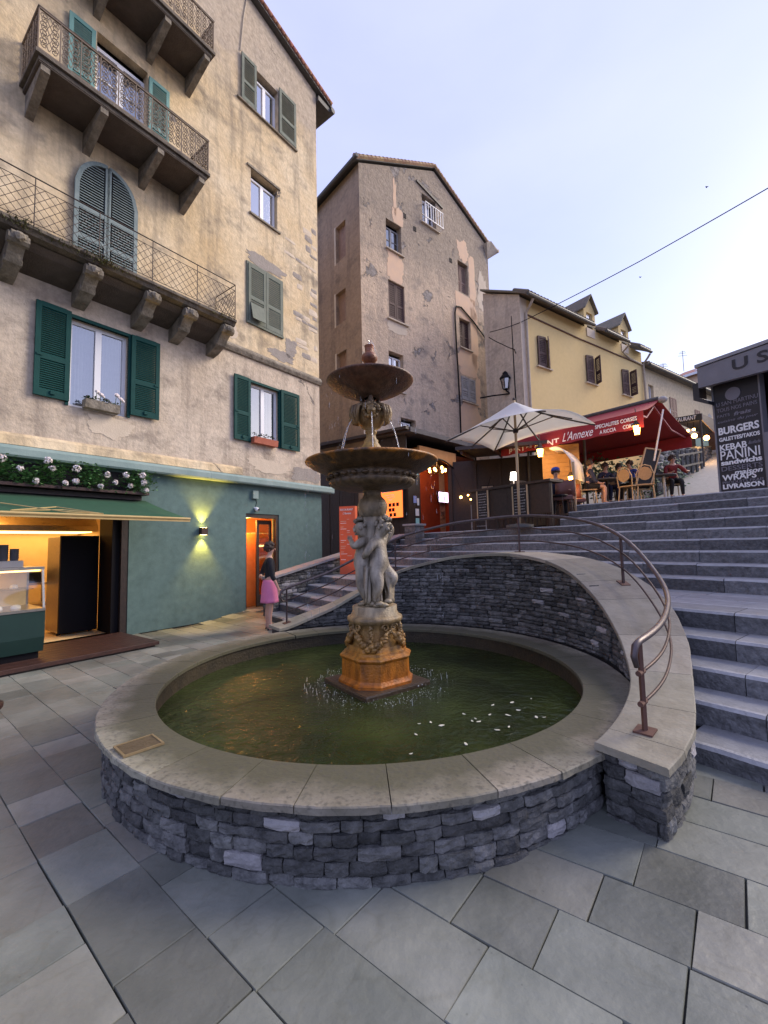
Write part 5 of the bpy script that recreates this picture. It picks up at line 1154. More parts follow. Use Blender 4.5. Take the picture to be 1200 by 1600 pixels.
# ------------------------------------------------------------------ restaurant: dark wooden front, arched entrance, lit menu
RF = Frame((.827, 14.2), R(44))
Z0 = 1.88
T = thing('restaurant_building', 'low dark wooden restaurant front with an orange arched entrance below the stone house', 'restaurant', RF.o, RF.rz)
mb = MB(); rb_ = random.Random(8); x = -.02
def planks(mb_, x0, x1, y, z0, z1, along='x', wd=.16):
    x = x0
    while x < x1 - .01:
        e = min(x + wd * rb_.uniform(.8, 1.2), x1); d = rb_.uniform(0, .015)
        if along == 'x': MB().box(x + .003, e - .003, y - d, y + .04, z0, z1).build('plank', M['wood_dark'], T)
        else: MB().box(y - d, y + .04, x + .003, e - .003, z0, z1).build('plank', M['wood_dark'], T)
        x = e
planks(mb, -.02, .62, 0, 1.3, 4.42); planks(mb, 2.8, 4.4, 0, 1.5, 4.42)
planks(mb, .05, 4.7, 0, .5, 5.25, 'y', .2)
mb.quad((.1, .1, .5), (.1, 5, .5), (.1, 5, 5.3), (.1, .1, 5.3)); mb.quad((.62, 1.8, 1.8), (4.6, 1.8, 1.8), (4.6, 1.8, 5.3), (.62, 1.8, 5.3)); mb.quad((.62, .06, 4.9), (.62, 1.8, 4.9), (4.4, 1.8, 4.9), (4.4, .06, 4.9)); mb.quad((4.4, .06, 1.5), (4.4, 5, 1.5), (4.4, 5, 5.3), (4.4, .06, 5.3))
mb.build('room_shell', M['wood_dark'], T)
q = MB(); q.quad((.65, 1.7, 1.9), (4.35, 1.7, 1.9), (4.35, 1.7, 4.8), (.65, 1.7, 4.8)); q.quad((.65, .06, 1.9), (.65, 1.7, 1.9), (.65, 1.7, 4.8), (.65, .06, 4.8)); q.quad((4.35, .06, 1.9), (4.35, 1.7, 1.9), (4.35, 1.7, 4.8), (4.35, .06, 4.8)); q.quad((.65, .06, 1.89), (4.35, .06, 1.89), (4.35, 1.7, 1.89), (.65, 1.7, 1.89)); q.build('inner_wall', mat('inner_wall_red', (.30, .05, .02), (.36, .07, .025), 3, .8), T)
q = MB(); ar = [(.62, 4.95), (.62, 4.30)] + [(.62 + 2.18 * i / 14, 4.30 + .32 * math.sin(math.pi * i / 14)) for i in range(1, 14)] + [(2.8, 4.30), (2.8, 4.95)]
q.prism([(a_, -.02, z) for a_, z in ar], (0, .09, 0)); q.build('arch_panel', M['ochreP'], T)
q = MB(); q.tube([(a_, -.03, z - .02) for a_, z in ar[1:-1]], .03, 5); q.build('arch_trim', M['black'], T)
q = MB(); q.prism([(-.25, -.38, 5.22), (4.7, -.38, 5.22), (4.7, 5, 5.6), (-.25, 5, 5.6)], (0, 0, .16)); q.build('roof', mat('roof_felt', (.055, .05, .055), (.09, .08, .085), 6, .8), T)
q = MB(); q.prism([(-.45, -.35, 5.28), (-.45, 5, 5.55), (-.25, 5, 5.55), (-.25, -.35, 5.28)], (0, 0, .1)); q.build('side_eaves', M['wood_dark'], T)
# chandelier, screen, stickers
CHs, CHz = RF.px(683, 737, -.8)
t = thing('chandelier', 'branched chandelier with glowing bulbs hanging in the arched restaurant entrance', 'chandelier', RF.w(CHs, .8, CHz), RF.rz)
q = MB(); q.tube([(0, 0, .6), (0, 0, 0)], .015, 5)
bl = MB()
for k in range(7):
    a_ = k * 2 * math.pi / 7; e_ = Vector((math.cos(a_) * .36, math.sin(a_) * .3, .06 * (k % 2))); q.tube([(0, 0, 0), e_ * .6 + Vector((0, 0, -.08)), e_], .012, 5)
    MB().blob(e_ + Vector((0, 0, .05)), (.05, .05, .07), 8, 6).build('bulb', M['warm'], t, True)
q.build('frame', M['iron'], t)
point('chandelier_light', RF.w(1.55, .55, 3.9), (1, .45, .12), 9, .2)
TVs, TVz = RF.px(693, 777, -1.5)
t = thing('television', 'small bright television screen on the red wall inside the restaurant entrance', 'television', RF.w(TVs, 1.5, TVz), RF.rz)
MB().box(-.36, .36, 0, .06, -.24, .24).build('casing', M['black'], t)
q = MB().box(-.33, .33, -.006, -.001, -.21, .21).build('screen', glow('screen_pink', (.80, .62, .85), 1.5), t)
MB().lathe([(.02, -.20), (.075, -.1), (.06, 0), (.035, .05), (.05, .1), (.03, .16)], 10, (.08, -.006, 0), sy=.15).build('picture', glow('screen_figure', (.62, .22, .32), 1.0), q); MB().box(-.33, -.05, -.008, -.0065, -.05, -.0).build('picture', glow('screen_band', (.35, .30, .65), 1.1), q)
for x, z, mt_, w_ in ((.36, 4.02, (.35, .68, .66), .13), (.30, 3.05, (.25, .32, .62), .08), (.46, 2.98, (.75, .75, .74), .05), (.40, 2.62, (.78, .78, .76), .09), (.40, 2.30, (.35, .68, .64), .09)):
    MB().box(x - w_, x + w_, -.03, -.022, z - .12, z + .12).build('door_sticker', mat('sticker', mt_, None, rough=.4), T)
MB().box(2.95, 3.2, -.03, -.022, 2.7, 3.15).build('notice', M['letterW'], T); MB().box(3.0, 3.14, -.03, -.022, 2.1, 2.6).build('notice', M['woodL'], T)
q = MB(); q.tube([(3.0, -.05, 4.1), (3.1, -.06, 3.9), (3.12, -.06, 3.7)], .015, 5); q.build('cable', M['white'], T)
# lit menu on the side wall
t = thing('menu_poster', 'large lit orange menu poster on the dark restaurant wall behind the fountain', 'poster', RF.w(-.05, .82, 3.08), RF.rz)
q = MB(); q.box(-.05, 0, -.68, .68, -.66, .66); q.build('frame', M['wood_dark'], t)
pm = glow('poster_face', (1, .16, .03), .9); bd = MB().box(-.058, -.051, -.64, .64, -.62, .62).build('sheet', pm, t)
for i in range(7):
    for j in range(1): pass
for r_, row in enumerate(((.05, .22, .40), (.05, .2), (.08, .26))):
    for c_ in row: MB().box(-.066, -.059, -(.02 + c_) - .06, -(.02 + c_) + .06, -.18 - .17 * r_ - .06, -.18 - .17 * r_ + .06).build('picture', M['black'], bd)
for i, z in enumerate((.28, .16, .08, 0)): MB().box(-.064, -.059, -.3 + .04 * i, .3 - .1 * i, z - .010, z + .010).build('text_line', M['letterW'], bd)
text("L'Annexe", t, (-.06, .3, .44), (0, -1, 0), ZF, .10, .55, 'letterW', .3)
point('menu_light', RF.w(-.5, .8, 3.9), (1, .5, .15), 5, .1)
# free standing orange menu
p = st(-7.0, 5.75, .86); p = at_z(544, 897, .865); t = thing('menu_stand', 'tall orange menu stand with white lettering standing beside the stairs', 'sign', p, R(-18))
MB().box(-.20, .22, -.03, .12, .0, 1.66).build('panel', M['orange'], t)
text('RESTAURANT', t, (-.17, -.036, 1.55), XF, ZF, .05, .34); text("L'Annexe", t, (-.10, -.036, 1.46), XF, ZF, .055, .22, shear=.3)
rl = random.Random(6)
for i in range(26):
    z = 1.38 - i * .047; a_ = rl.choice((-.17, .0, -.17)); 
    if rl.random() < .8: MB().box(a_, a_ + rl.uniform(.06, .18), -.034, -.0305, z, z + .010).build('text_line', M['coatP'] if rl.random() < .6 else M['letterW'], t)
# stone pier at the foot of the restaurant corner
pp = at_d(648, 846, 12.3); t = thing('stone_pier', 'short pale stone pier at the head of the low wall by the restaurant', 'pier', (pp.x, pp.y, 1.2), RF.rz)
for k in range(5): MB().cbox(-.2 + rl.uniform(-.01, .01), .2, -.2, .2, k * .175, k * .175 + .17, .015, .01).build('stone', M['granite'], t)
MB().cbox(-.24, .24, -.24, .24, .875, .93, .01).build('cap', M['landing'], t)

# dark bar terrace: back wall with windows, roof, counter
PF = Frame((3.0, 15.9), R(109)); G = thing('bar_shelter', 'dark wooden bar shelter with small framed panes in front of the yellow house', 'shelter', PF.o, PF.rz)
q = MB(); q.box(-.6, 3.2, .02, .08, 1.6, 4.6); q.build('back_wall', M['wood_dark'], G)
for x in (-.5, .42, 1.3, 2.2, 3.1): MB().box(x - .06, x + .06, -.06, .018, Z0, 4.5).build('post', M['wood_dark'], G)
for x, z, w_, h in ((.85, 3.38, .2, .22), (.87, 2.83, .22, .26), (1.75, 3.3, .08, .2), (2.55, 3.0, .17, .3), (2.98, 3.0, .05, .3)):
    f_ = MB().box(x - w_ - .03, x + w_ + .03, -.03, .015, z - h - .03, z + h + .03).build('picture_frame', M['black'], G)
    MB().box(x - w_, x + w_, -.04, -.031, z - h, z + h).build('pane', M['shutGr'], f_); q = MB(); q.bar((x - w_ * .5, -.045, z - h * .8), (x + w_ * .8, -.045, z + h * .8), .012, .03); q.build('cut_mark', M['black'], f_)
q = MB(); q.lathe([(.001, 0), (.30, 0), (.30, .03), (.001, .03)], 20); o = q.build('oval_sign', M['shutGr'], G); o.location = (1.95, -.04, 3.62); o.rotation_euler = (R(90), 0, 0); o.scale = (1, .33, 1)
text('BISTRO', G, (1.75, -.08, 3.60), XF, ZF, .07, .4, 'letterD')
q = MB(); q.prism([(.25, -3.2, 4.35), (3.3, -2.9, 4.35), (3.3, .1, 4.72), (.25, .1, 4.72)], (0, 0, .10)); q.build('roof', M['wood_dark'], G)
for x in (.4, 1.4, 2.4): MB().bar((x, -3.0, 4.30), (x, .05, 4.66), .07, .09).build('rafter', M['wood_red'], G)
t = thing('fairy_lights', 'string of small warm bulbs hanging inside the dark bar', 'lights', PF.w(0, -.25, 0), PF.rz)
MB().tube([(-.3, 0, 4.1), (-.05, 0, 3.45), (.3, 0, 3.28), (.8, 0, 3.3), (1.0, 0, 3.9)], .008, 4).build('cord', M['black'], t)
for x, z in ((-.08, 3.22), (.18, 3.28), (.27, 3.12), (.46, 3.24)): MB().blob((x, -.05, z), .05 if x < 0 else .032, 8, 6).build('bulb', M['warm'], t, True)
BF = Frame((2.34, 11.63), R(143.1)); BL = 2.36
t = thing('bar_counter', 'dark wooden high bar counter along the edge of the restaurant platform', 'counter', BF.o + Vector((0, 0, Z0)), BF.rz)
q = MB(); q.cbox(-.05, BL + .05, .0, .55, 1.04, 1.10, .008); q.build('top', M['wood_dark'], t)
x = 0
while x < BL - .02: e = min(x + .59, BL); MB().box(x + .004, e - .004, .06, .09, .33, 1.038).build('panel', M['wood_dark'], t); x = e
for x in (.03, .8, 1.6, BL - .03): MB().box(x - .035, x + .035, .093, .16, 0, 1.038).build('leg', M['wood_dark'], t)
for x, w_, lab in ((.42, .32, 'left chalkboard menu in a pale frame leaning on the bar front'), (1.58, .38, 'right chalkboard menu in a pale frame leaning on the bar front')):
    c = thing('chalkboard', lab, 'chalkboard', BF.w(x, .03, Z0 + .30), BF.rz); hh = .74; 
    MB().box(-w_ / 2, w_ / 2, -.012, .01, 0, hh).build('board', M['chalk'], c)
    for a_ in ((-w_ / 2 - .035, -w_ / 2, 0, hh), (w_ / 2, w_ / 2 + .035, 0, hh), (-w_ / 2 - .035, w_ / 2 + .035, hh, hh + .035), (-w_ / 2 - .035, w_ / 2 + .035, -.035, 0)): MB().box(a_[0], a_[1], -.02, .012, a_[2], a_[3]).build('frame', M['woodL'], c)
    for i in range(9):
        a_ = -w_ / 2 + .03; q = MB()
        while a_ < w_ / 2 - .06: l_ = rl.uniform(.02, .07); q.box(a_, a_ + l_, -.0155, -.0125, hh - .1 - i * .07, hh - .1 - i * .07 + rl.uniform(.012, .024)); a_ += l_ + .012
        tag(q.build('chalk_writing', M['shutGr'], c), kind='stuff')
q = MB(); t = thing('table_lamp', 'little white shaded lamp on the bar counter', 'lamp', BF.w(1.22, .3, Z0 + 1.10), BF.rz)
MB().lathe([(.09, .14), (.065, .34)], 16, cap=True).build('shade', M['warmW'], t, True); MB().lathe([(.06, 0), (.06, .015), (.015, .03), (.015, .14)], 12).build('foot', M['canvas'], t)
for i, x in enumerate((.35, .85, 1.35, 1.85, 2.2)):
    c = thing('bar_stool', ['black bar stool at the left end behind the counter', 'black bar stool behind the left chalkboard', 'black bar stool below the table lamp', 'black bar stool behind the right chalkboard', 'black bar stool at the right end behind the counter'][i], 'stool', BF.w(x, .75, Z0), BF.rz, 'bar stools')
    MB().lathe([(.17, .72), (.19, .75), (.17, .78)], 14).build('seat', M['black'], c)
    for sx in (-1, 1):
        for sy in (-1, 1): MB().tube([(sx * .12, sy * .12, .73), (sx * .20, sy * .20, 0)], .012, 5).build('leg', M['iron'], c)
    q = MB(); q.tube([(.16 * math.cos(k * .785), .16 * math.sin(k * .785), .30) for k in range(8)], .009, 5, closed=True); q.build('foot_ring', M['iron'], c)
for i, (px, d, lab) in enumerate(((884, 10.4, 'red brown leather high chair nearest the bar end'), (900, 11.2, 'red brown leather high chair behind the first one'))):
    p = at_d(px, 820, d); c = thing('high_chair', lab, 'chair', (p.x, p.y, Z0), R(-30 + 20 * i), 'leather high chairs at the bar end')
    MB().cbox(-.22, .22, -.22, .22, .66, .76, .03).build('seat', M['leather'], c)
    q = MB(); q.add([(x, .20 + .05 * (1 - (x / .22) ** 2) + .06 * k, .76 + .42 * k) for k in (0, .5, 1) for x in (-.22, -.11, 0, .11, .22)], [(r_ * 5 + k, r_ * 5 + k + 1, r_ * 5 + k + 6, r_ * 5 + k + 5) for r_ in range(2) for k in range(4)]); o = q.build('backrest', M['leather'], c, True); o.modifiers.new('t', 'SOLIDIFY').thickness = .05
    for sx in (-1, 1):
        for sy in (-1, 1): MB().tube([(sx * .17, sy * .17, .67), (sx * .23, sy * .23, 0)], .014, 5).build('leg', M['iron'], c)
t = thing('metal_barrier', 'thin pale metal rail standing at the left end of the bar', 'rail', at_d(738, 834, 11.9), BF.rz); t.location.z = Z0
q = MB(); q.tube([(0, 0, 0), (0, 0, .72), (.12, 0, .74)], .016, 6); q.tube([(.5, 0, 0), (.5, 0, .35)], .016, 6); q.tube([(0, 0, .12), (.5, 0, .12)], .012, 6); q.build('rail', M['shutGr'], t)
# umbrella
uc = Vector((3.05, 10.2, Z0)); t = thing('parasol', 'large cream square parasol open over the bar', 'parasol', uc)
cn = [at_z(697, 688, 4.06) - uc, at_z(852, 640, 4.06) - uc, at_z(930, 662, 4.06) - uc, at_z(772, 704, 4.06) - uc]; ap = Vector((0.02, 0, 2.92))
zc = sum(c.z for c in cn) / 4
for c in cn: c.z = zc
ct = sum(cn, Vector()) / 4; ap.x, ap.y = ct.x, ct.y
pole = MB(); pole.tube([(ap.x, ap.y, .05), (ap.x, ap.y, 2.95)], .03, 10); pole.build('pole', M['woodL'], t, True); MB().blob((ap.x, ap.y, 2.98), .04, 8, 6).build('finial', M['wood_dark'], t)
MB().lathe([(.3, 0), (.3, .06), (.05, .09)], 20, (ap.x, ap.y, 0)).build('foot', M['gutter'], t)
for k in range(4):
    a_, b_ = cn[k], cn[(k + 1) % 4]; vs = []; n = 8
    for i in range(n + 1):
        for j in range(n + 1):
            f, h = i / n, j / n; e_ = a_.lerp(b_, h); p = ap.lerp(e_, f); p.z -= .05 * math.sin(math.pi * f) - .12 * math.sin(math.pi * h) * f * f * f; vs.append(p)
    q = MB().add(vs, [(i * (n + 1) + j, i * (n + 1) + j + 1, (i + 1) * (n + 1) + j + 1, (i + 1) * (n + 1) + j) for i in range(n) for j in range(n)])
    o = q.build('canvas_panel', M['canvas'], t, True, True); o.modifiers.new('t', 'SOLIDIFY').thickness = .004
hub = Vector((ap.x, ap.y, zc + .05))
for k in range(8):
    e_ = cn[k // 2] if k % 2 == 0 else cn[k // 2].lerp(cn[(k // 2 + 1) % 4], .5)
    mid = ap.lerp(e_, .5) - Vector((0, 0, .10)); q = MB(); q.bar(ap - Vector((0, 0, .04)), mid, .025, .025); q.bar(mid, e_ - Vector((0, 0, .035)), .025, .025); rb_o = q.build('rib', M['wood_dark'], t); MB().bar(hub, mid, .02, .02).build('strut', M['wood_dark'], rb_o)
MB().lathe([(.05, -.05), (.07, 0), (.05, .05)], 10, hub).build('hub', M['wood_dark'], t)
# cream curved blind at the end of the bar
cb0 = at_d(858, 700, 11.6); t = thing('curved_blind', 'cream curved fabric blind at the right end of the bar roof', 'blind', cb0)
vs = []; e1 = at_d(893, 722, 10.6) - cb0; 
for i in range(13):
    f = i / 12; p = Vector((e1.x * f, e1.y * f, e1.z * f + .20 * math.sin(f * math.pi * .9)))
    for s_ in (0, 1): vs.append(p + Vector((.8, 1.0, 0)) * s_ * .8)
vs += [e1 + Vector((.03, -.02, -.4)), e1 + Vector((.67, .78, -.4))]
q = MB().add(vs, [(2 * i, 2 * i + 2, 2 * i + 3, 2 * i + 1) for i in range(13)]); o = q.build('fabric', M['canvas'], t, True); o.modifiers.new('t', 'SOLIDIFY').thickness = .02
MB().tube([e1 + Vector((.03, -.02, 0)), e1 + Vector((.03, -.02, -2.2))], .03, 6).build('post', M['woodL'], t)
q = MB(); pw = at_d(880, 740, 12.3)
t = thing('wooden_hut', 'small honey coloured plank hut beside the bar, lit by a lamp', 'hut', (pw.x, pw.y, 2.0), PF.rz)
for i in range(11): MB().box(-.55, .45, 0, .03, .9 + i * .13, .9 + i * .13 + .125).build('board', mat('honey_wood', (.40, .22, .08), (.48, .28, .11), 10, .6) if i == 0 else bpy.data.materials['honey_wood'], t)
MB().box(-.5, .4, .035, .8, 0, 2.3).build('body', M['wood_dark'], t)
# wall lanterns glowing
def glow_lamp(px, py, d, label, s=1.0, e=14):
    p = at_d(px, py, d); t = thing('lantern', label, 'lantern', p, 0, 'glowing lanterns'); lantern(t, .62 * s, M['iron'], glow('lantern_glow', (1, .46, .08), 12) if 'lantern_glow' not in bpy.data.materials else bpy.data.materials['lantern_glow'])
    MB().tube([(0, 0, .2), (0, .02, .5)], .012, 5).build('hanger', M['iron'], t); point('lantern_light', p + Vector((-.1, -.28, -.28)), (1, .55, .18), e, .12)
glow_lamp(995, 669, 10.35, 'glowing orange lantern under the right end of the red awning'); glow_lamp(844, 705, 11.9, 'glowing orange lantern under the lettering of the red awning'); glow_lamp(892, 747, 11.4, 'glowing orange lantern on the corner of the honey coloured hut', .8, 9)

# ------------------------------------------------------------------ red awning
ft, rg, fr2 = at_d(1005, 641, 10.2), at_d(1030, 624, 11.3), at_d(1080, 680, 12.8)
ed = Vector((-.616, .788, 0)); LA = 4.15
t = thing('red_awning', 'big dark red double awning with white lettering over the terrace tables', 'awning', (rg.x, rg.y, 2.5))
O = Vector((rg.x, rg.y, 2.5)); ft, rg, fr2 = ft - O, rg - O, fr2 - O
def sheet(name, a_, b_, sag=.05, n=10, m=8):
    vs = []
    for i in range(n + 1):
        for j in range(m + 1):
            f, h = i / n, j / m; p = a_.lerp(b_, f) + ed * LA * h; p.z -= sag * math.sin(math.pi * f); vs.append(p)
    o = MB().add(vs, [(i * (m + 1) + j, i * (m + 1) + j + 1, (i + 1) * (m + 1) + j + 1, (i + 1) * (m + 1) + j) for i in range(n) for j in range(m)]).build(name, M['awnR'], t, True); o.modifiers.new('t', 'SOLIDIFY').thickness = .006; return o
sheet('front_slope', rg, ft); sheet('rear_slope', rg, fr2)
vf = MB(); vs = []; n = 40
for i in range(n + 1):
    f = i / n; p = ft + ed * LA * f; z = -.42 + .012 * math.sin(i * 1.3); vs += [p + Vector((0, 0, -.004)), p + Vector((-.03, -.03, z))]
o = MB().add(vs, [(2 * i, 2 * i + 2, 2 * i + 3, 2 * i + 1) for i in range(n)]).build('valance', M['awnR'], t); o.modifiers.new('t', 'SOLIDIFY').thickness = .006
vs = []
for i in range(n + 1):
    f = i / n; p = fr2 + ed * LA * f; vs += [p, p + Vector((0, 0, -.36))]
o = MB().add(vs, [(2 * i, 2 * i + 2, 2 * i + 3, 2 * i + 1) for i in range(n)]).build('valance', M['awnR'], t); o.modifiers.new('t', 'SOLIDIFY').thickness = .006
MB().tube([rg + Vector((0, 0, .03)), rg + ed * LA + Vector((0, 0, .03))], .06, 8).build('ridge_tube', M['gutter'], t); MB().blob(rg - ed * .08 + Vector((0, 0, -.03)), (.12, .12, .09), 8, 6).build('motor', M['shutGr'], t)
for a_ in (ft, fr2):
    m_ = rg.lerp(a_, .5) + Vector((0, 0, -.3))
    for h in (.15, LA - .3): MB().bar(rg + ed * h - Vector((0, 0, .15)), m_ + ed * h, .04, .04).bar(m_ + ed * h, a_ + ed * h - Vector((0, 0, .05)), .04, .04).build('arm', mat('awning_arm', (.32, .05, .06), None, rough=.5) if 'awning_arm' not in bpy.data.materials else bpy.data.materials['awning_arm'], t)
for h in (2.1, LA - .1): MB().tube([rg + ed * h, Vector((rg.x, rg.y, 0)) + ed * h], .04, 8).build('post', M['gutter'], t)
MB().tube([at_d(1036, 640, 11.2) - O, at_d(1022, 720, 11.2) - O], .022, 6).build('crank_rod', M['white'], t)
nv = ed.cross(Vector((0, 0, 1))).normalized()
if nv.y > 0: nv = -nv
def vt(body, h0, w_, dz, hh, **k):   # lettering on the front valance; h0 metres from its left end
    text(body, t, ft + ed * (LA - h0) + nv * .034 + Vector((0, 0, dz)), -ed, Vector((.06, .06, 1)), hh, w_, **k)
vt('RESTAURANT', .31, 1.66, -.39, .175, bold=.02); vt("L'Annexe", 2.07, .86, -.36, .25, shear=.4); vt('SPECIALITES CORSES', 2.99, 1.02, -.21, .10, bold=.015); vt('A RICCIA      CORTI', 3.10, .86, -.37, .10, bold=.015)

# ------------------------------------------------------------------ snack kiosk at the right
KF = Frame((6.321, 8.0), R(153)); K = thing('snack_kiosk', 'dark grey snack kiosk with a lettered black panel at the head of the steps', 'kiosk', KF.o, KF.rz)
KZ = 2.40
MB().box(0, .69, .0, .16, KZ, 4.42).build('menu_panel', M['letterD'], K); MB().box(-.03, -.001, -.01, .17, KZ, 4.42).build('panel_edge', M['kiosk'], K); MB().box(.691, .715, -.01, .17, KZ, 4.42).build('panel_edge', M['kiosk'], K)
q = MB(); q.prism([(-.10, -.30, 4.38), (3.4, -.30, 4.22), (3.4, -.30, 4.80), (-.10, -.30, 4.76)], (0, .1, 0)); q.build('fascia', M['kiosk'], K)
q = MB(); q.prism([(-.13, -.32, 4.775), (3.4, -.32, 4.815), (3.4, 2.4, 4.9), (-.13, 2.4, 4.9)], (0, 0, .06)); q.build('roof', M['shutGr'], K)
q = MB(); q.prism([(-.25, -.2, 4.52), (-.14, -.2, 4.52), (-.14, -.2, 4.22), (.0, -.2, 4.12), (-.0, -.2, 4.05), (-.25, -.2, 4.2)], (0, .25, 0)); q.build('bracket', M['letterD'], K)
q = MB(); q.box(.72, 3.4, .9, 1.0, KZ, 4.8); q.box(.0, .1, .17, 2.3, KZ, 4.8); q.box(.1, 3.4, 2.2, 2.3, KZ, 4.8); q.build('inner_wall', M['wood_red'], K); MB().box(.72, 3.4, -.05, .5, KZ, KZ + .95).build('serving_counter', M['kiosk'], K); MB().box(-.1, 3.4, -.2, 2.3, 4.45, 4.5).build('ceiling', M['letterD'], K)
b_ = MB().lathe([(.001, 0), (.12, 0), (.12, .012), (.001, .012)], 24).build('badge', M['letterG'], K); b_.location = (.31, -.003, 4.18); b_.rotation_euler = (R(90), 0, 0)
text('U SAN MARTINU', K, (.46, -.306, 4.50), (1, 0, -.02), ZF, .20, 2.8, 'letterD', bold=.02)
kt = [('U SAN MARTINU', 4.00, .075, .64, 'letterG', 0, .0), ('TOUS NOS PAINS', 3.89, .07, .62, 'letterG', 0, 0), ('FAITS', 3.79, .05, .2, 'letterG', 0, 0), ('frais', 3.77, .07, .26, 'letterG', .2, .02), ('cuisine du jour', 3.67, .06, .62, 'letterG', .3, 0), ('BURGERS', 3.46, .14, .62, 'letterW', 0, .03), ('GALETTES/TAKOS', 3.335, .075, .62, 'letterW', 0, .03), ('KEBAB', 3.16, .115, .42, 'letterW', 0, .02), ('&salade', 3.20, .06, .18, 'letterG', .3, 0), ('PANINI', 2.985, .17, .60, 'letterW', 0, .0), ('sandwichs', 2.885, .095, .62, 'letterW', 0, .035), ('DESSERTS', 2.775, .085, .62, 'letterG', 0, .0), ('maison', 2.685, .085, .42, 'letterW', .25, .02), ('WRAPS', 2.595, .11, .52, 'letterW', 0, .02), ('PRODUITS FRAIS', 2.535, .05, .62, 'letterG', 0, .0), ('LIVRAISON', 2.44, .09, .62, 'letterW', 0, .035)]
for s_, z, h, w_, mt_, sh_2, bo in kt: text(s_, K, ({'frais': .30, '&salade': .48, 'maison': .23}.get(s_, .035), -.004, z), (1, 0, -.005), ZF, h, w_, mt_, sh_2, bo)
# second restaurant up the street
p = at_d(1100, 662, 19); q0 = at_d(1050, 664, 21.5)
t = thing('dark_awning', 'dark awning of a second restaurant farther up the street', 'awning', (p.x, p.y, 4)); O = Vector((p.x, p.y, 4)); a_, b_ = at_d(1045, 664, 19.0) - O, at_d(1097, 656, 17.6) - O; bk = Vector((2.2, 1.5, -.9)); up_ = Vector((0, 0, .28))
q = MB(); q.add([a_, b_, b_ + up_ * 1, a_ + up_], [(0, 1, 2, 3)]); o = q.build('valance', M['letterD'], t); o.modifiers.new('t', 'SOLIDIFY').thickness = .03
q = MB(); q.add([a_ + up_, b_ + up_, b_ + up_ + Vector((3.0, 2.0, -.2)), a_ + up_ + Vector((3.0, 2.0, -.2))], [(0, 1, 2, 3)]); o = q.build('canvas', M['letterD'], t); o.modifiers.new('t', 'SOLIDIFY').thickness = .03
q = MB(); q.add([b_ + up_, b_, b_ + Vector((3.0, 2, -1.2)), b_ + up_ + Vector((3.0, 2.0, -.2))], [(0, 1, 2, 3)]); o = q.build('side_sheet', M['wood_red'], t); o.modifiers.new('t', 'SOLIDIFY').thickness = .03
text('RESTAURANT', t, a_ + Vector((-.02, -.05, .06)), b_ - a_, ZF, .17, (b_ - a_).length * .82)
for k in (0.1, .95): MB().tube([a_.lerp(b_, k), a_.lerp(b_, k) + Vector((0, 0, -2.6))], .04, 6).build('post', M['wood_dark'], t)
sc_ = at_d(1120, 690, 21); sh = thing('street_shopfront', 'dim brown shop front with warm lamps under the dark awning', 'shop', (sc_.x, sc_.y, 4.6), R(90 - 150))
MB().box(-3.5, 3.5, 0, .2, -.6, 2.3).build('wall', M['wood_red'], sh); MB().box(-.9, -.35, -.04, -.002, .3, 2.0).build('door_sign', mat('pale_blue_sign', (.35, .60, .62), None, rough=.5), sh)
for x in (-2.2, .5): MB().box(x, x + .9, -.03, -.002, .9, 2.1).build('window', M['woodL'], sh)
for px, py, d in ((1085, 681, 18.6), (1104, 684, 18.4), (1075, 673, 19.0), (1084, 671, 19.0)):
    c = thing('hanging_bulb', ['glowing round lamp lowest under the dark awning', 'glowing lamp at the right under the dark awning', 'small glowing bulb at the left under the dark awning', 'small glowing bulb highest under the dark awning'][[1085, 1104, 1075, 1084].index(px)], 'lamp', at_d(px, py, d), 0, 'lamps of the second restaurant')
    MB().blob((0, 0, 0), .11 if px in (1085, 1104) else .06, 10, 8).build('bulb', M['warm'], c, True); MB().tube([(0, 0, .08), (0, 0, .5)], .01, 4).build('cord', M['black'], c)
point('street_shop_light', at_d(1092, 690, 18), (1, .55, .2), 40, .3)
# dry stone wall and rail beside the street
w0, w1_ = at_d(1028, 737, 14.6), at_d(1112, 722, 19.5); t = thing('street_wall', 'rough dry stone wall along the far side of the rising street', 'wall')
dv = (w1_ - w0); L_ = Vector((dv.x, dv.y, 0)).length; du = Vector((dv.x, dv.y, 0)).normalized(); fn = math.atan2(-du.x, du.y)
ba = lambda s: w0.z + dv.z * s / L_
q = MB(); q.prism([w0 + Vector((.1, .2, -.5)), w1_ + Vector((.1, .2, -.5)), w1_ + Vector((.1, .2, .8)), w0 + Vector((.1, .2, .8))], (0.25, .3, 0)); q.build('wall_core', M['mortar'], t)
lay_stones(t, lambda s: (w0 + du * s, math.atan2(-.8, .6) - R(20)), 0, L_, lambda s: ba(s) - .9, lambda s: ba(s) + .75 + .12 * noise.noise(Vector((s, 0, 0))), (.09, .16), (.18, .45), .25, 61, .45, 150, .012, proud=.04)
t = thing('street_fence', 'dark slatted fence in front of the dry stone wall by the street', 'fence', at_d(1078, 736, 16))
for i in range(6):
    p = at_d(1060 + i * 7.4, 741 - i * 1.8, 15.6 + i * .35) - t.location; MB().box(p.x - .04, p.x + .04, p.y - .03, p.y + .03, p.z - .1, p.z + .82).build('post', M['gutter'], t)
for dz in (.25, .68): MB().bar(at_d(1060, 741, 15.62) - t.location + Vector((0, -.05, dz)), at_d(1097, 732, 17.35) - t.location + Vector((0, -.05, dz)), .04, .07).build('rail', M['gutter'], t)
t = thing('shrub', 'dark bushy shrub behind the diners under the red awning', 'shrub', at_d(962, 760, 14.5)); t.location.z = 2.9
lf = MB(); rp_ = random.Random(3)
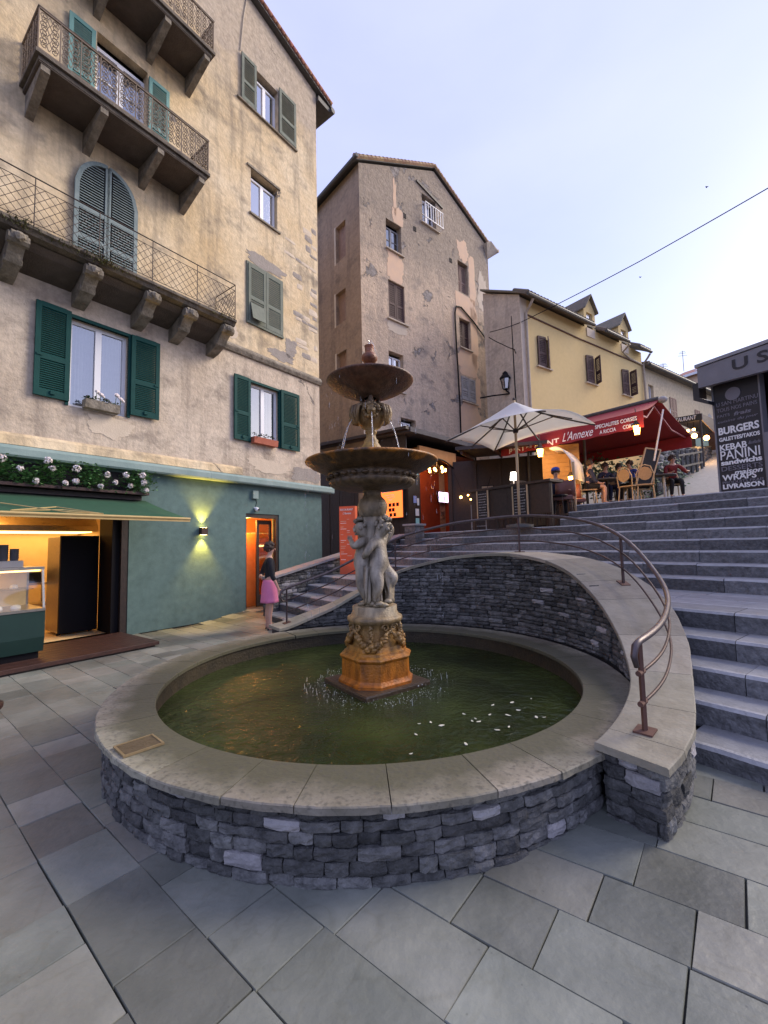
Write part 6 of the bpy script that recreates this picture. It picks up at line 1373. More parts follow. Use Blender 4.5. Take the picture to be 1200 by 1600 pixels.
for i in range(1500):
    c_ = rp_.choice(((-1.2, 0, .9), (-.5, .2, 1.1), (.3, 0, 1.0), (1.2, .3, .8), (2.0, .2, .9), (0, 0, .5), (-.9, .2, .5), (1.0, .1, .4))); p = Vector((c_[0] + rp_.gauss(0, .28), c_[1] + rp_.gauss(0, .2), max(.03, c_[2] + rp_.gauss(0, .22)))); d = Vector((rp_.gauss(0, 1), rp_.gauss(0, 1), rp_.gauss(0, 1))).normalized() * .13; s_ = d.orthogonal().normalized() * .05
    lf.add([p, p + d * .5 - s_, p + d, p + d * .5 + s_], [(0, 1, 2, 3)])
tag(lf.build('crown', M['foliage2'], t), kind='stuff')
for x in (-1, 0, 1.2): MB().tube([(x, 0, 0), (x + .1, .1, .5), (x, .1, 1.0)], [.04, .03, .015], 6).build('stem', M['wood_dark'], t)
for px, py, d, lab in ((1105, 292, 26, 'tiny dark bird in the upper part of the sky'), (1001, 433, 30, 'tiny dark bird lower in the sky above the cable')):
    o = MB(); o.add([(-.12, 0, .05), (0, -.05, 0), (.12, .0, .05), (0, .10, 0), (0, .02, -.04), (0, .02, .03)], [(0, 1, 3), (1, 2, 3), (1, 4, 3), (1, 3, 5)]); o = o.build('bird', M['black']); o.location = at_d(px, py, d); tag(o, lab, 'bird')
# ------------------------------------------------------------------ fountain
FC = Vector((-.115, 4.35, 0)); FR = R(53)          # square base is turned: one corner towards the viewer
fm = bpy.data.materials.new('fountain_stone'); fm.use_nodes = True; t, b = nodes_of(fm); N = t.nodes.new; L = t.links.new
ge = N('ShaderNodeNewGeometry'); sx = N('ShaderNodeSeparateXYZ'); L(ge.outputs['Position'], sx.inputs[0])
nz = N('ShaderNodeTexNoise'); nz.inputs['Scale'].default_value = 6; nz.inputs['Detail'].default_value = 7; L(ge.outputs['Position'], nz.inputs['Vector'])
ad = N('ShaderNodeMath'); ad.operation = 'MULTIPLY_ADD'; ad.inputs[1].default_value = .30; L(nz.outputs['Fac'], ad.inputs[0]); L(sx.outputs['Z'], ad.inputs[2])
sb = N('ShaderNodeMath'); sb.operation = 'SUBTRACT'; sb.inputs[1].default_value = .15; L(ad.outputs[0], sb.inputs[0])
mr = N('ShaderNodeMapRange'); mr.inputs[1].default_value = 0; mr.inputs[2].default_value = 3.7; L(sb.outputs[0], mr.inputs[0])
rp = N('ShaderNodeValToRGB'); L(mr.outputs[0], rp.inputs[0]); els = rp.color_ramp.elements
def pos(z): return z / 3.7
els[0].position = pos(.25); els[0].color = (.40, .115, .006, 1); els[1].position = 1; els[1].color = (.30, .085, .025, 1)
for z, c in ((.47, (.42, .140, .008)), (.60, (.33, .16, .028)), (.80, (.30, .19, .075)), (.96, (.35, .275, .165)), (1.2, (.37, .315, .24)), (1.78, (.30, .25, .185)), (1.95, (.20, .14, .07)), (2.2, (.115, .07, .033)), (2.36, (.095, .05, .02)), (2.39, (.16, .075, .02)), (2.405, (.42, .15, .012)), (2.58, (.36, .21, .05)), (2.85, (.27, .17, .06)), (3.02, (.13, .085, .05)), (3.2, (.10, .045, .022))):
    e = els.new(pos(z)); e.color = (*c, 1)
n2 = N('ShaderNodeTexNoise'); n2.inputs['Scale'].default_value = 17; n2.inputs['Detail'].default_value = 8; mp = N('ShaderNodeMapping'); mp.inputs['Scale'].default_value = (1, 1, .35); L(ge.outputs['Position'], mp.inputs[0]); L(mp.outputs[0], n2.inputs['Vector'])
m2 = N('ShaderNodeMapRange'); m2.inputs[1].default_value = .3; m2.inputs[2].default_value = .7; m2.inputs[3].default_value = .45; m2.inputs[4].default_value = 1.28; L(n2.outputs['Fac'], m2.inputs[0])
mu = N('ShaderNodeMixRGB'); mu.blend_type = 'MULTIPLY'; mu.inputs[0].default_value = 1; L(rp.outputs[0], mu.inputs[1]); L(m2.outputs[0], mu.inputs[2]); L(mu.outputs[0], b.inputs['Base Color'])
b.inputs['Roughness'].default_value = .48
n3 = N('ShaderNodeTexNoise'); n3.inputs['Scale'].default_value = 55; n3.inputs['Detail'].default_value = 5; L(ge.outputs['Position'], n3.inputs['Vector']); bp = N('ShaderNodeBump'); bp.inputs['Strength'].default_value = .6; bp.inputs['Distance'].default_value = .014; L(n3.outputs['Fac'], bp.inputs['Height']); L(bp.outputs[0], b.inputs['Normal'])
M['fstone'] = fm
M['fdark'] = mat('wet_dark_slab', (.045, .032, .022), (.085, .055, .03), 9, .35, bump=.4)
FT = thing('fountain', 'two tiered stone fountain with carved children under the lower bowl, stained orange below', 'fountain', FC, 0)
def oct_(h, cut):
    c = cut; P_ = [(h, -h + c), (h, h - c), (h - c, h), (-h + c, h), (-h, h - c), (-h, -h + c), (-h + c, -h), (h - c, -h)]
    ca, sa = math.cos(FR), math.sin(FR); return [(x * ca - y * sa, x * sa + y * ca) for x, y in P_]
def octs(levels, name, mt):
    mb = MB(); vs = []
    for h, z, cut in levels: vs += [(x, y, z) for x, y in oct_(h, cut)]
    n = len(levels); mb.add(vs, [(i * 8 + k, i * 8 + (k + 1) % 8, (i + 1) * 8 + (k + 1) % 8, (i + 1) * 8 + k) for i in range(n - 1) for k in range(8)] + [tuple(range(8))[::-1], tuple((n - 1) * 8 + k for k in range(8))]); return mb.build(name, mt, FT)
FR2 = FR; FR = R(37)
octs([(.375, .0, .004), (.375, .235, .004), (.37, .25, .004)], 'base_slab', M['fdark'])
octs([(.315, .24, .15), (.325, .25, .15), (.325, .275, .15), (.305, .29, .14), (.295, .31, .135), (.292, .47, .135), (.305, .485, .14), (.312, .50, .14), (.305, .515, .14), (.275, .53, .13), (.27, .55, .125), (.25, .56, .12), (.238, .60, .11)], 'pedestal', M['fstone'])
MB().lathe([(.235, .585), (.225, .60), (.215, .64), (.21, .74), (.22, .80), (.262, .815), (.275, .84), (.272, .865), (.25, .875), (.235, .885), (.232, .90), (.222, .905), (.222, .965), (.215, .97)], 40).build('drum', M['fstone'], FT, True)
rg_ = random.Random(2)
for k in range(4):                       # bows, scrolls and swags of leaves on the four faces
    a0 = R(37) + k * math.pi / 2 + R(-90) + R(45) * 0
    ca, sa = math.cos(a0), math.sin(a0); P = lambda u, r_, z: (ca * r_ - sa * u, sa * r_ + ca * u, z)
    q = MB()
    for sg in (-1, 1):
        q.tube([P(sg * (.05 + .045 * (1 - i / 16) * math.cos(i * .55)), .242 - .001 * i, .775 + .045 * (1 - i / 16) * math.sin(i * .55)) for i in range(17)], .010, 5)
        q.tube([P(sg * .02, .235, .74), P(sg * .07, .25, .69), P(sg * .105, .255, .645), P(sg * .13, .25, .60)], [.014, .018, .014, .008], 5)
    q.tube([P(-.055, .235, .66), P(-.05, .24, .72), P(0, .245, .75), P(.05, .24, .72), P(.055, .235, .66)], .009, 5)
    for i in range(5): q.blob(P(rg_.uniform(-.02, .02), .24, .735 + rg_.uniform(-.01, .02)), .016, 6, 5, .2)
    q.build('bow_ornament', M['fstone'], FT, True)
    q = MB(); a1 = a0 + math.pi / 4
    for i in range(46):
        f = i / 45; an = a0 + R(14) + f * R(62); z = .70 - .10 * math.sin(math.pi * f) + rg_.uniform(-.022, .022); rr = .252 + rg_.uniform(0, .03)
        q.blob((math.cos(an) * rr, math.sin(an) * rr, z), (rg_.uniform(.016, .032), rg_.uniform(.016, .03), rg_.uniform(.016, .03)), 6, 5, .25)
    for i in range(16): q.blob((math.cos(a1) * .245 + rg_.uniform(-.012, .012), math.sin(a1) * .245 + rg_.uniform(-.012, .012), .58 + i * .014), rg_.uniform(.014, .022), 6, 5, .25)
    q.build('garland', M['fstone'], FT, True)

# ---- figures
def skinned(name, V, E, mt, parent, root=0, lvl=2):
    me = bpy.data.meshes.new(name); me.from_pydata([v[:3] for v in V], E, []); me.materials.append(mt)
    o = bpy.data.objects.new(name, me); COL.objects.link(o); o.parent = parent
    m_ = o.modifiers.new('skin', 'SKIN'); m_.use_smooth_shade = True
    if not me.skin_vertices: me.attributes
    for i, v in enumerate(V):
        r_ = v[3] if len(v) > 3 else .02; me.skin_vertices[0].data[i].radius = (r_, v[4] if len(v) > 4 else r_)
    me.skin_vertices[0].data[root].use_root = True
    s_ = o.modifiers.new('subsurf', 'SUBSURF'); s_.levels = s_.render_levels = lvl
    return o
class Fig:
    def __init__(s): s.V = []; s.E = []
    def add(s, p, r, frm=None):
        s.V.append((p[0], p[1], p[2], *(r if isinstance(r, tuple) else (r,)))); i = len(s.V) - 1
        if frm is not None: s.E.append((frm, i))
        return i
    def chain(s, frm, pts):
        for p, r in pts: frm = s.add(p, r, frm)
        return frm
def hand(f, w_, d, up, r=.022, curl=.5, sc=1.0):
    """palm and five fingers leaving wrist vertex w_; d: direction, up: side of the thumb"""
    p = Vector(f.V[w_][:3]); d = Vector(d).normalized(); up = Vector(up); up = (up - d * up.dot(d)).normalized(); n_ = d.cross(up)
    palm = f.add(p + d * .05 * sc, (r * 1.25, r * .8), w_)
    for k, (o_, ln) in enumerate(((.026, .062), (.009, .070), (-.009, .065), (-.026, .050))):
        a = f.add(p + d * .088 * sc + up * o_ * sc, .0095 * sc, palm); b_ = f.add(p + d * (.088 + ln * .55) * sc + up * o_ * 1.1 * sc + n_ * curl * .02 * sc, .0085 * sc, a); f.add(p + d * (.088 + ln * .9) * sc + up * o_ * 1.1 * sc + n_ * curl * .05 * sc, .007 * sc, b_)
    a = f.add(p + d * .045 * sc + up * .038 * sc + n_ * .008 * sc, .0105 * sc, palm); f.add(p + d * .085 * sc + up * .050 * sc + n_ * .02 * sc, .008 * sc, a)
def putto(parent, pose, loc, rz, mt):
    """chubby stone child about 0.86 m tall, facing -y"""
    e = thing('x', None, None, loc, rz); e.name = 'cherub_figure'; e.parent = parent; f = Fig()
    pel = f.add((0, 0, .40), (.098, .092)); bel = f.add((0, -.03, .475), (.100, .098), pel); che = f.add((0, -.01, .575), (.090, .074), bel); sho = f.add((0, .0, .635), (.072, .056), che)
    nk = f.add((0, -.005, .675), .040, sho); h1 = f.add((pose['head'][0] * .5, -.012 + pose['head'][1] * .5, .725), .070, nk); h2 = f.add((pose['head'][0], -.018 + pose['head'][1], .785), .082, h1); f.add((pose['head'][0], -.01 + pose['head'][1], .835), .055, h2)
    for sg, kn, an in ((-1, pose['kL'], pose['aL']), (1, pose['kR'], pose['aR'])):
        hp = f.add((sg * .055, .005, .345), .080, pel); k = f.add(kn, .054, f.add(((sg * .06 + kn[0]) / 2, kn[1] / 2, (.33 + kn[2]) / 2), .076, hp)); a_ = f.add(((kn[0] + an[0]) / 2, (kn[1] + an[1]) / 2 + .015, (kn[2] + an[2]) / 2), .050, k); a_ = f.add(an, .030, a_)
        tx = f.add((an[0], an[1] - .055, an[2] - .022), .026, a_); f.add((an[0] + sg * .008, an[1] - .095, an[2] - .028), .018, tx)
    for sg, el, ha in ((-1, pose['eL'], pose['hL']), (1, pose['eR'], pose['hR'])):
        s_ = f.add((sg * .088, .0, .628), .046, sho); m_ = f.add(((sg * .1 + el[0]) / 2, el[1] / 2, (.62 + el[2]) / 2), .043, s_); x = f.add(el, .034, m_); m2 = f.add(((el[0] + ha[0]) / 2, (el[1] + ha[1]) / 2, (el[2] + ha[2]) / 2), .033, x); w_ = f.add(ha, .021, m2); hand(f, w_, Vector(ha) - Vector(el), (0, -1, .2), .018, .6, .62)
    skinned('body', f.V, f.E, mt, e)
    hx, hy = pose['head']; q = MB(); rh = random.Random(int(loc[0] * 1000) + 5)
    for i in range(46):
        a_ = rh.uniform(0, 6.28); th = rh.uniform(0, 1.75); v = Vector((math.sin(th) * math.cos(a_), math.sin(th) * math.sin(a_), math.cos(th)))
        if v.y < -.35 and v.z < .5: continue
        q.blob(Vector((hx, hy - .012, .79)) + v * .080, rh.uniform(.016, .026), 6, 5, .2)
    q.build('hair', mt, e, True)
    q = MB(); fx = Vector((hx, hy - .105, .765)); q.blob(fx + Vector((0, .012, .0)), (.014, .022, .018), 7, 5)
    for sg in (-1, 1): q.blob(fx + Vector((sg * .033, .03, -.018)), (.024, .02, .022), 7, 5); q.blob(fx + Vector((sg * .026, .022, .026)), (.011, .01, .007), 6, 4); q.blob(fx + Vector((sg * .085, .105, .0)), (.010, .018, .022), 6, 5)
    q.blob(fx + Vector((0, .018, -.035)), (.018, .012, .007), 7, 5); q.blob(fx + Vector((0, .03, -.056)), (.02, .02, .014), 7, 5); q.build('face', mt, e, True)
    return e
def drape(parent, loc, rz, w_, h, mt, seed):
    r_ = random.Random(seed); vs = []; n, m_ = 16, 10
    for j in range(m_ + 1):
        for i in range(n + 1):
            f, g_ = i / n - .5, j / m_; vs.append((f * w_ * (1 + .35 * g_), -.035 * math.sin(i * 1.5 + g_ * 2.2) - .03 * g_ + .02 * math.cos(i * 2.6), -h * g_ + .015 * math.sin(i * 2)))
    o = MB().add(vs, [(j * (n + 1) + i, j * (n + 1) + i + 1, (j + 1) * (n + 1) + i + 1, (j + 1) * (n + 1) + i) for j in range(m_) for i in range(n)]).build('drapery', mt, parent, True); o.location = loc; o.rotation_euler = (0, 0, rz); o.modifiers.new('t', 'SOLIDIFY').thickness = .016; return o
SG = MB(); SG.lathe([(.13, .965), (.10, 1.0), (.075, 1.1), (.07, 1.5), (.08, 1.72), (.11, 1.86)], 14); SG.build('core_column', M['fstone'], FT, True)
# right hand child faces to the right, arm raised over his head, knee forward
putto(FT, dict(head=(.02, -.045), kL=(-.06, -.03, .185), aL=(-.05, .03, .04), kR=(.085, -.135, .275), aR=(.075, -.02, .09), eR=(.14, -.03, .80), hR=(.04, -.02, .94), eL=(-.16, .04, .52), hL=(-.08, .12, .48)), (.05, -.095, .97), R(62), M['fstone'])
putto(FT, dict(head=(-.02, -.02), kL=(-.06, -.05, .19), aL=(-.055, .01, .04), kR=(.06, -.02, .19), aR=(.055, .03, .04), eL=(-.15, .0, .78), hL=(-.05, .0, .92), eR=(.15, -.06, .58), hR=(.06, -.12, .64)), (-.088, -.02, .97), R(-108), M['fstone'])
putto(FT, dict(head=(.0, -.03), kL=(-.07, -.08, .20), aL=(-.06, .0, .04), kR=(.06, -.02, .19), aR=(.055, .03, .04), eL=(-.18, .0, .75), hL=(-.05, .0, .92), eR=(.18, .0, .75), hR=(.06, .0, .92)), (.02, .10, .97), R(185), M['fstone'])
drape(FT, (-.02, -.115, 1.36), R(20), .13, .36, M['fstone'], 1); drape(FT, (.115, -.05, 1.30), R(80), .12, .30, M['fstone'], 2)
q = MB()
for x, y, z, r_ in ((.06, -.20, 1.0, .05), (.10, -.19, .99, .04), (.14, -.14, 1.02, .045), (.02, -.2, .99, .035), (.16, -.09, 1.03, .035), (-.02, -.16, 1.0, .04)): q.blob((x, y, z), (r_, r_ * .9, r_ * .55), 8, 6, .22)
q.build('rocks', M['fstone'], FT, True)
# stem, bowls
MB().lathe([(.10, 1.84), (.135, 1.875), (.150, 1.93), (.148, 1.98), (.125, 2.025), (.098, 2.05), (.09, 2.075), (.088, 2.10), (.105, 2.12), (.12, 2.135)], 32).build('stem_vase', M['fstone'], FT, True)
def fluted(prof, name, n=72, fl=0, amp=0, parent=FT, cap=False):
    mb = MB(); vs = []
    for r_, z, k in prof:
        for i in range(n):
            a_ = 2 * math.pi * i / n; rr = r_ * (1 + amp * k * abs(math.sin(fl * a_ / 2))); vs.append((rr * math.cos(a_), rr * math.sin(a_), z))
    m_ = len(prof); mb.add(vs, [(j * n + i, j * n + (i + 1) % n, (j + 1) * n + (i + 1) % n, (j + 1) * n + i) for j in range(m_ - 1) for i in range(n)]); return mb.build(name, M['fstone'], parent, True)
bowl = fluted([(.10, 2.115, 0), (.24, 2.125, 0), (.33, 2.135, 1), (.395, 2.155, 1), (.425, 2.19, 1), (.42, 2.215, 1), (.41, 2.225, 0), (.425, 2.235, 0), (.43, 2.26, 0), (.42, 2.275, 0), (.455, 2.29, 0), (.53, 2.315, 0), (.61, 2.352, 0), (.648, 2.383, 0), (.668, 2.392, 0), (.674, 2.403, 0), (.668, 2.416, 0), (.645, 2.42, 0), (.60, 2.39, 0), (.40, 2.34, 0), (.10, 2.32, 0)], 'lower_bowl', 144, 24, .035)
q = MB()
for i in range(26): a_ = 2 * math.pi * i / 26; q.blob((.435 * math.cos(a_), .435 * math.sin(a_), 2.246), (.036, .036, .022), 8, 6)
eg = q.build('egg_moulding', M['fstone'], bowl, True); tag(eg, kind='stuff')
MB().lathe([(.14, 2.34), (.135, 2.42), (.125, 2.50), (.105, 2.56), (.078, 2.60), (.07, 2.615), (.075, 2.63), (.052, 2.66), (.048, 2.70), (.06, 2.715), (.06, 2.73), (.05, 2.74), (.10, 2.77), (.135, 2.82), (.15, 2.88), (.14, 2.95), (.10, 3.0), (.065, 3.02)], 32).build('upper_stem', M['fstone'], FT, True)
q = MB(); q.lathe([(.05, 2.98), (.07, 3.0), (.06, 3.04), (.035, 3.07), (.03, 3.12)], 16); q.build('inner_vase', M['fstone'], FT, True)
for k in range(6):                       # lion masks with spouts, acanthus, little columns
    a_ = R(-90 + 4) + k * math.pi / 3; ca, sa = math.cos(a_), math.sin(a_); P = lambda r_, u, z: Vector((ca * (r_ * 1.17 if r_ > .12 and z < 2.97 else r_) - sa * u * 1.15, sa * (r_ * 1.17 if r_ > .12 and z < 2.97 else r_) + ca * u * 1.15, z)); q = MB()
    if k % 2 == 0:
        q.blob(P(.155, 0, 2.905), (.05, .05, .06), 10, 8, .05); q.blob(P(.20, 0, 2.885), (.028, .028, .022), 8, 6)
        for sg in (-1, 1): q.blob(P(.175, sg * .028, 2.93), (.018, .018, .012), 6, 5); q.blob(P(.15, sg * .055, 2.945), (.022, .022, .02), 6, 5)
        for i in range(16): an = i / 16 * 6.28; q.blob(P(.15 + .01 * math.cos(i), .062 * math.cos(an), 2.905 + .07 * math.sin(an)), rg_.uniform(.016, .026), 6, 5, .25)
        q.build('lion_mask', M['fstone'], FT, True)
        MB().tube([P(.06, 0, 3.0), P(.10, 0, 3.03), P(.095, 0, 3.08), P(.11, 0, 3.13)], [.035, .024, .022, .035], 8).build('bracket_column', M['fstone'], FT, True)
    else:
        for j in range(5): q.tube([P(.135, (j - 2) * .03, 2.98), P(.175 - .008 * abs(j - 2), (j - 2) * .034, 2.96), P(.19 - .01 * abs(j - 2), (j - 2) * .03, 2.90), P(.155, (j - 2) * .016, 2.80), P(.125, 0, 2.77)], [.016, .02, .018, .012, .006], 5)
        q.build('acanthus_leaf', M['fstone'], FT, True)
fluted([(.06, 3.075, 0), (.15, 3.08, 0), (.17, 3.095, 0), (.26, 3.125, 0), (.35, 3.17, 0), (.415, 3.215, 0), (.44, 3.24, 0), (.450, 3.25, 0), (.448, 3.262, 0), (.43, 3.266, 0), (.38, 3.245, 0), (.2, 3.21, 0), (.05, 3.20, 0)], 'upper_bowl', 72)
MB().lathe([(.05, 3.2), (.05, 3.35), (.035, 3.42), (.03, 3.44), (.055, 3.455), (.082, 3.49), (.085, 3.515), (.07, 3.545), (.048, 3.56), (.044, 3.57), (.047, 3.63), (.05, 3.635), (.05, 3.64)], 24).build('finial', M['fstone'], FT, True)
# water: jets, drips, splashes
M['jet'] = bpy.data.materials.new('falling_water'); M['jet'].use_nodes = True; b = M['jet'].node_tree.nodes['Principled BSDF']; b.inputs['Base Color'].default_value = (.85, .87, .9, 1); b.inputs['Roughness'].default_value = .15; b.inputs['Transmission Weight'].default_value = .5; b.inputs['IOR'].default_value = 1.33; b.inputs['Alpha'].default_value = .5
for k in range(3):
    a_ = R(-86) + k * 2 * math.pi / 3; 
    for off in (0,):
        pts = [Vector((math.cos(a_) * (.215 + .20 * f), math.sin(a_) * (.215 + .20 * f), 2.88 - .53 * f * f - .03 * f)) for f in [i / 12 for i in range(13)]]
        MB().tube(pts, [.004 + .003 * i / 12 for i in range(13)], 6).build('water_jet', M['jet'], FT, True)
for an in (-158, -22):
    a_ = R(an); pts = [Vector((math.cos(a_) * (.17 + .16 * f), math.sin(a_) * (.17 + .16 * f), 2.86 - .50 * f * f)) for f in [i / 12 for i in range(13)]]; MB().tube(pts, [.003 + .002 * i / 12 for i in range(13)], 6).build('water_jet', M['jet'], FT, True)
q = MB(); rd = random.Random(15)
for i in range(7): x, y = rd.gauss(0, .018), rd.gauss(0, .018); q.tube([(x * .3, y * .3, 3.63), (x, y, 3.66 + rd.uniform(.0, .04)), (x * 2.2, y * 2.2, 3.64), (x * 3, y * 3, 3.58)], .004, 5)
tag(q.build('top_spray', M['jet'], FT, True), kind='stuff')
q = MB()
for R0, ztop, zbot, n_, cl in ((.672, 2.395, .24, 110, 1), (.447, 3.25, 2.40, 34, 0)):
    angs = [rd.gauss(R(rd.choice((-150, -60, -25, -5, 15, 35, 150, 185, 100))), .12) if cl else rd.uniform(0, 6.28) for _ in range(n_)]
    for a_ in angs:
        z = ztop - rd.random() ** 1.5 * (ztop - max(zbot, .8)); l_ = rd.uniform(.015, .07); r_ = R0 + rd.uniform(-.01, .015); w_ = rd.uniform(.0012, .0026); x, y = r_ * math.cos(a_), r_ * math.sin(a_)
        q.tube([(x, y, z), (x, y, z - l_ * .5), (x, y, z - l_)], [w_ * .4, w_, w_ * .7], 4)
tag(q.build('falling_drops', M['jet'], FT), kind='stuff')
M['foam'] = mat('splash_white', (.48, .50, .49), None, rough=.3)
q = MB()
for i in range(800):
    a_ = rd.uniform(0, 6.28); r_ = .55 + rd.gauss(0, .09); x, y = FC.x + r_ * math.cos(a_), FC.y + r_ * math.sin(a_); s_ = rd.uniform(.0013, .0036) * (1 if rd.random() < .9 else 2.0); h = abs(rd.gauss(0, .02)) if rd.random() < .3 else 0
    q.blob((x, y, WZ + .002 + h), (s_, s_, s_ * (1.2 if h else .5)), 4, 3)
for i in range(22):
    a_ = rd.uniform(0, 6.28); r_ = .62 + rd.gauss(0, .06); x, y = FC.x + r_ * math.cos(a_), FC.y + r_ * math.sin(a_); h = rd.uniform(.02, .07); q.tube([(x, y, WZ), (x + rd.uniform(-.01, .01), y, WZ + h)], [.004, .0012], 4)
o = q.build('water_splash', M['foam']); tag(o, 'ring of white splashing drops on the water around the fountain base', 'splash', None, 'stuff')
M['petal'] = mat('floating_petal', (.62, .58, .42), (.70, .68, .56), 30, .6)
for i, (px, py) in enumerate(((655, 1131), (673, 1129), (690, 1134), (738, 1127), (748, 1128), (743, 1123), (765, 1117), (794, 1118), (795, 1136), (777, 1141), (830, 1092), (810, 1110), (838, 1121), (850, 1121), (728, 1163), (642, 1178), (650, 1148), (800, 1098), (725, 1116), (770, 1102))):
    p = at_z(px, py, WZ + .003); o = MB(); L_ = .014 + .014 * ((i * 7) % 5) / 5; a_ = i * 1.7
    o.prism([(math.cos(a_) * x - math.sin(a_) * y, math.sin(a_) * x + math.cos(a_) * y, .003 * (abs(x) > .01)) for x, y in ((-L_, 0), (-L_ * .5, -L_ * .38), (L_ * .4, -L_ * .42), (L_, 0), (L_ * .3, L_ * .42), (-L_ * .6, L_ * .36))], (0, 0, .002)); o = o.build('floating_petal', M['petal']); o.location = p; tag(o, 'small pale petal floating on the right half of the green pool', 'petal', 'petals floating on the pool')

# ------------------------------------------------------------------ people
def clothes(name, V, E, mt, parent, lvl=2, root=0): return skinned(name, V, E, mt, parent, root, lvl)
def head(f, nk, c, look, s=1.0):
    """head vertices above neck vertex; look: unit vector of the face"""
    c = Vector(c); l_ = Vector(look).normalized(); side = Vector((-l_.y, l_.x, 0))
    jaw = f.add(c + l_ * .012 + Vector((0, 0, -.055)), .056 * s, nk); m_ = f.add(c, (.076 * s, .082 * s), jaw); f.add(c + Vector((0, 0, .062)) - l_ * .005, .060 * s, m_)
    return l_, side
def face(parent, c, l_, side, mt):
    c = Vector(c); q = MB(); up = Vector((0, 0, 1))
    q.blob(c + l_ * .086 + up * -.012, (.013, .013, .02), 7, 5)
    for sg in (-1, 1): q.blob(c + side * sg * .078 - l_ * .005 + up * -.012, (.012, .012, .03), 6, 5)
    o = q.build('nose_and_ears', mt, parent, True)
    q = MB()
    for sg in (-1, 1): q.blob(c + l_ * .074 + side * sg * .03 + up * .008, (.010, .010, .006), 6, 4)
    q.build('eyes', M['black'], parent, True); q = MB(); q.blob(c + l_ * .072 + up * -.05, (.018, .018, .006), 7, 4); q.build('mouth', M['leather'], parent, True)
def hair(parent, c, l_, mt, r=.095, n=90, seed=1, low=.2, back=.0):
    q = MB(); r_ = random.Random(seed); c = Vector(c)
    q.blob(c + Vector((0, 0, .025)) - l_ * .018, (r * .92, r * .92, r * .95), 14, 10, .03)
    for i in range(n):
        a_ = r_.uniform(0, 6.28); th = r_.uniform(0, 2.1); v = Vector((math.sin(th) * math.cos(a_), math.sin(th) * math.sin(a_), math.cos(th)))
        if v.dot(l_) > .45 and v.z < .55: continue
        if v.z < -low and v.dot(l_) > -.1: continue
        q.blob(c + Vector((0, 0, .02)) - l_ * .012 + v * r * .94, (r_.uniform(.016, .03),) * 2 + (r_.uniform(.02, .036),), 6, 5, .25)
    return q.build('hair', mt, parent, True)
# woman in the pink skirt
wl = Vector((.93, .36, 0)).normalized(); wp = at_z(421, 986, 0)
W = thing('person', 'woman in black top and pink skirt standing by the low end of the handrail', 'person', (wp.x, wp.y, 0), math.atan2(wl.x, -wl.y))
f = Fig(); pel = f.add((0, 0, .90), (.115, .10)); sp_ = f.add((0, -.01, 1.04), (.10, .085), pel); ch = f.add((0, -.012, 1.20), (.115, .088), sp_); sh_ = f.add((0, .005, 1.32), (.095, .07), ch); nk = f.add((0, .0, 1.40), .046, sh_)
hc = (0, -.02, 1.535); lk = Vector((-.25, -.97, 0)).normalized(); l_, side = head(f, nk, hc, lk)
for sg, kx, ky in ((-1, -.07, -.012), (1, .078, .015)):
    hp = f.add((sg * .085, .005, .83), .088, pel); th = f.add((sg * .082, -.005, .65), .075, hp); kn = f.add((kx, ky - .005, .45), .051, th); cf = f.add((kx, ky + .018, .30), .050, kn); an = f.add((kx, ky + .01, .085), .030, cf); hl = f.add((kx, ky + .035, .045), .026, an); to = f.add((kx + sg * .008, ky - .09, .035), .030, an); f.add((kx + sg * .012, ky - .145, .028), .022, to)
aR = [((-.16, .0, 1.315), .046), ((-.205, -.01, 1.18), .042), ((-.225, -.03, 1.03), .036), ((-.225, -.085, .92), .031), ((-.215, -.135, .81), .023)]
wR = f.chain(sh_, aR); hand(f, wR, (.05, -.25, -1), (.3, -1, 0), .02, .5)
aL = [((.16, .01, 1.315), .046), ((.23, .06, 1.19), .042), ((.285, .11, 1.06), .036), ((.20, .15, 1.0), .030), ((.10, .15, 1.0), .023)]
wL = f.chain(sh_, aL); hand(f, wL, (-1, -.15, -.05), (0, .2, 1), .02, .4)
skinned('body', f.V, f.E, M['skin'], W); face(W, hc, l_, side, M['skin']); hair(W, hc, l_, M['hairB'], .102, 130, 3, .75)
f = Fig(); a0 = f.add((0, -.008, .925), (.128, .112)); a1 = f.add((0, -.012, 1.05), (.116, .100), a0); a2 = f.add((0, -.016, 1.20), (.132, .106), a1); a3 = f.add((0, .004, 1.325), (.108, .082), a2); f.add((0, .004, 1.375), (.07, .06), a3)
f.chain(a3, [((-.165, .0, 1.315), .060), ((-.208, -.01, 1.18), .055), ((-.226, -.03, 1.03), .049), ((-.226, -.075, .945), .042)]); f.chain(a3, [((.165, .01, 1.315), .060), ((.233, .06, 1.19), .055), ((.286, .11, 1.06), .050), ((.235, .14, 1.015), .043)])
clothes('top', f.V, f.E, M['clothB'], W)
q = MB(); vs = []; n = 36; L_ = [(.122, .955), (.138, .90), (.158, .82), (.168, .70), (.180, .58), (.192, .535)]
for r_, z in L_:
    for i in range(n): a_ = 2 * math.pi * i / n; k = 1 + .035 * math.sin(a_ * 7 + 1) * max(0, (.85 - z)) * 3; vs.append((r_ * 1.08 * k * math.cos(a_), r_ * .86 * k * math.sin(a_), z))
q.add(vs, [(j * n + i, j * n + (i + 1) % n, (j + 1) * n + (i + 1) % n, (j + 1) * n + i) for j in range(len(L_) - 1) for i in range(n)]); o = q.build('skirt', M['clothP'], W, True); o.modifiers.new('t', 'SOLIDIFY').thickness = .008
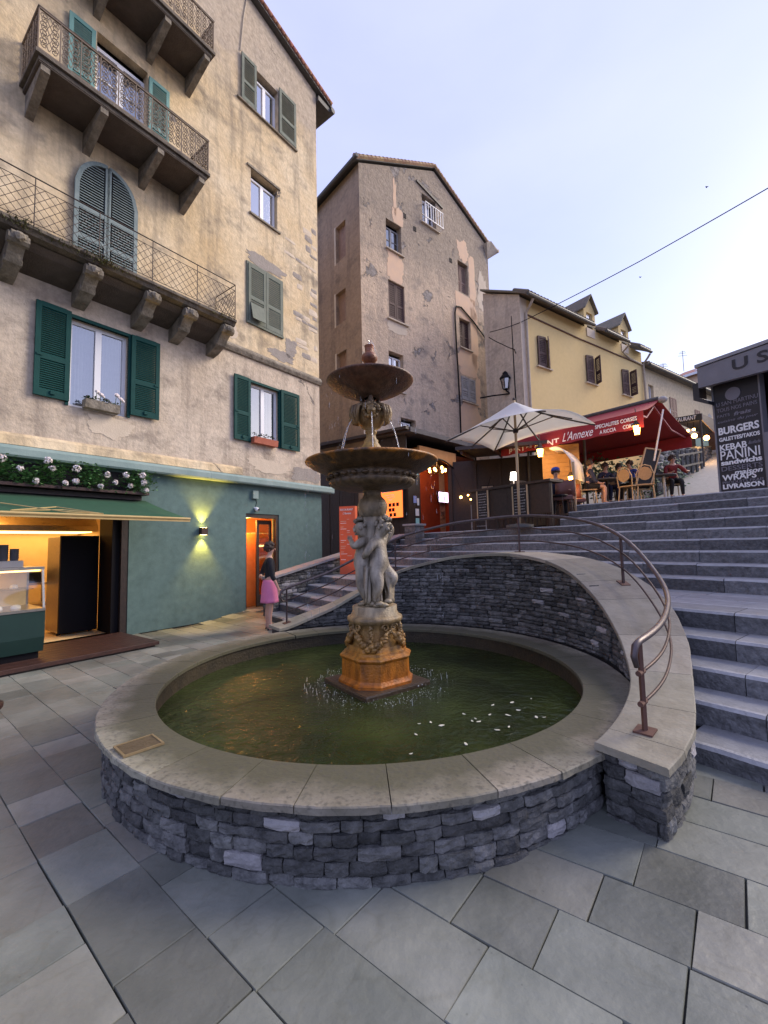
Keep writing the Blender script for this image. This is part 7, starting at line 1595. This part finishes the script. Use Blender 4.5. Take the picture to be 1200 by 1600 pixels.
for kx, ky, sg in ((-.07, -.012, -1), (.078, .015, 1)):
    q = MB(); q.prism([(kx - .04, ky + .07, .004), (kx + .04, ky + .07, .004), (kx + .046 + sg * .01, ky - .10, .004), (kx + .02 + sg * .012, ky - .175, .004), (kx - .03 + sg * .012, ky - .17, .004), (kx - .044 + sg * .008, ky - .09, .004)], (0, 0, .018)); q.tube([(kx - .04, ky - .08, .02), (kx + sg * .008, ky - .085, .068), (kx + .045, ky - .08, .02)], .010, 5); q.tube([(kx - .03, ky + .05, .03), (kx, ky + .01, .10), (kx + .03, ky + .05, .03)], .008, 5); q.build('sandal', M['clothB'], W)
# seated people on the terrace
def sitter(label, p, rz, top, legs, hairm, lean=.0, skin='skin', armL=(.30, -.28, .72), armR=(-.30, -.28, .72), look=(0, -1, 0), hat=None, shorts=False, seed=1, seat=True, grp=None):
    t = thing('person', label, 'person', p, rz, grp); f = Fig(); y = -lean
    pel = f.add((0, .03, .53), (.125, .11)); sp_ = f.add((0, .02 + y * .4, .68), (.112, .092), pel); ch = f.add((0, y * .7, .86), (.125, .095), sp_); sh_ = f.add((0, y, .98), (.10, .072), ch); nk = f.add((0, y - .01, 1.06), .047, sh_); hc = (0, y - .03, 1.19); l_, side = head(f, nk, hc, look)
    for sg in (-1, 1):
        hp = f.add((sg * .09, .0, .52), .090, pel); kn = f.add((sg * .12, -.40, .52), .058, f.add((sg * .11, -.2, .53), .078, hp)); cf = f.add((sg * .13, -.40, .33), .052, kn); an = f.add((sg * .14, -.38, .09), .033, cf); f.add((sg * .145, -.50, .035), .028, an)
    ex = lambda sg, h: [((sg * .17, y, .97), .048), (((sg * .20 + h[0]) / 2 + sg * .06, (y + h[1]) / 2 + .03, (.95 + h[2]) / 2 - .10), .040), (h, .025)]
    wl_ = f.chain(sh_, ex(1, armL)); hand(f, wl_, (-.3, -1, 0), (-1, 0, .3), .02); wr = f.chain(sh_, ex(-1, armR)); hand(f, wr, (.3, -1, 0), (1, 0, .3), .02)
    skinned('body', f.V, f.E, M[skin], t, lvl=1); face(t, hc, l_, side, M[skin]); hair(t, hc, l_, M[hairm], .098, 50, seed, .5)
    f = Fig(); a0 = f.add((0, .03, .56), (.142, .125)); a1 = f.add((0, .02 + y * .4, .70), (.126, .106), a0); a2 = f.add((0, y * .7, .87), (.14, .108), a1); a3 = f.add((0, y, .99), (.112, .084), a2); f.add((0, y - .005, 1.035), .07, a3)
    for sg, h in ((1, armL), (-1, armR)):
        c_ = ex(sg, h); e1, e2 = Vector(c_[1][0]), Vector(h); f.chain(a3, [(c_[0][0], .064), (c_[1][0], .052), (tuple(e1.lerp(e2, .6)), .042)])
    clothes('top', f.V, f.E, M[top], t, 1)
    f = Fig(); a0 = f.add((0, .03, .53), (.14, .12))
    for sg in (-1, 1):
        hp = f.add((sg * .09, .0, .525), .104, a0); m_ = f.add((sg * .11, -.2, .535), .090, hp)
        if shorts: f.add((sg * .12, -.33, .53), .074, m_)
        else: kn = f.add((sg * .12, -.40, .52), .070, m_); cf = f.add((sg * .13, -.40, .33), .062, kn); f.add((sg * .14, -.38, .10), .046, cf)
    clothes('trousers' if not shorts else 'shorts', f.V, f.E, M[legs], t, 1)
    for sg in (-1, 1): MB().prism([(sg * .145 + a_, b_, 0) for a_, b_ in ((-.045, -.32), (.045, -.32), (.05, -.50), (.02, -.58), (-.02, -.58), (-.05, -.50))], (0, 0, .075)).build('shoe', M['clothB'], t)
    if hat:
        q = MB(); q.lathe([(.105, 1.235), (.108, 1.26), (.095, 1.31), (.05, 1.335), (.001, 1.34)], 16, (hc[0], hc[1], 0)); q.prism([(hc[0] + a_, hc[1] + b_, 1.237) for a_, b_ in ((-.07, -.08), (.07, -.08), (.06, -.19), (0, -.21), (-.06, -.19))], (0, 0, .012)); q.build('cap', M[hat], t, True)
    return t
def floor_z(x, y): A_ = .8 * x + .6 * y; return 2.386 + max(0, (A_ - 10)) * .066 if A_ < 15.5 else 2.745 + (A_ - 15.5) * .30
def tp(px, d): p = at_d(px, 780, d); return Vector((p.x, p.y, floor_z(p.x, p.y)))
def chair(label, p, rz, back='rattan', grp='rattan terrace chairs', round_back=True):
    c = thing('terrace_chair', label, 'chair', p, rz, grp); MB().cbox(-.21, .21, -.21, .21, .42, .455, .015).build('seat', M[back], c)
    for sx in (-1, 1):
        MB().tube([(sx * .17, -.17, .43), (sx * .20, -.20, 0)], .015, 6).build('leg', M['woodL'], c); MB().tube([(sx * .17, .17, .43), (sx * .20, .22, 0)], .015, 6).build('leg', M['woodL'], c)
    q = MB()
    pts = [(-.19, .19, .45), (-.20, .22, .70), (-.13, .25, .90), (0, .26, .95), (.13, .25, .90), (.20, .22, .70), (.19, .19, .45)]; q.tube(pts, .014, 6); q.build('back_frame', M['woodL'], c)
    q = MB(); q.add([(0.16 * math.cos(k * .5236), .235, .72 + .18 * math.sin(k * .5236)) for k in range(12)], [tuple(range(12))]); o = q.build('backrest', M[back], c); o.modifiers.new('t', 'SOLIDIFY').thickness = .02
    return c
def table(label, p, r=.42, grp=None):
    t = thing('terrace_table', label, 'table', p, 0, grp); MB().lathe([(r, .70), (r + .01, .715), (r, .73)], 28).build('top', M['clothG'], t, True); MB().tube([(0, 0, .02), (0, 0, .70)], .03, 8).build('column', M['iron'], t)
    MB().lathe([(.22, 0), (.20, .02), (.04, .04)], 16).build('foot', M['iron'], t); return t
tb1 = tp(950, 12.3); tb2 = tp(986, 12.7)
table('larger dark round table between the diners under the red awning', tb1, .42); table('smaller dark round table right of the larger one', tb2, .34)
s1 = tp(920, 12.0); sitter('woman in navy clothes sitting left of the round tables, turned to the right', s1, R(75), 'clothN', 'clothB', 'hairB', .06, shorts=True, seed=2, armL=(.12, -.30, .60), armR=(-.2, -.26, .60)); chair('rattan chair under the woman in navy', s1 + Vector((-.02, 0, 0)), R(75))
s2 = tp(946, 13.2); sitter('person with glasses and dark clothes sitting behind the larger table', s2, R(12), 'clothN', 'clothN', 'hairB', .05, seed=4); chair('rattan chair behind the larger table', s2, R(12))
s3 = tp(990, 13.0); sitter('man in a bright blue jacket sitting at the smaller table', s3, R(-62), 'clothU', 'clothB', 'hairB', .08, seed=5); chair('rattan chair under the man in blue', s3, R(-62))
s5 = tp(968, 13.7); sitter('person in grey sitting between the two tables at the back', s5, R(0), 'clothG', 'clothB', 'hairB', .04, seed=8); chair('rattan chair under the person in grey', s5, R(0))
s4 = tp(1053, 12.6); sitter('person in red clothes sitting alone at the right end of the terrace', s4, R(-20), 'clothR', 'clothB', 'hairB', .10, 'skin', (.32, -.35, .78), (-.12, -.38, .76), seed=6); chair('rattan chair under the person in red', s4, R(-20))
tb3 = tp(1040, 12.2); table('small pale table in front of the person in red', tb3, .30).children[0].data.materials[0] = M['canvas']
s6 = at_d(868, 765, 11.0); s6.z = Z0 + .22; sitter('person in a blue cap sitting behind the right end of the bar', s6, R(-10), 'clothN', 'clothB', 'hairB', .08, hat='clothU', seed=7)
sb_ = thing('bench_seat', 'dark high seat under the person in the blue cap', 'stool', (s6.x, s6.y, Z0), R(-10)); MB().cbox(-.2, .2, -.15, .25, .60, .66, .01).build('seat', M['leather'], sb_)
for sx in (-1, 1):
    for sy in (-1, 1): MB().tube([(sx * .15, .05 + sy * .14, .61), (sx * .18, .05 + sy * .16, 0)], .014, 5).build('leg', M['iron'], sb_)
c1 = tp(1010, 11.4); chair('empty rattan chair with a round back in front of the tilted chalkboard', c1, R(150)); c2 = tp(985, 11.6); chair('empty rattan chair left of the round backed one', c2, R(120))
cb = thing('tilted_chalkboard', 'tall blank chalkboard leaning among the chairs', 'chalkboard', tp(1004, 11.8), R(-8)); p_ = [at_d(1009, 700, 11.8), at_d(1032, 703, 11.8), at_d(1015, 765, 11.5), at_d(992, 765, 11.5)]
O = cb.location; Rm = Matrix.Rotation(R(8), 3, 'Z'); p_ = [Rm @ (p - O) for p in p_]
MB().prism([p_[0].lerp(p_[2], .03), p_[1].lerp(p_[3], .03), p_[2].lerp(p_[0], .03), p_[3].lerp(p_[1], .03)], (0, .03, 0)).build('board', M['chalk'], cb)
for a_, b_ in zip(p_, p_[1:] + p_[:1]): MB().bar(a_ + Vector((0, .01, 0)), b_ + Vector((0, .01, 0)), .035, .05, up=(0, 1, 0)).build('frame', M['woodL'], cb)

p = at_z(-38, 1104, .45); t = thing('round_stool', 'edge of a round brown stool at the far left of the square', 'stool', (p.x, p.y, 0))
MB().lathe([(.14, .40), (.155, .42), (.155, .445), (.14, .455)], 24).build('seat', M['wood_red'], t, True)
for k in range(3): a_ = k * 2.094 + .4; MB().tube([(.09 * math.cos(a_), .09 * math.sin(a_), .41), (.14 * math.cos(a_), .14 * math.sin(a_), 0)], .016, 6).build('leg', M['wood_red'], t)
fit_texts()
